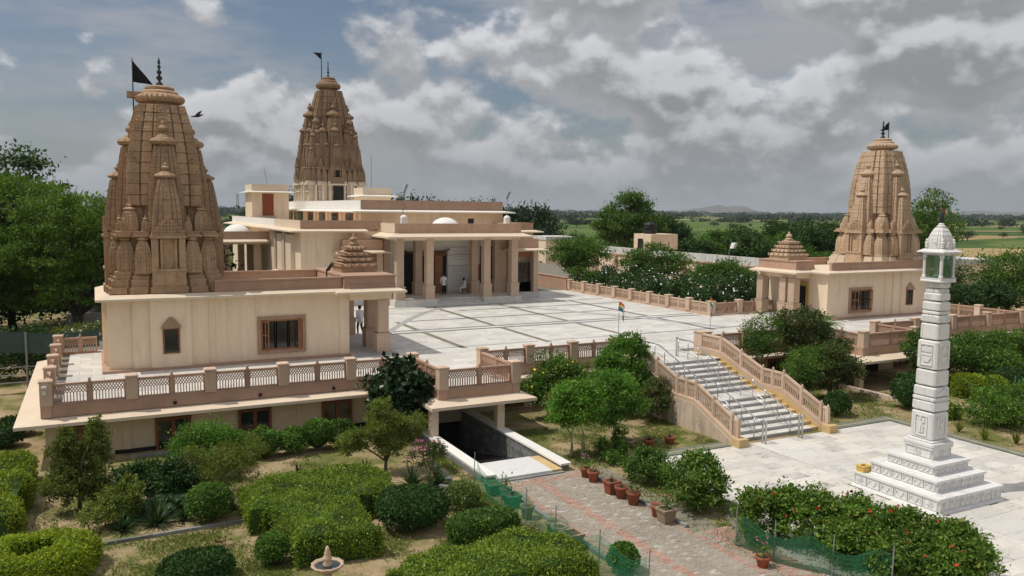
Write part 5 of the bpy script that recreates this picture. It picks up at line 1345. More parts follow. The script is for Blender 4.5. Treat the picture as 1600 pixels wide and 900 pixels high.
def net(pts, h, mat, lab, nm='garden_net', wav=.08, posts=True, pm='plastic_green'):
    t_ = thing(nm, (pts[0][0], pts[0][1], 0), lab, 'net')
    P = []
    for (a, b) in zip(pts, pts[1:]):
        n = max(2, int((Vector(b)-Vector(a)).length/.25))
        P += [Vector(a).lerp(Vector(b), i/n) for i in range(n)]
    P.append(Vector(pts[-1])); rows = 6; vs = []
    rs = np.random.RandomState(3)
    hh = [h*(.86+.14*math.sin(i*.9)+.06*rs.rand()) for i in range(len(P))]
    for i, p in enumerate(P):
        for r_ in range(rows+1):
            u = r_/rows; vs.append((p.x+wav*math.sin(i*.8+u*2), p.y+wav*math.cos(i*1.1+u*3), .02+hh[i]*u))
    k = rows+1
    fs = [(i*k+r_, (i+1)*k+r_, (i+1)*k+r_+1, i*k+r_+1) for i in range(len(P)-1) for r_ in range(rows)]
    MB().add(vs, fs).build('netting', mat, t_)
    # knotted strands of the mesh
    s = MB()
    for r_ in range(0, rows+1, 1):
        for i in range(len(P)-1): s.bar(vs[i*k+r_], vs[(i+1)*k+r_], .006, .006)
    s.build('strands', pm, t_)
    if posts:
        for q in pts: MB().tube([(q[0], q[1], 0), (q[0]+.03, q[1], h+.25)], .018, n=5).build('stake', 'grey_metal', t_)
net([(11.62, 25.4), (11.45, 22.9), (11.5, 21.3), (11.55, 19.6), (11.75, 17.6), (12.2, 16.0)], .95, 'net_green', 'thin transparent green net along the garden side of the paver path')
net([(16.3, 17.3), (16.5, 16.0), (17.2, 14.6), (18.0, 13.4)], .95, 'net_dense', 'dense dark green net in front of the red flowered hedge')
net([(41.5, 24.5), (44, 23.0), (46, 21.5)], 1.3, 'net_dense', 'dark green net strung between hedges beyond the plaza border', posts=True)
# shade-cloth fence behind the left terrace
sf = thing('shade_fence', (-4, 48, 0), 'dark shade cloth fence on metal posts beside the brown-spired shrine terrace', 'fence')
vs = []; fs = []
for i in range(29):
    x = -14+i*.5
    for r_ in range(4): vs.append((x, 48.6+.05*math.sin(i), 2.0+.12*math.sin(i*.45)+r_*.36+.05*i/29))
fs = [(i*4+r_, (i+1)*4+r_, (i+1)*4+r_+1, i*4+r_+1) for i in range(28) for r_ in range(3)]
MB().add(vs, fs).build('cloth', 'shade_cloth', sf)
for x in (-12, -9, -6, -3.4): MB().tube([(x, 48.5, 0), (x, 48.5, 3.15)], .05, n=6).build('post', 'grey_metal', sf)
for z in (.55, .95, 1.35): MB().tube([(-14, 48.5, z), (-2.4, 48.5, z)], .03, n=5).build('rail', 'grey_metal', sf)
fo = thing('fountain', (5.05, 20.1, 0), 'small carved stone fountain with bowl in front of the clipped hedge', 'fountain')
MB().lathe([(.26, 0), (.22, .06), (.12, .12), (.11, .34), (.2, .4)], (5.05, 20.1, 0), 16).build('stem', 'tan_stone', fo, True)
MB().lathe([(.12, .38), (.3, .42), (.4, .5), (.42, .56), (.36, .56), (.33, .51), (.1, .49)], (5.05, 20.1, 0), 48, 0, .035, 12).build('bowl', 'tan_stone', fo, True)
MB().lathe([(.34, .515), (.02, .52)], (5.05, 20.1, 0), 20).build('water', 'pane_dark', fo)
MB().lathe([(.1, .48), (.12, .56), (.08, .62), (.11, .68), (.12, .74), (.07, .8), (.09, .85), (.05, .93), (.06, .97), (.01, 1.04)], (5.05, 20.1, 0), 12).build('spout', 'tan_stone', fo, True)
# ------------------------------------------------------------------ vegetation
def lobe_points(lobes, n, rs, clump=.3, kper=26, inner=.45):
    w = np.array([(l[3]*l[4]*l[5])**(2/3) for l in lobes]); w /= w.sum()
    P, O = [], []
    for l, wi in zip(lobes, w):
        m = max(8, int(n*wi)); c = np.array(l[:3]); r = np.array(l[3:6])
        K = max(6, int(kper*(wi*len(lobes))**.5))
        d = rdir(K, rs, .15); rad = inner+(1-inner)*rs.rand(K, 1)**.6
        cc = d*rad*r*(1+.14*rs.normal(size=(K, 1)))
        idx = rs.randint(0, K, m)
        q = cc[idx]+rs.normal(size=(m, 3))*r*clump*(.7+.6*rs.rand(K, 1)[idx])*np.array([1, 1, .7])
        P.append(q+c); o = q/r; O.append(o/(np.linalg.norm(o, axis=1, keepdims=True)+1e-6))
    return np.concatenate(P), np.concatenate(O)
def limb_mesh(lobes, tr, th, rs, mat, stems=1, twigs=3, base=(0, 0), lean=(0, 0)):
    mb = MB()
    for s in range(stems):
        a = 6.283*s/max(1, stems)+rs.rand(); b0 = Vector((base[0]+(.12*stems**.5 if stems > 1 else 0)*math.cos(a), base[1]+(.12*stems**.5 if stems > 1 else 0)*math.sin(a), -.1))
        tp = Vector((lean[0]+(.3*math.cos(a) if stems > 1 else 0), lean[1]+(.3*math.sin(a) if stems > 1 else 0), th))
        r = tr/(stems**.5)
        mid = b0.lerp(tp, .5)+Vector((rs.normal()*.06*th, rs.normal()*.06*th, 0))
        mb.tube([b0-Vector((0, 0, .1)), b0.lerp(mid, .3), mid, tp], r*1.25, r*.8, 8)
        for l in (lobes if stems == 1 else lobes[s::stems] or lobes[:1]):
            e = Vector(l[:3])+Vector((0, 0, -l[5]*.2))
            m = tp.lerp(e, .5)+Vector(rs.normal(size=3))*.10*(e-tp).length
            mb.tube([tp-Vector((0, 0, .05)), m, e], r*.62, r*.28, 6)
            for k in range(twigs):
                d = Vector(rdir(1, rs, .5)[0]); q = e+Vector((d.x*l[3]*.8, d.y*l[4]*.8, d.z*l[5]*.8))
                s0 = m.lerp(e, .3+.6*rs.rand())
                mb.tube([s0, s0.lerp(q, .5)+Vector(rs.normal(size=3))*.05*l[3], q], r*.3, r*.08, 5)
    return mb.mesh('trunk', mat, ZERO, True)
SEEDC = [100]
def tree(name, loc, lab, cat, lobes, n, size, mat, tr=.12, th=None, bark='bark', stems=1, twigs=4, clump=.18, grp=None, flowers=None, aspect=.5, inner=.5, upb=.2, kper=34):
    SEEDC[0] += 1; rs = np.random.RandomState(SEEDC[0])
    t_ = thing(name, loc, lab, cat, grp)
    if th is None: th = min(l[2]-l[5]*.6 for l in lobes)
    mobj('trunk' if cat in ('tree', 'palm') else 'stems', limb_mesh(lobes, tr, max(.15, th), rs, bark, stems, twigs), t_)
    P, O = lobe_points(lobes, int(n*1.5) if n < 14000 else n, rs, clump, kper, inner)
    keep = P[:, 2] > .03; P, O = P[keep], O[keep]
    mobj('crown', leaf_mesh(P, mat, size, rs, O*.5, upb, aspect), t_)
    if flowers:
        fm, fn, fs = flowers
        P, O = lobe_points(lobes, fn, rs, .12, 40, .93); tag(mobj('flowers', leaf_mesh(P+O*.05, fm, fs, rs, O, .5, .9), t_), kind='stuff')
    return t_
def surf_noise(P, rs, amp):
    ph = rs.rand(6)*6.28
    return amp*(np.sin(P[:, 0]*2.3+ph[0])*np.sin(P[:, 1]*2.7+ph[1])+.6*np.sin(P[:, 0]*5.1+ph[2]+P[:, 2]*4)*np.sin(P[:, 1]*4.3+ph[3]))
def hedge(name, lab, poly, h, n, size, mat, cat='hedge', grp=None, rough=.05, hole=None, corner=.34):
    """clipped hedge over a footprint polygon: leaves over the surface, branchy dark body inside"""
    SEEDC[0] += 1; rs = np.random.RandomState(SEEDC[0])
    poly = [Vector(p) for p in poly]; c = sum(poly, Vector((0, 0)))/len(poly)
    t_ = thing(name, (c.x, c.y, 0), lab, cat, grp)
    A = np.array([[p.x, p.y] for p in poly])
    def inside(Q, A):
        r = np.zeros(len(Q), bool); j = len(A)-1
        for i in range(len(A)):
            cnd = ((A[i, 1] > Q[:, 1]) != (A[j, 1] > Q[:, 1])) & (Q[:, 0] < (A[j, 0]-A[i, 0])*(Q[:, 1]-A[i, 1])/(A[j, 1]-A[i, 1]+1e-12)+A[i, 0])
            r ^= cnd; j = i
        return r
    def edged(Q):
        d = np.full(len(Q), 1e9); j = len(A)-1
        for i in range(len(A)):
            a, b = A[j], A[i]; e = b-a; u = np.clip(((Q-a)@e)/(e@e), 0, 1); d = np.minimum(d, np.linalg.norm(Q-a-u[:, None]*e, axis=1)); j = i
        return d
    per = sum((poly[i]-poly[i-1]).length for i in range(len(poly)))
    area = abs(sum(A[i-1, 0]*A[i, 1]-A[i, 0]*A[i-1, 1] for i in range(len(A))))/2
    ns = int(n*per*h/(per*h+area)); ntp = n-ns
    lo, hi = A.min(0), A.max(0); Q = lo+rs.rand(ntp*4, 2)*(hi-lo); Q = Q[inside(Q, A)][:ntp]
    d = edged(Q); drop = np.where(d < corner, corner-np.sqrt(np.maximum(0, corner**2-(corner-d)**2)), 0)
    T = np.column_stack([Q, h-drop]); To = np.tile([0, 0, 1.], (len(T), 1))
    S, So = [], []
    for i in range(len(A)):
        a, b = A[i-1], A[i]; L = np.linalg.norm(b-a); k = int(ns*L/per); u = rs.rand(k, 1); z = rs.rand(k)*(h-.03)
        q = a+u*(b-a); nn = np.array([(b-a)[1], -(b-a)[0]])/L
        if (nn@(q.mean(0)-np.array([c.x, c.y])) < 0) and not hole: nn = -nn
        ins = np.where(z > h-corner, corner-np.sqrt(np.maximum(0, corner**2-(z-h+corner)**2)), 0)+.06*(1-z/h)
        S.append(np.column_stack([q-nn*ins[:, None], z])); So.append(np.tile([nn[0], nn[1], .2], (k, 1)))
    P = np.concatenate([T]+S); O = np.concatenate([To]+So)
    if hole:
        hp = np.array(hole[:2]); r0 = hole[2]; keep = np.linalg.norm(P[:, :2]-hp, axis=1) > r0; P, O = P[keep], O[keep]
        k = int(n*.15); a = rs.rand(k)*6.283; z = rs.rand(k)*h
        P = np.concatenate([P, np.column_stack([hp[0]+r0*np.cos(a), hp[1]+r0*np.sin(a), z])]); O = np.concatenate([O, np.column_stack([-np.cos(a), -np.sin(a), .3+0*a])])
    gap = surf_noise(P*1.7, rs, 1.0)+.35*rs.normal(size=len(P)); P, O = P[gap > -1.05], O[gap > -1.05]      # thin and bare spots
    P = P+O*(surf_noise(P, rs, rough)+rs.normal(size=len(P))*.03+np.where(rs.rand(len(P)) > .96, .09*rs.rand(len(P)), 0))[:, None]
    P -= np.array([c.x, c.y, 0])
    mobj('foliage', leaf_mesh(P, mat, size, rs, O*.9, .25, .55), t_)
    # woody inside, set in from the clipped face
    if not hole:
        mb = MB(); q = [c+(p-c)*(1-.12/max(.3, (p-c).length)) for p in poly]
        mb.prism([(p.x, p.y) for p in q], 0, h-.11); o = mb.build('inner_growth', 'leaf_dark', t_)
    else:
        mb = MB(); ro = per/6.283-.12; ri = hole[2]+.12; nseg = 24
        vs = []
        for i in range(nseg):
            a = 6.283*i/nseg
            for r_, z in ((ri, 0), (ro, 0), (ro, h-.1), (ri, h-.1)): vs.append((hole[0]+r_*math.cos(a), hole[1]+r_*math.sin(a), z))
        fs = [(i*4+k, ((i+1) % nseg)*4+k, ((i+1) % nseg)*4+(k+1) % 4, i*4+(k+1) % 4) for i in range(nseg) for k in range(4)]
        mb.add(vs, fs); mb.build('inner_growth', 'leaf_dark', t_)
    return t_
def ball(name, loc, lab, rx, ry, h, n, size, mat, cat='bush', grp=None, rough=.06, lumps=7, core=True):
    SEEDC[0] += 1; rs = np.random.RandomState(SEEDC[0])
    t_ = thing(name, (loc[0], loc[1], 0), lab, cat, grp)
    d = rdir(n, rs, .25); d[:, 2] = np.where(d[:, 2] < -.5, -d[:, 2], d[:, 2])
    rr = np.ones(n); C = rdir(lumps*3, rs, .3)
    for k in range(lumps*3): rr += rough*1.6*np.exp(-((d-C[k])**2).sum(1)/.10)*(1 if k % 2 else -.8)
    rr += rs.normal(size=n)*.03
    P = d*rr[:, None]*np.array([rx, ry, h/2])+np.array([0, 0, h/2]); k = P[:, 2] > .02
    mobj('foliage', leaf_mesh(P[k], mat, size, rs, d[k]*.8, .3, .55), t_)
    if core:
        m = MB().lathe([(.02, -.9)]+[(.84*math.cos(a), .84*math.sin(a)) for a in [(-1.2+i*.35) for i in range(8)]]+[(.02, .85)], (0, 0, 0), 14).mesh('inner_growth', 'leaf_dark', ZERO, True)
        o = mobj('inner_growth', m, t_, (0, 0, h/2), (0, 0, 0), (rx, ry, h/2))
    return t_
def rect(x0, y0, x1, y1): return [(x0, y0), (x1, y0), (x1, y1), (x0, y1)]
def wob(poly, k=3, a=.08):
    out = []; r_ = random.Random(len(poly)*7+int(poly[0][0]*10))
    for i in range(len(poly)):
        p, q = Vector(poly[i]), Vector(poly[(i+1) % len(poly)])
        for j in range(k):
            v = p.lerp(q, j/k); out.append((v.x+r_.uniform(-a, a), v.y+r_.uniform(-a, a)))
    return out

def fronds(cx, cy, z, n, L, rs):
    mb = MB()
    for k in range(n):
        a = 6.283*k/n+rs.rand()*.5; el = .35+.9*rs.rand(); pts = []
        for i in range(9):
            u = i/8; pts.append(Vector((cx+L*u*math.cos(el*(1-.2*u))*math.cos(a), cy+L*u*math.cos(el*(1-.2*u))*math.sin(a), z+L*(u*math.sin(el)-.55*u*u))))
        mb.tube(pts, .02, .006, 4)
        for i in range(1, 9):
            d = (pts[i]-pts[i-1]).normalized(); s = d.cross(Vector((0, 0, 1))).normalized()
            for q in (0, .33, .66):
                p = pts[i-1].lerp(pts[i], q)
                for sg in (-1, 1):
                    e = p+(s*sg*.8+d*.6-Vector((0, 0, .25))).normalized()*(.42*(1-.5*i/8)); w = d*.022
                    mb.add([p-w, p+w, e], [(0, 1, 2)])
    return mb
# --- clipped hedges and topiary in the left garden
hedge('clipped_hedge', 'large bright green clipped hedge with stepped outline above the small fountain', wob([(3.75, 24.3), (4.35, 24.1), (4.5, 21.35), (6.75, 21.0), (6.85, 23.6), (7.1, 24.0), (8.4, 23.95), (8.55, 26.3), (7.2, 27.1), (5.0, 26.9), (3.8, 26.2)], 4, .13), .9, 30000, .075, 'leaf_trim', rough=.085)
hedge('clipped_hedge', 'long bright green clipped hedge along the foot of the green net', wob([(6.5, 17.6), (11.4, 17.2), (11.6, 19.0), (10.2, 20.0), (7.2, 19.6), (6.3, 18.9)], 4, .13), .65, 17000, .075, 'leaf_trim', rough=.09)
hedge('clipped_hedge', 'short oval clipped hedge just behind the long hedge by the net', [(9.9+1.15*math.cos(a), 21.0+.62*math.sin(a)) for a in [i*math.pi/7 for i in range(14)]], .75, 6000, .075, 'leaf_mid', rough=.06)
hedge('clipped_hedge', 'yellow green clipped hedge strip beside the outer corner of the podium', wob([(-3.7, 26.6), (-2.2, 26.4), (-2.25, 33.2), (-3.9, 33.2)], 4, .2), 1.0, 15000, .095, 'leaf_yellow', rough=.16)
hedge('clipped_hedge', 'green hedge strip at the far side of the yellow green hedge', wob([(-6.2, 26.4), (-4.1, 26.2), (-4.2, 34), (-6.4, 34)]), 1.0, 8000, .085, 'leaf_mid', rough=.08)
hedge('ring_hedge', 'ring shaped clipped yellow green hedge with open centre', [(-1.75+1.55*math.cos(a), 24.0+1.35*math.sin(a)) for a in [i*math.pi/12 for i in range(24)]], .75, 14000, .085, 'leaf_yellow', hole=(-1.75, 24.05, .62), rough=.05)
ball('topiary_bush', (2.85, 25.95), 'round clipped green topiary ball beside the dirt between the dark spiky plants', .68, .68, 1.15, 4200, .075, 'leaf_mid', rough=.03)
ball('topiary_bush', (4.0, 21.95), 'small round clipped ball at the corner of the large clipped hedge', .42, .42, .85, 2600, .07, 'leaf_mid', rough=.03)
ball('topiary_bush', (12.35, 17.3), 'small clipped bush at the end of the green net on the path edge', .4, .4, .8, 2200, .075, 'leaf_mid', rough=.06)
ball('shrub', (8.35, 22.7), 'dark fluffy round shrub tucked behind the large clipped hedge', 1.05, .9, 1.25, 6000, .09, 'leaf_dark', rough=.08)
ball('shrub', (2.05, 21.7), 'low spreading dark green shrub on the dry lawn near the fountain', .95, .75, .75, 4200, .09, 'leaf_dark', rough=.1)
ball('shrub', (10.35, 23.5), 'small variegated pale round shrub beside the netted pots', .55, .52, .85, 2600, .09, 'leaf_varie', rough=.07)
# --- row of round bushes below the basement windows
for i, (x, y, r_, h) in enumerate(((4.7, 32.6, .55, 1.0), (5.6, 32.4, .62, 1.1), (6.7, 32.5, .66, 1.05), (7.7, 32.6, .62, 1.2), (8.6, 32.5, .6, 1.15))):
    ball('wall_bush', (x, y-.6), 'rounded dark green bush in the row below the podium windows', r_, r_*.85, h, 2600, .09, 'leaf_mid', grp='bushes in the row below the podium windows', rough=.1)
# --- junipers
def juniper(loc, lab, lobes, n):
    return tree('juniper_tree', loc, lab, 'tree', lobes, n*2, .11, 'leaf_olive', .07, .5, 'bark', 1, 3, .17, aspect=.32, inner=.25, upb=.8, kper=44)
juniper((9.25, 28.0, 0), 'feathery olive green juniper tree before the dark glossy tree', [(0, 0, 1.75, .75, .7, .75), (-.15, .1, 2.35, .42, .4, .45), (-1.15, .25, 1.25, .6, .5, .5), (.95, 0, 1.6, .6, .5, .5), (.1, -.2, 1.1, .6, .5, .4)], 9000)
juniper((-.7, 28.6, 0), 'tall feathery olive juniper with forked top at the podium corner', [(-.4, 0, 1.75, .45, .45, .8), (-.35, 0, 2.35, .24, .24, .4), (.45, .1, 1.9, .45, .45, .75), (.5, .1, 2.6, .24, .24, .4), (.0, 0, 1.1, .75, .65, .55), (.5, -.3, .7, .5, .5, .45), (-.6, -.1, .9, .5, .5, .55)], 10000)
juniper((.5, 27.0, 0), 'small olive juniper bush leaning below the forked juniper', [(0, 0, .6, .45, .4, .5), (.2, .1, 1.0, .3, .3, .35)], 2600)
# --- other garden shrubs
tree('shrub', (3.3, 31.0, 0), 'bright green loose shrub rising before the podium window', 'shrub', [(0, 0, 1.35, .95, .7, .6), (-.5, .1, 1.0, .6, .5, .5), (.6, 0, 1.0, .6, .5, .5)], 6000, .09, 'leaf_bright', .05, .5, stems=3, clump=.22)
tree('willow_shrub', (3.4, 28.4, 0), 'yellow green drooping shrub with bare arching branches', 'shrub', [(-.8, .2, 1.25, .55, .5, .5), (.2, 0, 1.2, .7, .6, .55), (1.15, .1, 1.3, .5, .5, .55), (-.2, -.3, .75, .7, .5, .45), (.9, -.2, .7, .45, .4, .4)], 6500, .085, 'leaf_willow', .06, .5, 'bark_pale', 3, 5, .2, aspect=.3, upb=-.5)
tree('shrub', (2.0, 28.2, 0), 'dark leafy shrub among the spiky plants', 'shrub', [(0, 0, .9, .6, .55, .6), (.5, -.2, .6, .5, .4, .4), (-.2, -.1, .5, .6, .5, .4)], 4200, .11, 'leaf_dark', .05, .3, stems=3)
for i, (x, y, L, n, lab) in enumerate(((.55, 28.0, .95, 60, 'tall dark spiky clump below the forked juniper'), (1.35, 28.6, 1.0, 60, 'dark spiky clump close to the podium light well'), (1.35, 26.3, 1.0, 80, 'broad dark fan of sword leaves beside the garden kerb'), (.4, 26.2, .7, 40, 'small spiky clump at the garden kerb'), (2.1, 26.3, .6, 34, 'little spiky plant next to the topiary ball'), (3.6, 26.6, .55, 30, 'dark rosette on the soil beside the topiary ball'), (6.3, 29.2, .45, 24, 'small yucca alone on the bare soil'), (9.6, 26.1, .95, 56, 'yucca clump with sword leaves beside the pink flowers'), (10.4, 25.9, .9, 50, 'second yucca clump beside the ramp wall'), (8.6, 28.3, .6, 26, 'spiky plant at the foot of the olive juniper'), (5.2, 28.9, .35, 18, 'tiny grass tuft on the bare soil'))):
    s_ = thing('spiky_plant', (x, y, 0), lab, 'plant')
    blades(x, y, 0, n, L, .085, None, np.random.RandomState(40+i), 1.15, .35, 4).build('leaves', 'leaf_spike', s_)
tree('flowering_shrub', (10.3, 26.9, 0), 'pink flowering shrub beside the sloping ramp wall', 'shrub', [(0, 0, .85, .55, .45, .4), (.6, .3, .8, .4, .35, .35)], 1500, .08, 'leaf_mixed', .04, .3, stems=3, flowers=('flower_pink', 260, .07))
tree('sapling', (9.25, 23.75, 0), 'thin young tree with bare brown stem in front of the yucca clumps', 'tree', [(.1, 0, 1.35, .3, .3, .35)], 260, .07, 'leaf_mixed', .035, .9, 'bark')
for i, (x, y, z, L, lab) in enumerate(((.9, 27.2, .25, .85, 'low cycad with dark arching fronds among the spiky clumps'), (1.9, 27.3, .3, .8, 'second cycad with arching fronds near the leafy dark shrub'), (.2, 28.9, .3, .8, 'cycad with arching fronds against the podium light well'))):
    s_ = thing('cycad', (x, y, 0), lab, 'plant')
    MB().lathe([(.12, 0), (.14, .1), (.1, z)], (x, y, 0), 8).build('stem', 'bark', s_)
    fronds(x, y, z, 16, L, np.random.RandomState(60+i)).build('crown', 'leaf_spike', s_)
tree('shrub', (2.6, 29.6, 0), 'dark green shrub between drooping shrub and podium wall', 'shrub', [(0, 0, .8, .7, .5, .6), (.9, .2, .7, .6, .5, .5)], 3600, .1, 'leaf_mid', .05, .3, stems=3)
tree('shrub', (1.3, 30.0, 0), 'leafy dark shrub at the podium light well', 'shrub', [(0, 0, .6, .6, .5, .5), (-.6, .1, .5, .5, .45, .4)], 2600, .1, 'leaf_dark', .05, .3, stems=3)
tree('shrub', (-.2, 26.6, 0), 'scruffy olive shrub at the end of the garden kerb', 'shrub', [(0, 0, .45, .5, .45, .4), (.3, .3, .6, .35, .35, .4)], 1600, .09, 'leaf_olive', .04, .2, stems=3)
for i, (x, y) in enumerate(((2.9, 23.6), (2.2, 23.4), (11.4, 20.7), (11.2, 21.5))):
    d_ = thing('withered_plant', (x, y, 0), 'small withered brown plant on the dry grass', 'plant', 'withered plants on the dry grass')
    rs = np.random.RandomState(i); P = np.abs(rs.normal(size=(60, 3)))*np.array([.12, .12, .15])*rs.choice([-1, 1], (60, 3)); P[:, 2] = np.abs(P[:, 2])+.05
    mobj('leaves', leaf_mesh(P, 'dry_leaf', .09, rs), d_)
# --- dark glossy tree by the portico
tree('glossy_tree', (11.35, 32.2, 0), 'dense dark tree with large glossy leaves beside the ramp portico', 'tree', [(0, 0, 2.1, 1.15, 1.0, .95), (0, 0, 3.0, .5, .45, .5), (-.5, -.2, 1.4, .8, .7, .6), (.7, 0, 1.6, .75, .7, .7)], 3300, .24, 'leaf_gloss', .1, .9, clump=.24, aspect=.75, inner=.6)
# --- trees beside the staircase
tree('young_tree', (16.75, 26.8, 0), 'bright green many stemmed tree at the head of the pot row', 'tree', [(-.2, 0, 2.25, .95, .85, .75), (-.6, 0, 1.85, .7, .7, .55), (.5, .1, 1.95, .7, .7, .6)], 8500, .115, 'leaf_bright', .07, .9, 'bark_pale', 5, 3, .22)
tree('young_tree', (18.9, 27.4, 0), 'second bright green tree between the stair wall and the many stemmed tree', 'tree', [(0, 0, 2.3, .95, .9, .75), (.45, .1, 1.75, .8, .7, .7), (-.4, 0, 1.6, .75, .7, .6)], 8000, .12, 'leaf_bright', .08, 1.0, 'bark_pale', 2, 3, .22)
tree('flowering_tree', (18.9, 32.3, 0), 'green tree dotted with yellow flowers before the courtyard parapet', 'tree', [(0, 0, 2.0, 1.2, .9, .8), (-.9, 0, 1.5, .8, .7, .7), (1.0, .1, 1.8, .8, .7, .7)], 8000, .12, 'leaf_mid', .08, .9, 'bark', 3, flowers=('flower_yellow', 45, .12))
tree('leafy_tree', (22.2, 31.6, 0), 'tall leafy tree against the shaded balustrade of the staircase', 'tree', [(0, 0, 2.7, 1.15, .95, .9), (.3, 0, 3.5, .5, .5, .55), (.9, .0, 3.1, .45, .45, .7), (-.8, 0, 2.1, .9, .8, .8), (.6, -.3, 1.7, .95, .8, .8), (-.3, -.2, 1.1, .9, .7, .6)], 13000, .12, 'leaf_bright', .1, 1.1, 'bark', 3)
tree('palm_shrub', (22.9, 29.8, 0), 'feathery drooping green shrub brushing the stair wall', 'shrub', [(0, 0, 1.5, .7, .6, .6), (.4, -.2, 1.1, .6, .5, .5), (-.4, -.2, .8, .7, .6, .5)], 4500, .13, 'leaf_mixed', .05, .5, stems=3, aspect=.28, upb=-.3)
for i, (x, y, h) in enumerate(((17.6, 26.2, .7), (18.2, 25.9, .6), (18.7, 26.6, .9), (17.4, 25.3, .5))):
    tree('weed_shrub', (x, y, 0), 'small leafy weed shrub at the corner of the plaza border', 'shrub', [(0, 0, h*.6, .3, .3, h*.45)], 500, .1, 'leaf_mid', .03, .2, stems=2, grp='weed shrubs at the plaza border corner')
tree('shrub', (17.2, 20.2, 0), 'round leafy green bush between paver path and plaza', 'shrub', [(0, 0, .9, .95, .95, .85), (.2, .1, 1.35, .6, .6, .5), (-.4, -.2, .8, .6, .6, .6), (.45, -.3, .75, .55, .55, .6)], 5200, .12, 'leaf_hib', .05, .3, stems=4, clump=.16, kper=36)
tree('shrub', (17.3, 22.9, 0), 'loose green shrub on the bed above the round leafy bush', 'shrub', [(0, 0, .75, .65, .6, .5), (.4, -.4, .5, .5, .5, .4), (-.3, .4, .6, .5, .5, .4)], 3800, .1, 'leaf_mid', .05, .3, stems=3)
# --- hibiscus hedge by the plaza
for i, (x, y, rx, h) in enumerate(((17.35, 17.2, .8, 1.5), (18.3, 16.6, .95, 1.55), (19.0, 15.6, 1.0, 1.5), (19.6, 14.5, 1.0, 1.4), (20.3, 13.5, 1.0, 1.3), (18.4, 14.9, .9, 1.2), (18.9, 13.7, .9, 1.2), (19.6, 12.6, .9, 1.2))):
    tree('hibiscus_bush', (x, y, 0), 'leafy green bush with red flowers in the hedge before the plaza', 'bush', [(0, 0, h*.55, rx, rx*.9, h*.5), (.3, -.2, h*.8, rx*.5, rx*.5, h*.28), (-.35, .2, h*.75, rx*.5, rx*.5, h*.28)], 4200, .115, 'leaf_hib', .05, .3, stems=3, clump=.17, kper=34, grp='red flowered bushes of the plaza hedge', flowers=('flower_red', 4, .09))
# --- trees in front of the right terrace
tree('garden_tree', (31.9, 32.4, 0), 'thin tree with sparse feathery crown behind the lawn side stair balustrade', 'tree', [(0, 0, 3.3, 1.0, .9, .8), (.5, .2, 2.6, .8, .7, .6), (-.6, 0, 2.5, .6, .6, .6)], 3600, .13, 'leaf_tree', .08, 1.3, 'bark_dark', 2, 4, .24, aspect=.35)
tree('garden_tree', (35.0, 32.6, 0), 'broad dark tree hiding the courtyard parapet beyond the stair gate pillar', 'tree', [(0, 0, 3.4, 1.3, 1.1, 1.0), (-1.0, 0, 3.6, .8, .8, .8), (1.1, .2, 2.9, 1.1, .9, .9), (0, -.3, 2.2, 1.4, 1.0, .8), (1.8, 0, 2.4, .9, .8, .8)], 9000, .14, 'leaf_mixed', .11, 1.4, 'bark_dark', 2, 4, .22)
tree('conifer_shrub', (32.6, 30.0, 0), 'dense dark green needle shrub on the lawn side of the stair balustrade', 'shrub', [(0, 0, 1.9, 1.1, .95, .9), (-.5, -.1, 1.4, .9, .8, .8), (.5, -.1, 2.3, .7, .65, .6)], 7500, .12, 'leaf_mid', .08, .7, stems=2, aspect=.28, upb=.5)
tree('garden_tree', (34.2, 29.6, 0), 'mixed green and brown leafed tree above the shaded lawn', 'tree', [(0, 0, 2.0, 1.3, 1.0, .85), (-1.2, 0, 1.4, .9, .8, .75), (.9, 0, 1.5, .9, .8, .8), (.4, 0, 2.6, .6, .6, .5)], 7500, .14, 'leaf_mixed', .1, .9, 'bark_dark', 3)
tree('garden_tree', (40.4, 28.9, 0), 'green tree growing in front of the lawn portico opening', 'tree', [(0, 0, 2.7, 1.0, .9, .75), (-.7, 0, 2.2, .8, .7, .5), (.8, 0, 2.9, .7, .7, .6), (.1, 0, 1.5, .7, .7, .6)], 4800, .14, 'leaf_tree', .09, 1.2, 'bark_dark', 2)
ball('shrub', (31.5, 26.9), 'round dark bush at the foot of the lawn side stair balustrade', .6, .55, 1.15, 2400, .1, 'leaf_dark')
ball('shrub', (36.0, 26.4), 'dark green bush standing behind the marble pillar at the plaza corner', .85, .8, 1.75, 3600, .11, 'leaf_dark', rough=.1)
pf_ = thing('palm', (37.2, 33.0, 0), 'small palm with arching fronds above the broad dark tree', 'palm')
MB().tube([(37.2, 33.0, 0), (37.1, 33.0, 1.6), (37.2, 32.95, 3.3)], .1, .07, 8).build('trunk', 'bark', pf_)
fronds(37.2, 32.95, 3.25, 11, 1.5, np.random.RandomState(5)).build('crown', 'leaf_bright', pf_)
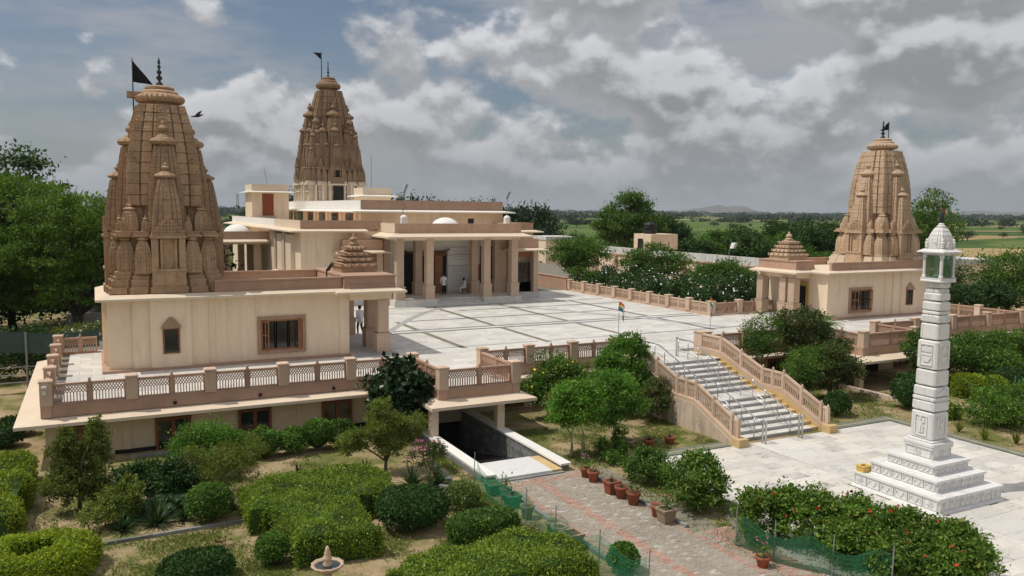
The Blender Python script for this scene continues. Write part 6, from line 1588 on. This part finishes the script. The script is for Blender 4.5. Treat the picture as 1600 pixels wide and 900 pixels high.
# --- hedges right of the plaza
for i, (x, y, rx, h, m_, lab) in enumerate(((44.6, 30.2, 1.7, 2.3, 'leaf_mid', 'big layered green bush below the tan-spired shrine terrace parapet'), (47.6, 30.6, 1.9, 2.5, 'leaf_mid', 'wide layered green bush under the eave of the tan-spired shrine terrace'), (50.8, 30.4, 1.8, 2.4, 'leaf_tree', 'layered green bush at the outer end of the tan-spired shrine terrace'), (46.6, 28.2, 1.3, 1.7, 'leaf_mid', 'mid green bush in front of the layered bushes'))):
    tree('large_bush', (x, y, 0), lab, 'bush', [(0, 0, h*.5, rx, rx*.7, h*.48), (-rx*.5, 0, h*.75, rx*.5, rx*.5, h*.3), (rx*.5, .1, h*.72, rx*.55, rx*.5, h*.32)], 6500, .14, m_, .06, .4, stems=3, clump=.2)
hedge('clipped_hedge', 'yellow green clipped hedge beyond the marble pillar', wob([(40.3, 26.6), (42.6, 25.6), (43.4, 26.6), (41.2, 27.9)], 4, .15), 1.05, 9000, .1, 'leaf_yellow', rough=.12)
hedge('clipped_hedge', 'yellow green low hedge behind the marble pillar shaft', wob([(37.8, 28.4), (39.6, 27.4), (40.3, 28.3), (38.6, 29.2)], 4, .12), .9, 5000, .1, 'leaf_yellow', rough=.1)
ball('shrub', (44.4, 26.6), 'round dark shrub beside the yellow green hedge', 1.1, .9, 1.3, 3000, .11, 'leaf_dark', rough=.1)
tree('large_bush', (36.6, 22.6, 0), 'dense green bush along the outer border of the plaza', 'bush', [(0, 0, .9, 1.3, 1.2, .8), (1.3, .3, 1.0, 1.2, 1.1, .9), (2.6, .2, .9, 1.2, 1.1, .8), (.4, -.9, .7, 1.0, .8, .6)], 8000, .12, 'leaf_mid', .06, .3, stems=3)
hedge('clipped_hedge', 'low green hedge between plaza border and dense bush', wob([(34.3, 24.6), (36.2, 23.7), (36.6, 24.6), (34.8, 25.4)], 3, .1), .7, 3500, .1, 'leaf_trim', rough=.08)
tree('large_bush', (38.5, 19.4, 0), 'broad green bush near the outer edge of the plaza', 'bush', [(0, 0, .9, 1.6, 1.3, .85), (-1.6, .3, .8, 1.1, 1.0, .7), (1.2, -.6, .9, 1.2, 1.1, .8)], 6500, .13, 'leaf_mid', .06, .3, stems=3)
for i, (x, y) in enumerate(((34.2, 22.5), (34.0, 21.2), (34.6, 20.2))):
    s_ = thing('spiky_plant', (x, y, 0), 'small olive tuft at the outer border of the plaza', 'plant', 'tufts at the outer plaza border')
    blades(x, y, 0, 40, .7, .05, None, np.random.RandomState(70+i), .7, .3, 3).build('leaves', 'leaf_willow', s_)

# --- flowering shrubs along the courtyard fence
for i, (x, y, r_, h) in enumerate(((42.4, 59.8, 1.7, 3.6), (43.4, 57.6, 1.7, 3.5), (42.2, 55.6, 1.4, 3.0), (42.6, 52.8, 1.5, 3.3), (42.9, 50.8, 1.5, 3.4), (43.0, 49.0, 1.5, 3.4), (44.6, 48.2, 1.5, 3.5), (46.4, 48.0, 1.5, 3.5), (48.4, 48.0, 1.6, 3.6), (43.6, 65.0, 1.5, 3.2))):
    h += 1.2
    tree('oleander_shrub', (x, y, 0), 'dark green shrub covered with white flowers behind the courtyard fence', 'shrub', [(0, 0, h*.62, r_, r_, h*.36), (.4, .2, h*.8, r_*.6, r_*.6, h*.22), (-.5, -.1, h*.55, r_*.7, r_*.7, h*.3)], 2600, .2, 'leaf_dark', .07, h*.25, stems=3, clump=.2, grp='white flowering shrubs behind the courtyard fence', flowers=('flower_white', 110, .15))
# --- trees beyond the courtyard
def bgtree(loc, lab, lobes, n, size, mat, tr=.2, th=None, bark='bark_dark', grp=None, name='tree', **k):
    return tree(name, loc, lab, 'tree', lobes, n, size, mat, tr, th, bark, grp=grp, **k)
bgtree((42.8, 69.0, 0), 'flat topped leafy tree beside the main temple corner', [(0, 0, 6.0, 2.6, 2.4, 1.0), (-1.6, 0, 5.4, 1.8, 1.7, .9), (1.8, 0, 5.6, 1.8, 1.7, .9), (0, 0, 4.6, 2.2, 2, .8)], 6500, .22, 'leaf_tree', .16, 3.4)
bgtree((46.2, 61.0, 0), 'spreading green tree before the long cream building', [(0, 0, 5.6, 2.4, 2.2, 1.1), (-1.9, 0, 4.8, 1.8, 1.6, .9), (1.9, -.3, 4.8, 1.9, 1.6, 1.0), (0, 0, 4.2, 2.2, 2, .9)], 7500, .2, 'leaf_tree', .16, 2.8)
bgtree((47.8, 53.4, 0), 'lower spreading tree between the flowering shrubs and the long building', [(0, 0, 4.7, 2.2, 2.0, .8), (-1.8, 0, 4.2, 1.7, 1.5, .7), (1.7, -.3, 4.2, 1.7, 1.5, .8)], 6000, .2, 'leaf_tree', .14, 2.6)
bgtree((41.6, 66.6, 0), 'thin small tree by the brown garden wall', [(0, 0, 3.6, 1.3, 1.2, .7), (.9, -.8, 3.2, 1.1, 1.0, .6)], 2600, .18, 'leaf_tree', .09, 2.2)
bgtree((76.5, 108, 0), 'tall airy tree with pale branches rising over the roof stair room', [(0, 0, 9.6, 3.6, 3.4, 2.9), (-3.0, 0, 7.6, 2.9, 2.6, 2.2), (3.2, -.5, 7.2, 3.0, 2.8, 2.4), (0, 0, 5.2, 4.6, 3.6, 2.2), (1, 0, 11.0, 1.9, 1.8, 1.3)], 22000, .36, 'leaf_tree', .35, 3.5, 'bark_pale', twigs=5)
bgtree((86, 110, 0), 'bushy tree next to the tall airy tree', [(0, 0, 6.3, 3.4, 3.0, 2.4), (2.2, 0, 5.0, 2.6, 2.4, 1.9), (-2.4, 0, 4.6, 2.6, 2.4, 1.8)], 11000, .38, 'leaf_bgdark', .25, 2.4)
KN = 'trees of the grove behind the long cream building'
r3 = random.Random(21)
for i, (x, y, s) in enumerate(((70, 84, 1.0), (76, 86, 1.15), (82, 88, 1.2), (88, 86, 1.25), (80, 78, 1.1), (86, 78, 1.15), (92, 80, 1.1), (78, 70, .95), (85, 70, 1.0), (92, 70, 1.0), (99, 76, 1.1), (74, 96, 1.0), (95, 92, 1.2), (104, 84, 1.1), (72, 76, .9))):
    s *= r3.choice((.78, .9, 1.0, 1.12)); z = 4.9*s; lite = i % 3 == 1
    bgtree((x, y, 0), 'lighter green rounded tree in the grove behind the long cream building' if lite else 'broad dark green tree in the grove behind the long cream building', [(0, 0, z, 3.1*s, 2.9*s, 1.9*s), (r3.uniform(-2, -1)*s, 0, z-.9, 2.3*s, 2.1*s, 1.5*s), (r3.uniform(1, 2.4)*s, .3, z-.6, 2.3*s, 2.1*s, 1.6*s), (0, r3.uniform(-1, 1), z*.5, 3.0*s, 2.6*s, 1.5*s)], 9000, .32, 'leaf_tree' if lite else 'leaf_bgdark', .22, 2.0, grp=KN, clump=.15, inner=.55, kper=40)
for i, (x, y, s) in enumerate(((66, 52, .9), (72, 54, .95), (70, 62, .8), (78, 62, .9))):
    bgtree((x, y, 0), 'mid green tree between the long building and the pale tan spire', [(0, 0, 4.2*s, 2.4*s, 2.2*s, 1.5*s), (1.2*s, 0, 3.4*s, 1.9*s, 1.8*s, 1.2*s), (-1.3*s, 0, 3.2*s, 1.9*s, 1.8*s, 1.2*s)], 4200, .24, 'leaf_tree', .18, 1.6, grp='mid green trees beside the pale tan spire')
bgtree((84, 60, 0), 'tall airy tree showing beside the pale tan spire', [(0, 0, 9.6, 3.2, 2.8, 2.4), (-2.0, 0, 7.4, 2.6, 2.2, 1.9), (2.4, 0, 7.8, 2.4, 2.2, 1.9), (0, 0, 5.2, 3, 2.6, 1.8), (.5, 0, 11.3, 1.6, 1.5, 1.2)], 5200, .3, 'leaf_acacia', .3, 4.0, 'bark_pale', twigs=5, clump=.2)
for i, (x, y, s, m_, lab) in enumerate(((66, 47, 1.0, 'leaf_bgdark', 'dark spreading tree beyond the marble pillar lantern'), (71, 43, 1.05, 'leaf_tree', 'leafy tree above the outer tan-spired terrace parapet'), (75, 38, 1.35, 'leaf_tree', 'big bright tree at the outer side of the bush garden'), (68, 35, 1.0, 'leaf_bgdark', 'dark tree crown behind the layered bushes'), (80, 42, 1.3, 'leaf_acacia', 'tall light green tree beyond the tan-spired shrine terrace'), (63, 40, .75, 'leaf_bgdark', 'small dark tree just outside the tan-spired shrine terrace corner'))):
    bgtree((x, y, 0), lab, [(0, 0, 4.4*s, 2.8*s, 2.5*s, 1.7*s), (-1.9*s, 0, 3.6*s, 2.1*s, 1.9*s, 1.3*s), (2.0*s, 0, 3.8*s, 2.1*s, 1.9*s, 1.4*s), (0, 0, 2.4*s, 2.6*s, 2.2*s, 1.2*s)], 6500, .22, m_, .2, 1.6)
for i, (x, y, s, lab) in enumerate(((108, 62, 1.0, 'round dark shrub tree alone in the green field behind the marble pillar'), (118, 58, .95, 'pair of low dark shrub trees in the green field'), (126, 60, 1.1, 'broad low shrub tree at the field edge'))):
    bgtree((x, y, 0), lab, [(0, 0, 2.6*s, 3.2*s, 3*s, 2.2*s), (1.6*s, 0, 1.8*s, 2.3*s, 2*s, 1.6*s)], 3600, .34, 'leaf_bgdark', .2, .8)
bgtree((112, 52, 0), 'bare brownish tree at the outer field edge', [(0, 0, 4.0, 2.6, 2.4, 1.8)], 900, .3, 'leaf_dry', .18, 1.5, 'bark', twigs=14)
# --- big trees behind the left shrine
bgtree((-6.5, 62, 0), 'huge feathery green tree at the shade cloth fence with leaning dark trunk', [(-3.5, 0, 10.2, 4.2, 3.6, 2.6), (1.8, -.5, 9.3, 3.6, 3.2, 2.3), (-1.0, 0, 6.4, 4.6, 3.8, 2.2), (3.2, 0, 6.4, 2.9, 2.6, 1.8), (-5.5, -1, 6.5, 3.6, 3.2, 2.2), (-3, 0, 4.2, 4.2, 3, 1.4), (2.0, .5, 4.0, 3.2, 2.6, 1.3)], 50000, .27, 'leaf_acacia', .5, 3.2, 'bark_dark', twigs=6, clump=.13, aspect=.35, inner=.55, kper=60)
bgtree((-1.2, 58, 0), 'feathery tree with bare dark boughs closest to the brown near spire', [(0, 0, 9.0, 2.9, 2.6, 1.7), (2.3, 0, 8.2, 2.2, 2.0, 1.5), (-1.5, 0, 6.6, 2.8, 2.4, 1.6), (2.0, .4, 6.0, 2.4, 2.0, 1.3), (.5, 0, 4.4, 2.6, 2.2, 1.2)], 26000, .24, 'leaf_acacia', .38, 2.8, 'bark_dark', twigs=7, clump=.13, aspect=.35, inner=.55, kper=50)
bgtree((-7.5, 70, 0), 'darker tall tree rising behind the huge feathery tree', [(-2, 0, 12.2, 3.6, 3.2, 2.3), (1.8, 0, 11.4, 3.2, 3.0, 2.2), (-4, 0, 8.0, 3.6, 3.2, 2.4), (0, 0, 6.4, 4.2, 3.6, 2.4)], 22000, .34, 'leaf_bgdark', .45, 4.0, 'bark_dark')
bgtree((3.4, 66, 0), 'dark low tree filling the gap beside the brown near spire', [(0, 0, 5.2, 3.0, 2.6, 1.8), (-2.2, 0, 4.2, 2.6, 2.4, 1.6), (1.8, 0, 3.6, 2.2, 2, 1.6)], 14000, .28, 'leaf_bgdark', .25, 2.0)
for i, (x, y, s) in enumerate(((-12, 70, 1.2), (-6, 74, 1.3), (0, 78, 1.2), (6, 76, 1.1), (-18, 74, 1.3))):
    bgtree((x, y, 0), 'dark backdrop tree behind the big feathery trees past the shade cloth fence', [(0, 0, 5.2*s, 3.6*s, 3*s, 2.4*s), (1.8, 0, 2.8*s, 3.2*s, 2.4*s, 2.2*s), (-2, 0, 2.4*s, 3.2*s, 2.4*s, 2.0*s)], 8000, .36, 'leaf_bgdark', .3, 1.5, grp='dark backdrop trees past the shade cloth fence')
for i, (x, y, s) in enumerate(((-3.4, 52.5, 1.0), (-1.0, 52.8, .9), (-5.5, 52, .95), (1.4, 53, .9), (-8.2, 52.4, 1.0))):
    tree('shrub', (x, y, 0), 'dark shrub behind the shade cloth fence', 'shrub', [(0, 0, 1.7*s, 1.5*s, 1.2, 1.3*s), (.8, .2, 1.2*s, 1.1*s, 1.0, 1.0*s)], 3200, .16, 'leaf_dark', .06, .6, stems=3, grp='dark shrubs behind the shade cloth fence')
tree('shrub', (-.6, 51.5, 0), 'pale flowering shrub behind the rear lattice parapet', 'shrub', [(0, 0, 2.3, 1.7, 1.0, .8)], 2600, .15, 'leaf_olive', .06, .8, stems=3, flowers=('flower_white', 160, .12))
for i, (x, y) in enumerate(((-3.6, 37.6), (-4.2, 38.6), (-3.3, 39.4))):
    ball('shrub', (x, y), 'low dark shrub on the ground outside the brown-spired shrine terrace', .7, .6, .8, 1500, .11, 'leaf_dark', grp='low dark shrubs outside the brown-spired shrine terrace')

# --- tall rows far behind the main temple, and the open farmland
def far_protos():
    out = []
    for k in range(4):
        rs = np.random.RandomState(300+k)
        lob = [(0, 0, .62, .42, .42, .3), (.18, .05, .48, .32, .3, .25), (-.2, -.05, .45, .32, .3, .24)] if k < 3 else [(0, 0, .6, .24, .24, .38), (.05, 0, .4, .26, .24, .25)]
        P, O = lobe_points(lob, 900, rs, .24, 20, .5)
        out.append((limb_mesh(lob, .03, .25, rs, 'bark_dark', 1, 1), leaf_mesh(P, 'leaf_far', .085, rs, O*.5)))
    return out
FP = far_protos()
def fartree(x, y, h, lab, grp, k, w=1.0):
    t_ = thing('field_tree', (x, y, 0), lab, 'tree', grp)
    rz = rnd.random()*6.28
    mobj('trunk', FP[k][0], t_, (0, 0, 0), (0, 0, rz), (h*w, h*w, h)); mobj('crown', FP[k][1], t_, (0, 0, 0), (0, 0, rz), (h*w, h*w, h))
for i in range(34):
    u = i/33; fartree(54+40*u, 172+rnd.uniform(-3, 3)-6*u, 11.9-1.7*u+rnd.uniform(-.6, .6), 'tall dark tree in the dense row behind the main temple roof', 'tall tree row behind the main temple', 3 if i % 3 else 0, rnd.uniform(.62, .85))
for i in range(5): fartree(33+i*1.9, 170+rnd.uniform(-2, 2), 12.2+rnd.uniform(-1, .6), 'tall dark tree between roof cabin and main spire', 'tall trees between roof cabin and main spire', 3 if i % 2 else 0, .7)
for (x, y, h) in ((28, 165, 10.5), (20, 150, 6.5), (24, 158, 6.0), (15.5, 140, 5.0)):
    fartree(x, y, h, 'dark round tree in the fields beside the roof cabin with brown door', 'trees in the fields beside the roof cabin', 1, 1.1)
fr_ = random.Random(99)
cnt = 0
while cnt < 150:
    ang = fr_.uniform(R(-6), R(61)); d = 150*(6.5**fr_.random())
    x, y = d*math.sin(ang), d*math.cos(ang)
    if d < 170 and ang < R(50): continue
    h = fr_.uniform(2.2, 5.2) if fr_.random() < .8 else fr_.uniform(5, 8)
    fartree(x, y, h, 'small round field tree scattered over the open farmland', 'field trees scattered over the farmland', fr_.randrange(3), fr_.uniform(.9, 1.5)); cnt += 1
# far hedgerows and woods that read as one line
V, Fc = [], []; base = 0
rs = np.random.RandomState(77)
for (d0, n, hgt, wd) in ((560, 160, 3.6, 5), (820, 260, 5.0, 7), (1150, 380, 5.6, 10), (1700, 480, 7.0, 14), (2500, 560, 9, 22), (3600, 600, 12, 34)):
    for i in range(n):
        ang = R(-8)+R(70)*rs.rand()
        if math.sin(ang*23+d0)+.6*math.sin(ang*61+d0*.3) < (.1 if d0 < 1000 else -.9): continue
        d = d0*(1+.09*rs.rand()); h = hgt*(.55+.7*rs.rand()**2); w = wd*(.6+.8*rs.rand())
        c = np.array([d*math.sin(ang), d*math.cos(ang), h*.5]); m = 46
        q = rdir(m, rs, .1)*np.array([w, w*.6, h*.55])*(.75+.3*rs.rand(m, 1))+c; q[:, 2] = np.maximum(q[:, 2], .2)
        D = rdir(m, rs, .3); U = rdir(m, rs, 1.0); L = np.full(m, h*.55)*(.7+.6*rs.rand(m))
        v, f = leaf_verts(q-D*L[:, None]*.5, D, U, L, L*.85); V.append(v); Fc.append(f+base); base += len(v)
wo_ = bpy.data.objects.new('woodland', np_mesh('woodland', np.concatenate(V), np.concatenate(Fc), 'leaf_farline')); COL.objects.link(wo_)
tag(wo_, 'dark line of far woods and hedgerows along the horizon', 'woods', kind='stuff')
# ripe fields and hut far off
for i, (x, y, w, d, lab) in enumerate(((296, 297, 5, 4, 'tiny pale farm hut in the fields beyond the grove'),)):
    b = thing('farm_hut', (x, y, 0), lab, 'hut'); MB().box(x, y, 0, x+w, y+d, 3.2).build('wall', 'white_paint', b); MB().box(x-.3, y-.3, 3.2, x+w+.3, y+d+.3, 3.5).build('roof', 'stained_white', b)
    MB().box(x+2, y-.06, 0, x+3.2, y+.01, 2.2).build('door', 'dark_room', b)
# far hills
def hill(name, ang, d, prof, w):
    mb = MB(); vs = []; n = len(prof); ca, sa = math.cos(R(ang)), math.sin(R(ang)); rows = (-1, -.55, 0, .55, 1); hh = (0, .7, 1, .65, 0)
    rr = random.Random(n*3)
    for i, p in enumerate(prof):
        u = (i/(n-1)-.5)*w
        for k, s in enumerate(rows):
            dd = d+s*w*.28; vs.append((dd*sa+u*ca, dd*ca-u*sa, p*hh[k]*(1+rr.uniform(-.08, .08))-.5))
    mb.add(vs, [(i*5+k, (i+1)*5+k, (i+1)*5+k+1, i*5+k+1) for i in range(n-1) for k in range(4)])
    o = mb.build(name, 'hill_rock', None, True); tag(o, kind='structure')
hill('hills', 27.2+math.degrees(math.atan((1140-800)/1267)), 7200, [0, 18, 30, 22, 40, 52, 62, 78, 66, 70, 60, 36, 22, 12, 20, 28, 14, 0], 1250)
hill('hills', 27.2+math.degrees(math.atan((1530-800)/1267)), 8200, [0, 10, 26, 38, 34, 46, 48, 40, 44, 30, 36, 22, 0], 1500)
# power pylons
for (px, d, h) in ((372, 1500, 34), (829, 1700, 34), (1480, 2600, 40)):
    a = YAW+math.atan((px-800)/1267); x, y = d*math.sin(a), d*math.cos(a)
    t_ = thing('power_pylon', (x, y, 0), 'thin lattice power pylon far off on the horizon', 'pylon', 'power pylons on the horizon')
    mb = MB()
    for sx in (-1, 1):
        for sy in (-1, 1): mb.bar((x+sx*3, y+sy*3, 0), (x+sx*.5, y+sy*.5, h), .5, .5)
    for k in range(7):
        z = h*k/7; r0 = 3-2.5*k/7; r1 = 3-2.5*(k+1)/7; mb.bar((x-r0, y-r0, z), (x+r1, y-r1, z+h/7), .3, .3); mb.bar((x+r0, y-r0, z), (x-r1, y-r1, z+h/7), .3, .3)
    for z, l in ((h*.78, 5), (h*.9, 4)): mb.bar((x-l, y, z), (x+l, y, z), .5, .4)
    mb.build('lattice_mast', 'grey_metal', t_)

# --- grass tufts in the garden
rs = np.random.RandomState(8); Pg = []
def patch(x0, y0, x1, y1, n, th=.0):
    P = np.column_stack([x0+rs.rand(n)*(x1-x0), y0+rs.rand(n)*(y1-y0), np.zeros(n)])
    f = np.sin(P[:, 0]*1.9+1)*np.sin(P[:, 1]*1.5)+.6*np.sin(P[:, 0]*4.1)*np.sin(P[:, 1]*3.7+2); Pg.append(P[f+rs.normal(size=n)*.35 > th])
patch(-.8, 20.0, 4.4, 25.2, 16000, -.25); patch(3.9, 27.2, 9, 31.5, 6000, .45); patch(-2, 26, 4, 33, 9000, .2); patch(6.8, 20.6, 9.3, 23.6, 3000, .0); patch(10.6, 19.5, 11.6, 26.5, 5200, -.3); patch(8.6, 20.5, 10.9, 26, 7000, -.1); patch(11.4, 25.6, 12.0, 31, 2200, -.6)
patch(15.95, 18.6, 18.7, 25.9, 6000, .0); patch(16, 25.8, 23.3, 31, 14000, -.1); patch(29.1, 25.9, 37.5, 30.8, 11000, -.3); patch(33.6, 19, 46, 29.5, 8000, .0); patch(16.0, 12.5, 18.2, 18.4, 2500, -.2)
P = np.concatenate(Pg); P = np.concatenate([P+rs.normal(size=P.shape)*np.array([.05, .05, 0]) for k in range(3)]); n = len(P); D = rdir(n, rs, 1.1); U = rdir(n, rs, .9); L = .03+.07*rs.rand(n)
v, f = leaf_verts(P, D, U, L, L*.3, 0)
go = bpy.data.objects.new('grass', np_mesh('grass', v, f, 'grass')); COL.objects.link(go); tag(go, 'short patchy grass on the dry garden soil', 'grass', kind='stuff')
# fallen leaves and twigs on the soil and paving
nl = 5200; P = np.column_stack([-2+rs.rand(nl)*20.5, 17.5+rs.rand(nl)*15, np.full(nl, .035)]); keep = ~((P[:, 0] > 12.1) & (P[:, 0] < 15.6) & (P[:, 1] > 25)); P = P[keep]; nl = len(P)
D = rdir(nl, rs, 0); D[:, 2] *= .15; U = rdir(nl, rs, 4.0); L = .035+.05*rs.rand(nl); v, f = leaf_verts(P, D, U, L, L*.5)
lo_ = bpy.data.objects.new('leaf_litter', np_mesh('leaf_litter', v, f, 'leaf_dry')); COL.objects.link(lo_); tag(lo_, 'fallen dry leaves strewn over soil and pavers', 'leaf litter', kind='stuff')
# garden kerbs
kb = thing('garden_kerb', (1.5, 25.35, 0), 'thin stone kerb edging the bed of spiky plants', 'kerb')
for i in range(5): put('kerb_stone', KERB, kb, (-.3+i*1.02, 25.3+.02*i, .0), (0, 0, .02), (1, .8, 1))
rk = thing('stone_edging', (10.9, 26.2, 0), 'angled pale stone edging around the yucca bed', 'kerb')
for i, (x, y, a) in enumerate(((11.1, 27.6, 1.45), (11.0, 26.6, 1.5), (10.75, 25.3, 2.2), (10.0, 24.95, .2), (9.2, 24.8, .2))): put('kerb_stone', KERB, rk, (x, y, .02), (0, 0, a), (1, 1.6, 1))
mh = MB()
for i, (x, y) in enumerate(((32.6, 28.3), (33.5, 28.7), (34.4, 28.9))):
    t_ = thing('manhole_cover', (x, y, 0), 'flat stone manhole cover set in the shaded lawn', 'cover', 'manhole covers in the lawn')
    MB().lathe([(.4, 0), (.42, .04), (.34, .05), (.33, .035), (.02, .04)], (x, y, 0), 20).build('lid', 'weathered_wall', t_)

# ------------------------------------------------------------------ air
hm, t, out = mat_base('haze_air')
vp = N(t, 'ShaderNodeVolumePrincipled', {'Color': (.80, .87, .95, 1), 'Density': .000085, 'Anisotropy': .25})
t.links.new(vp.outputs[0], out.inputs['Volume'])
tag(MB().box(-13500, -13500, -1, 13500, 13500, 125).build('haze', 'haze_air', loc=(0, 0, 0)), kind='stuff')
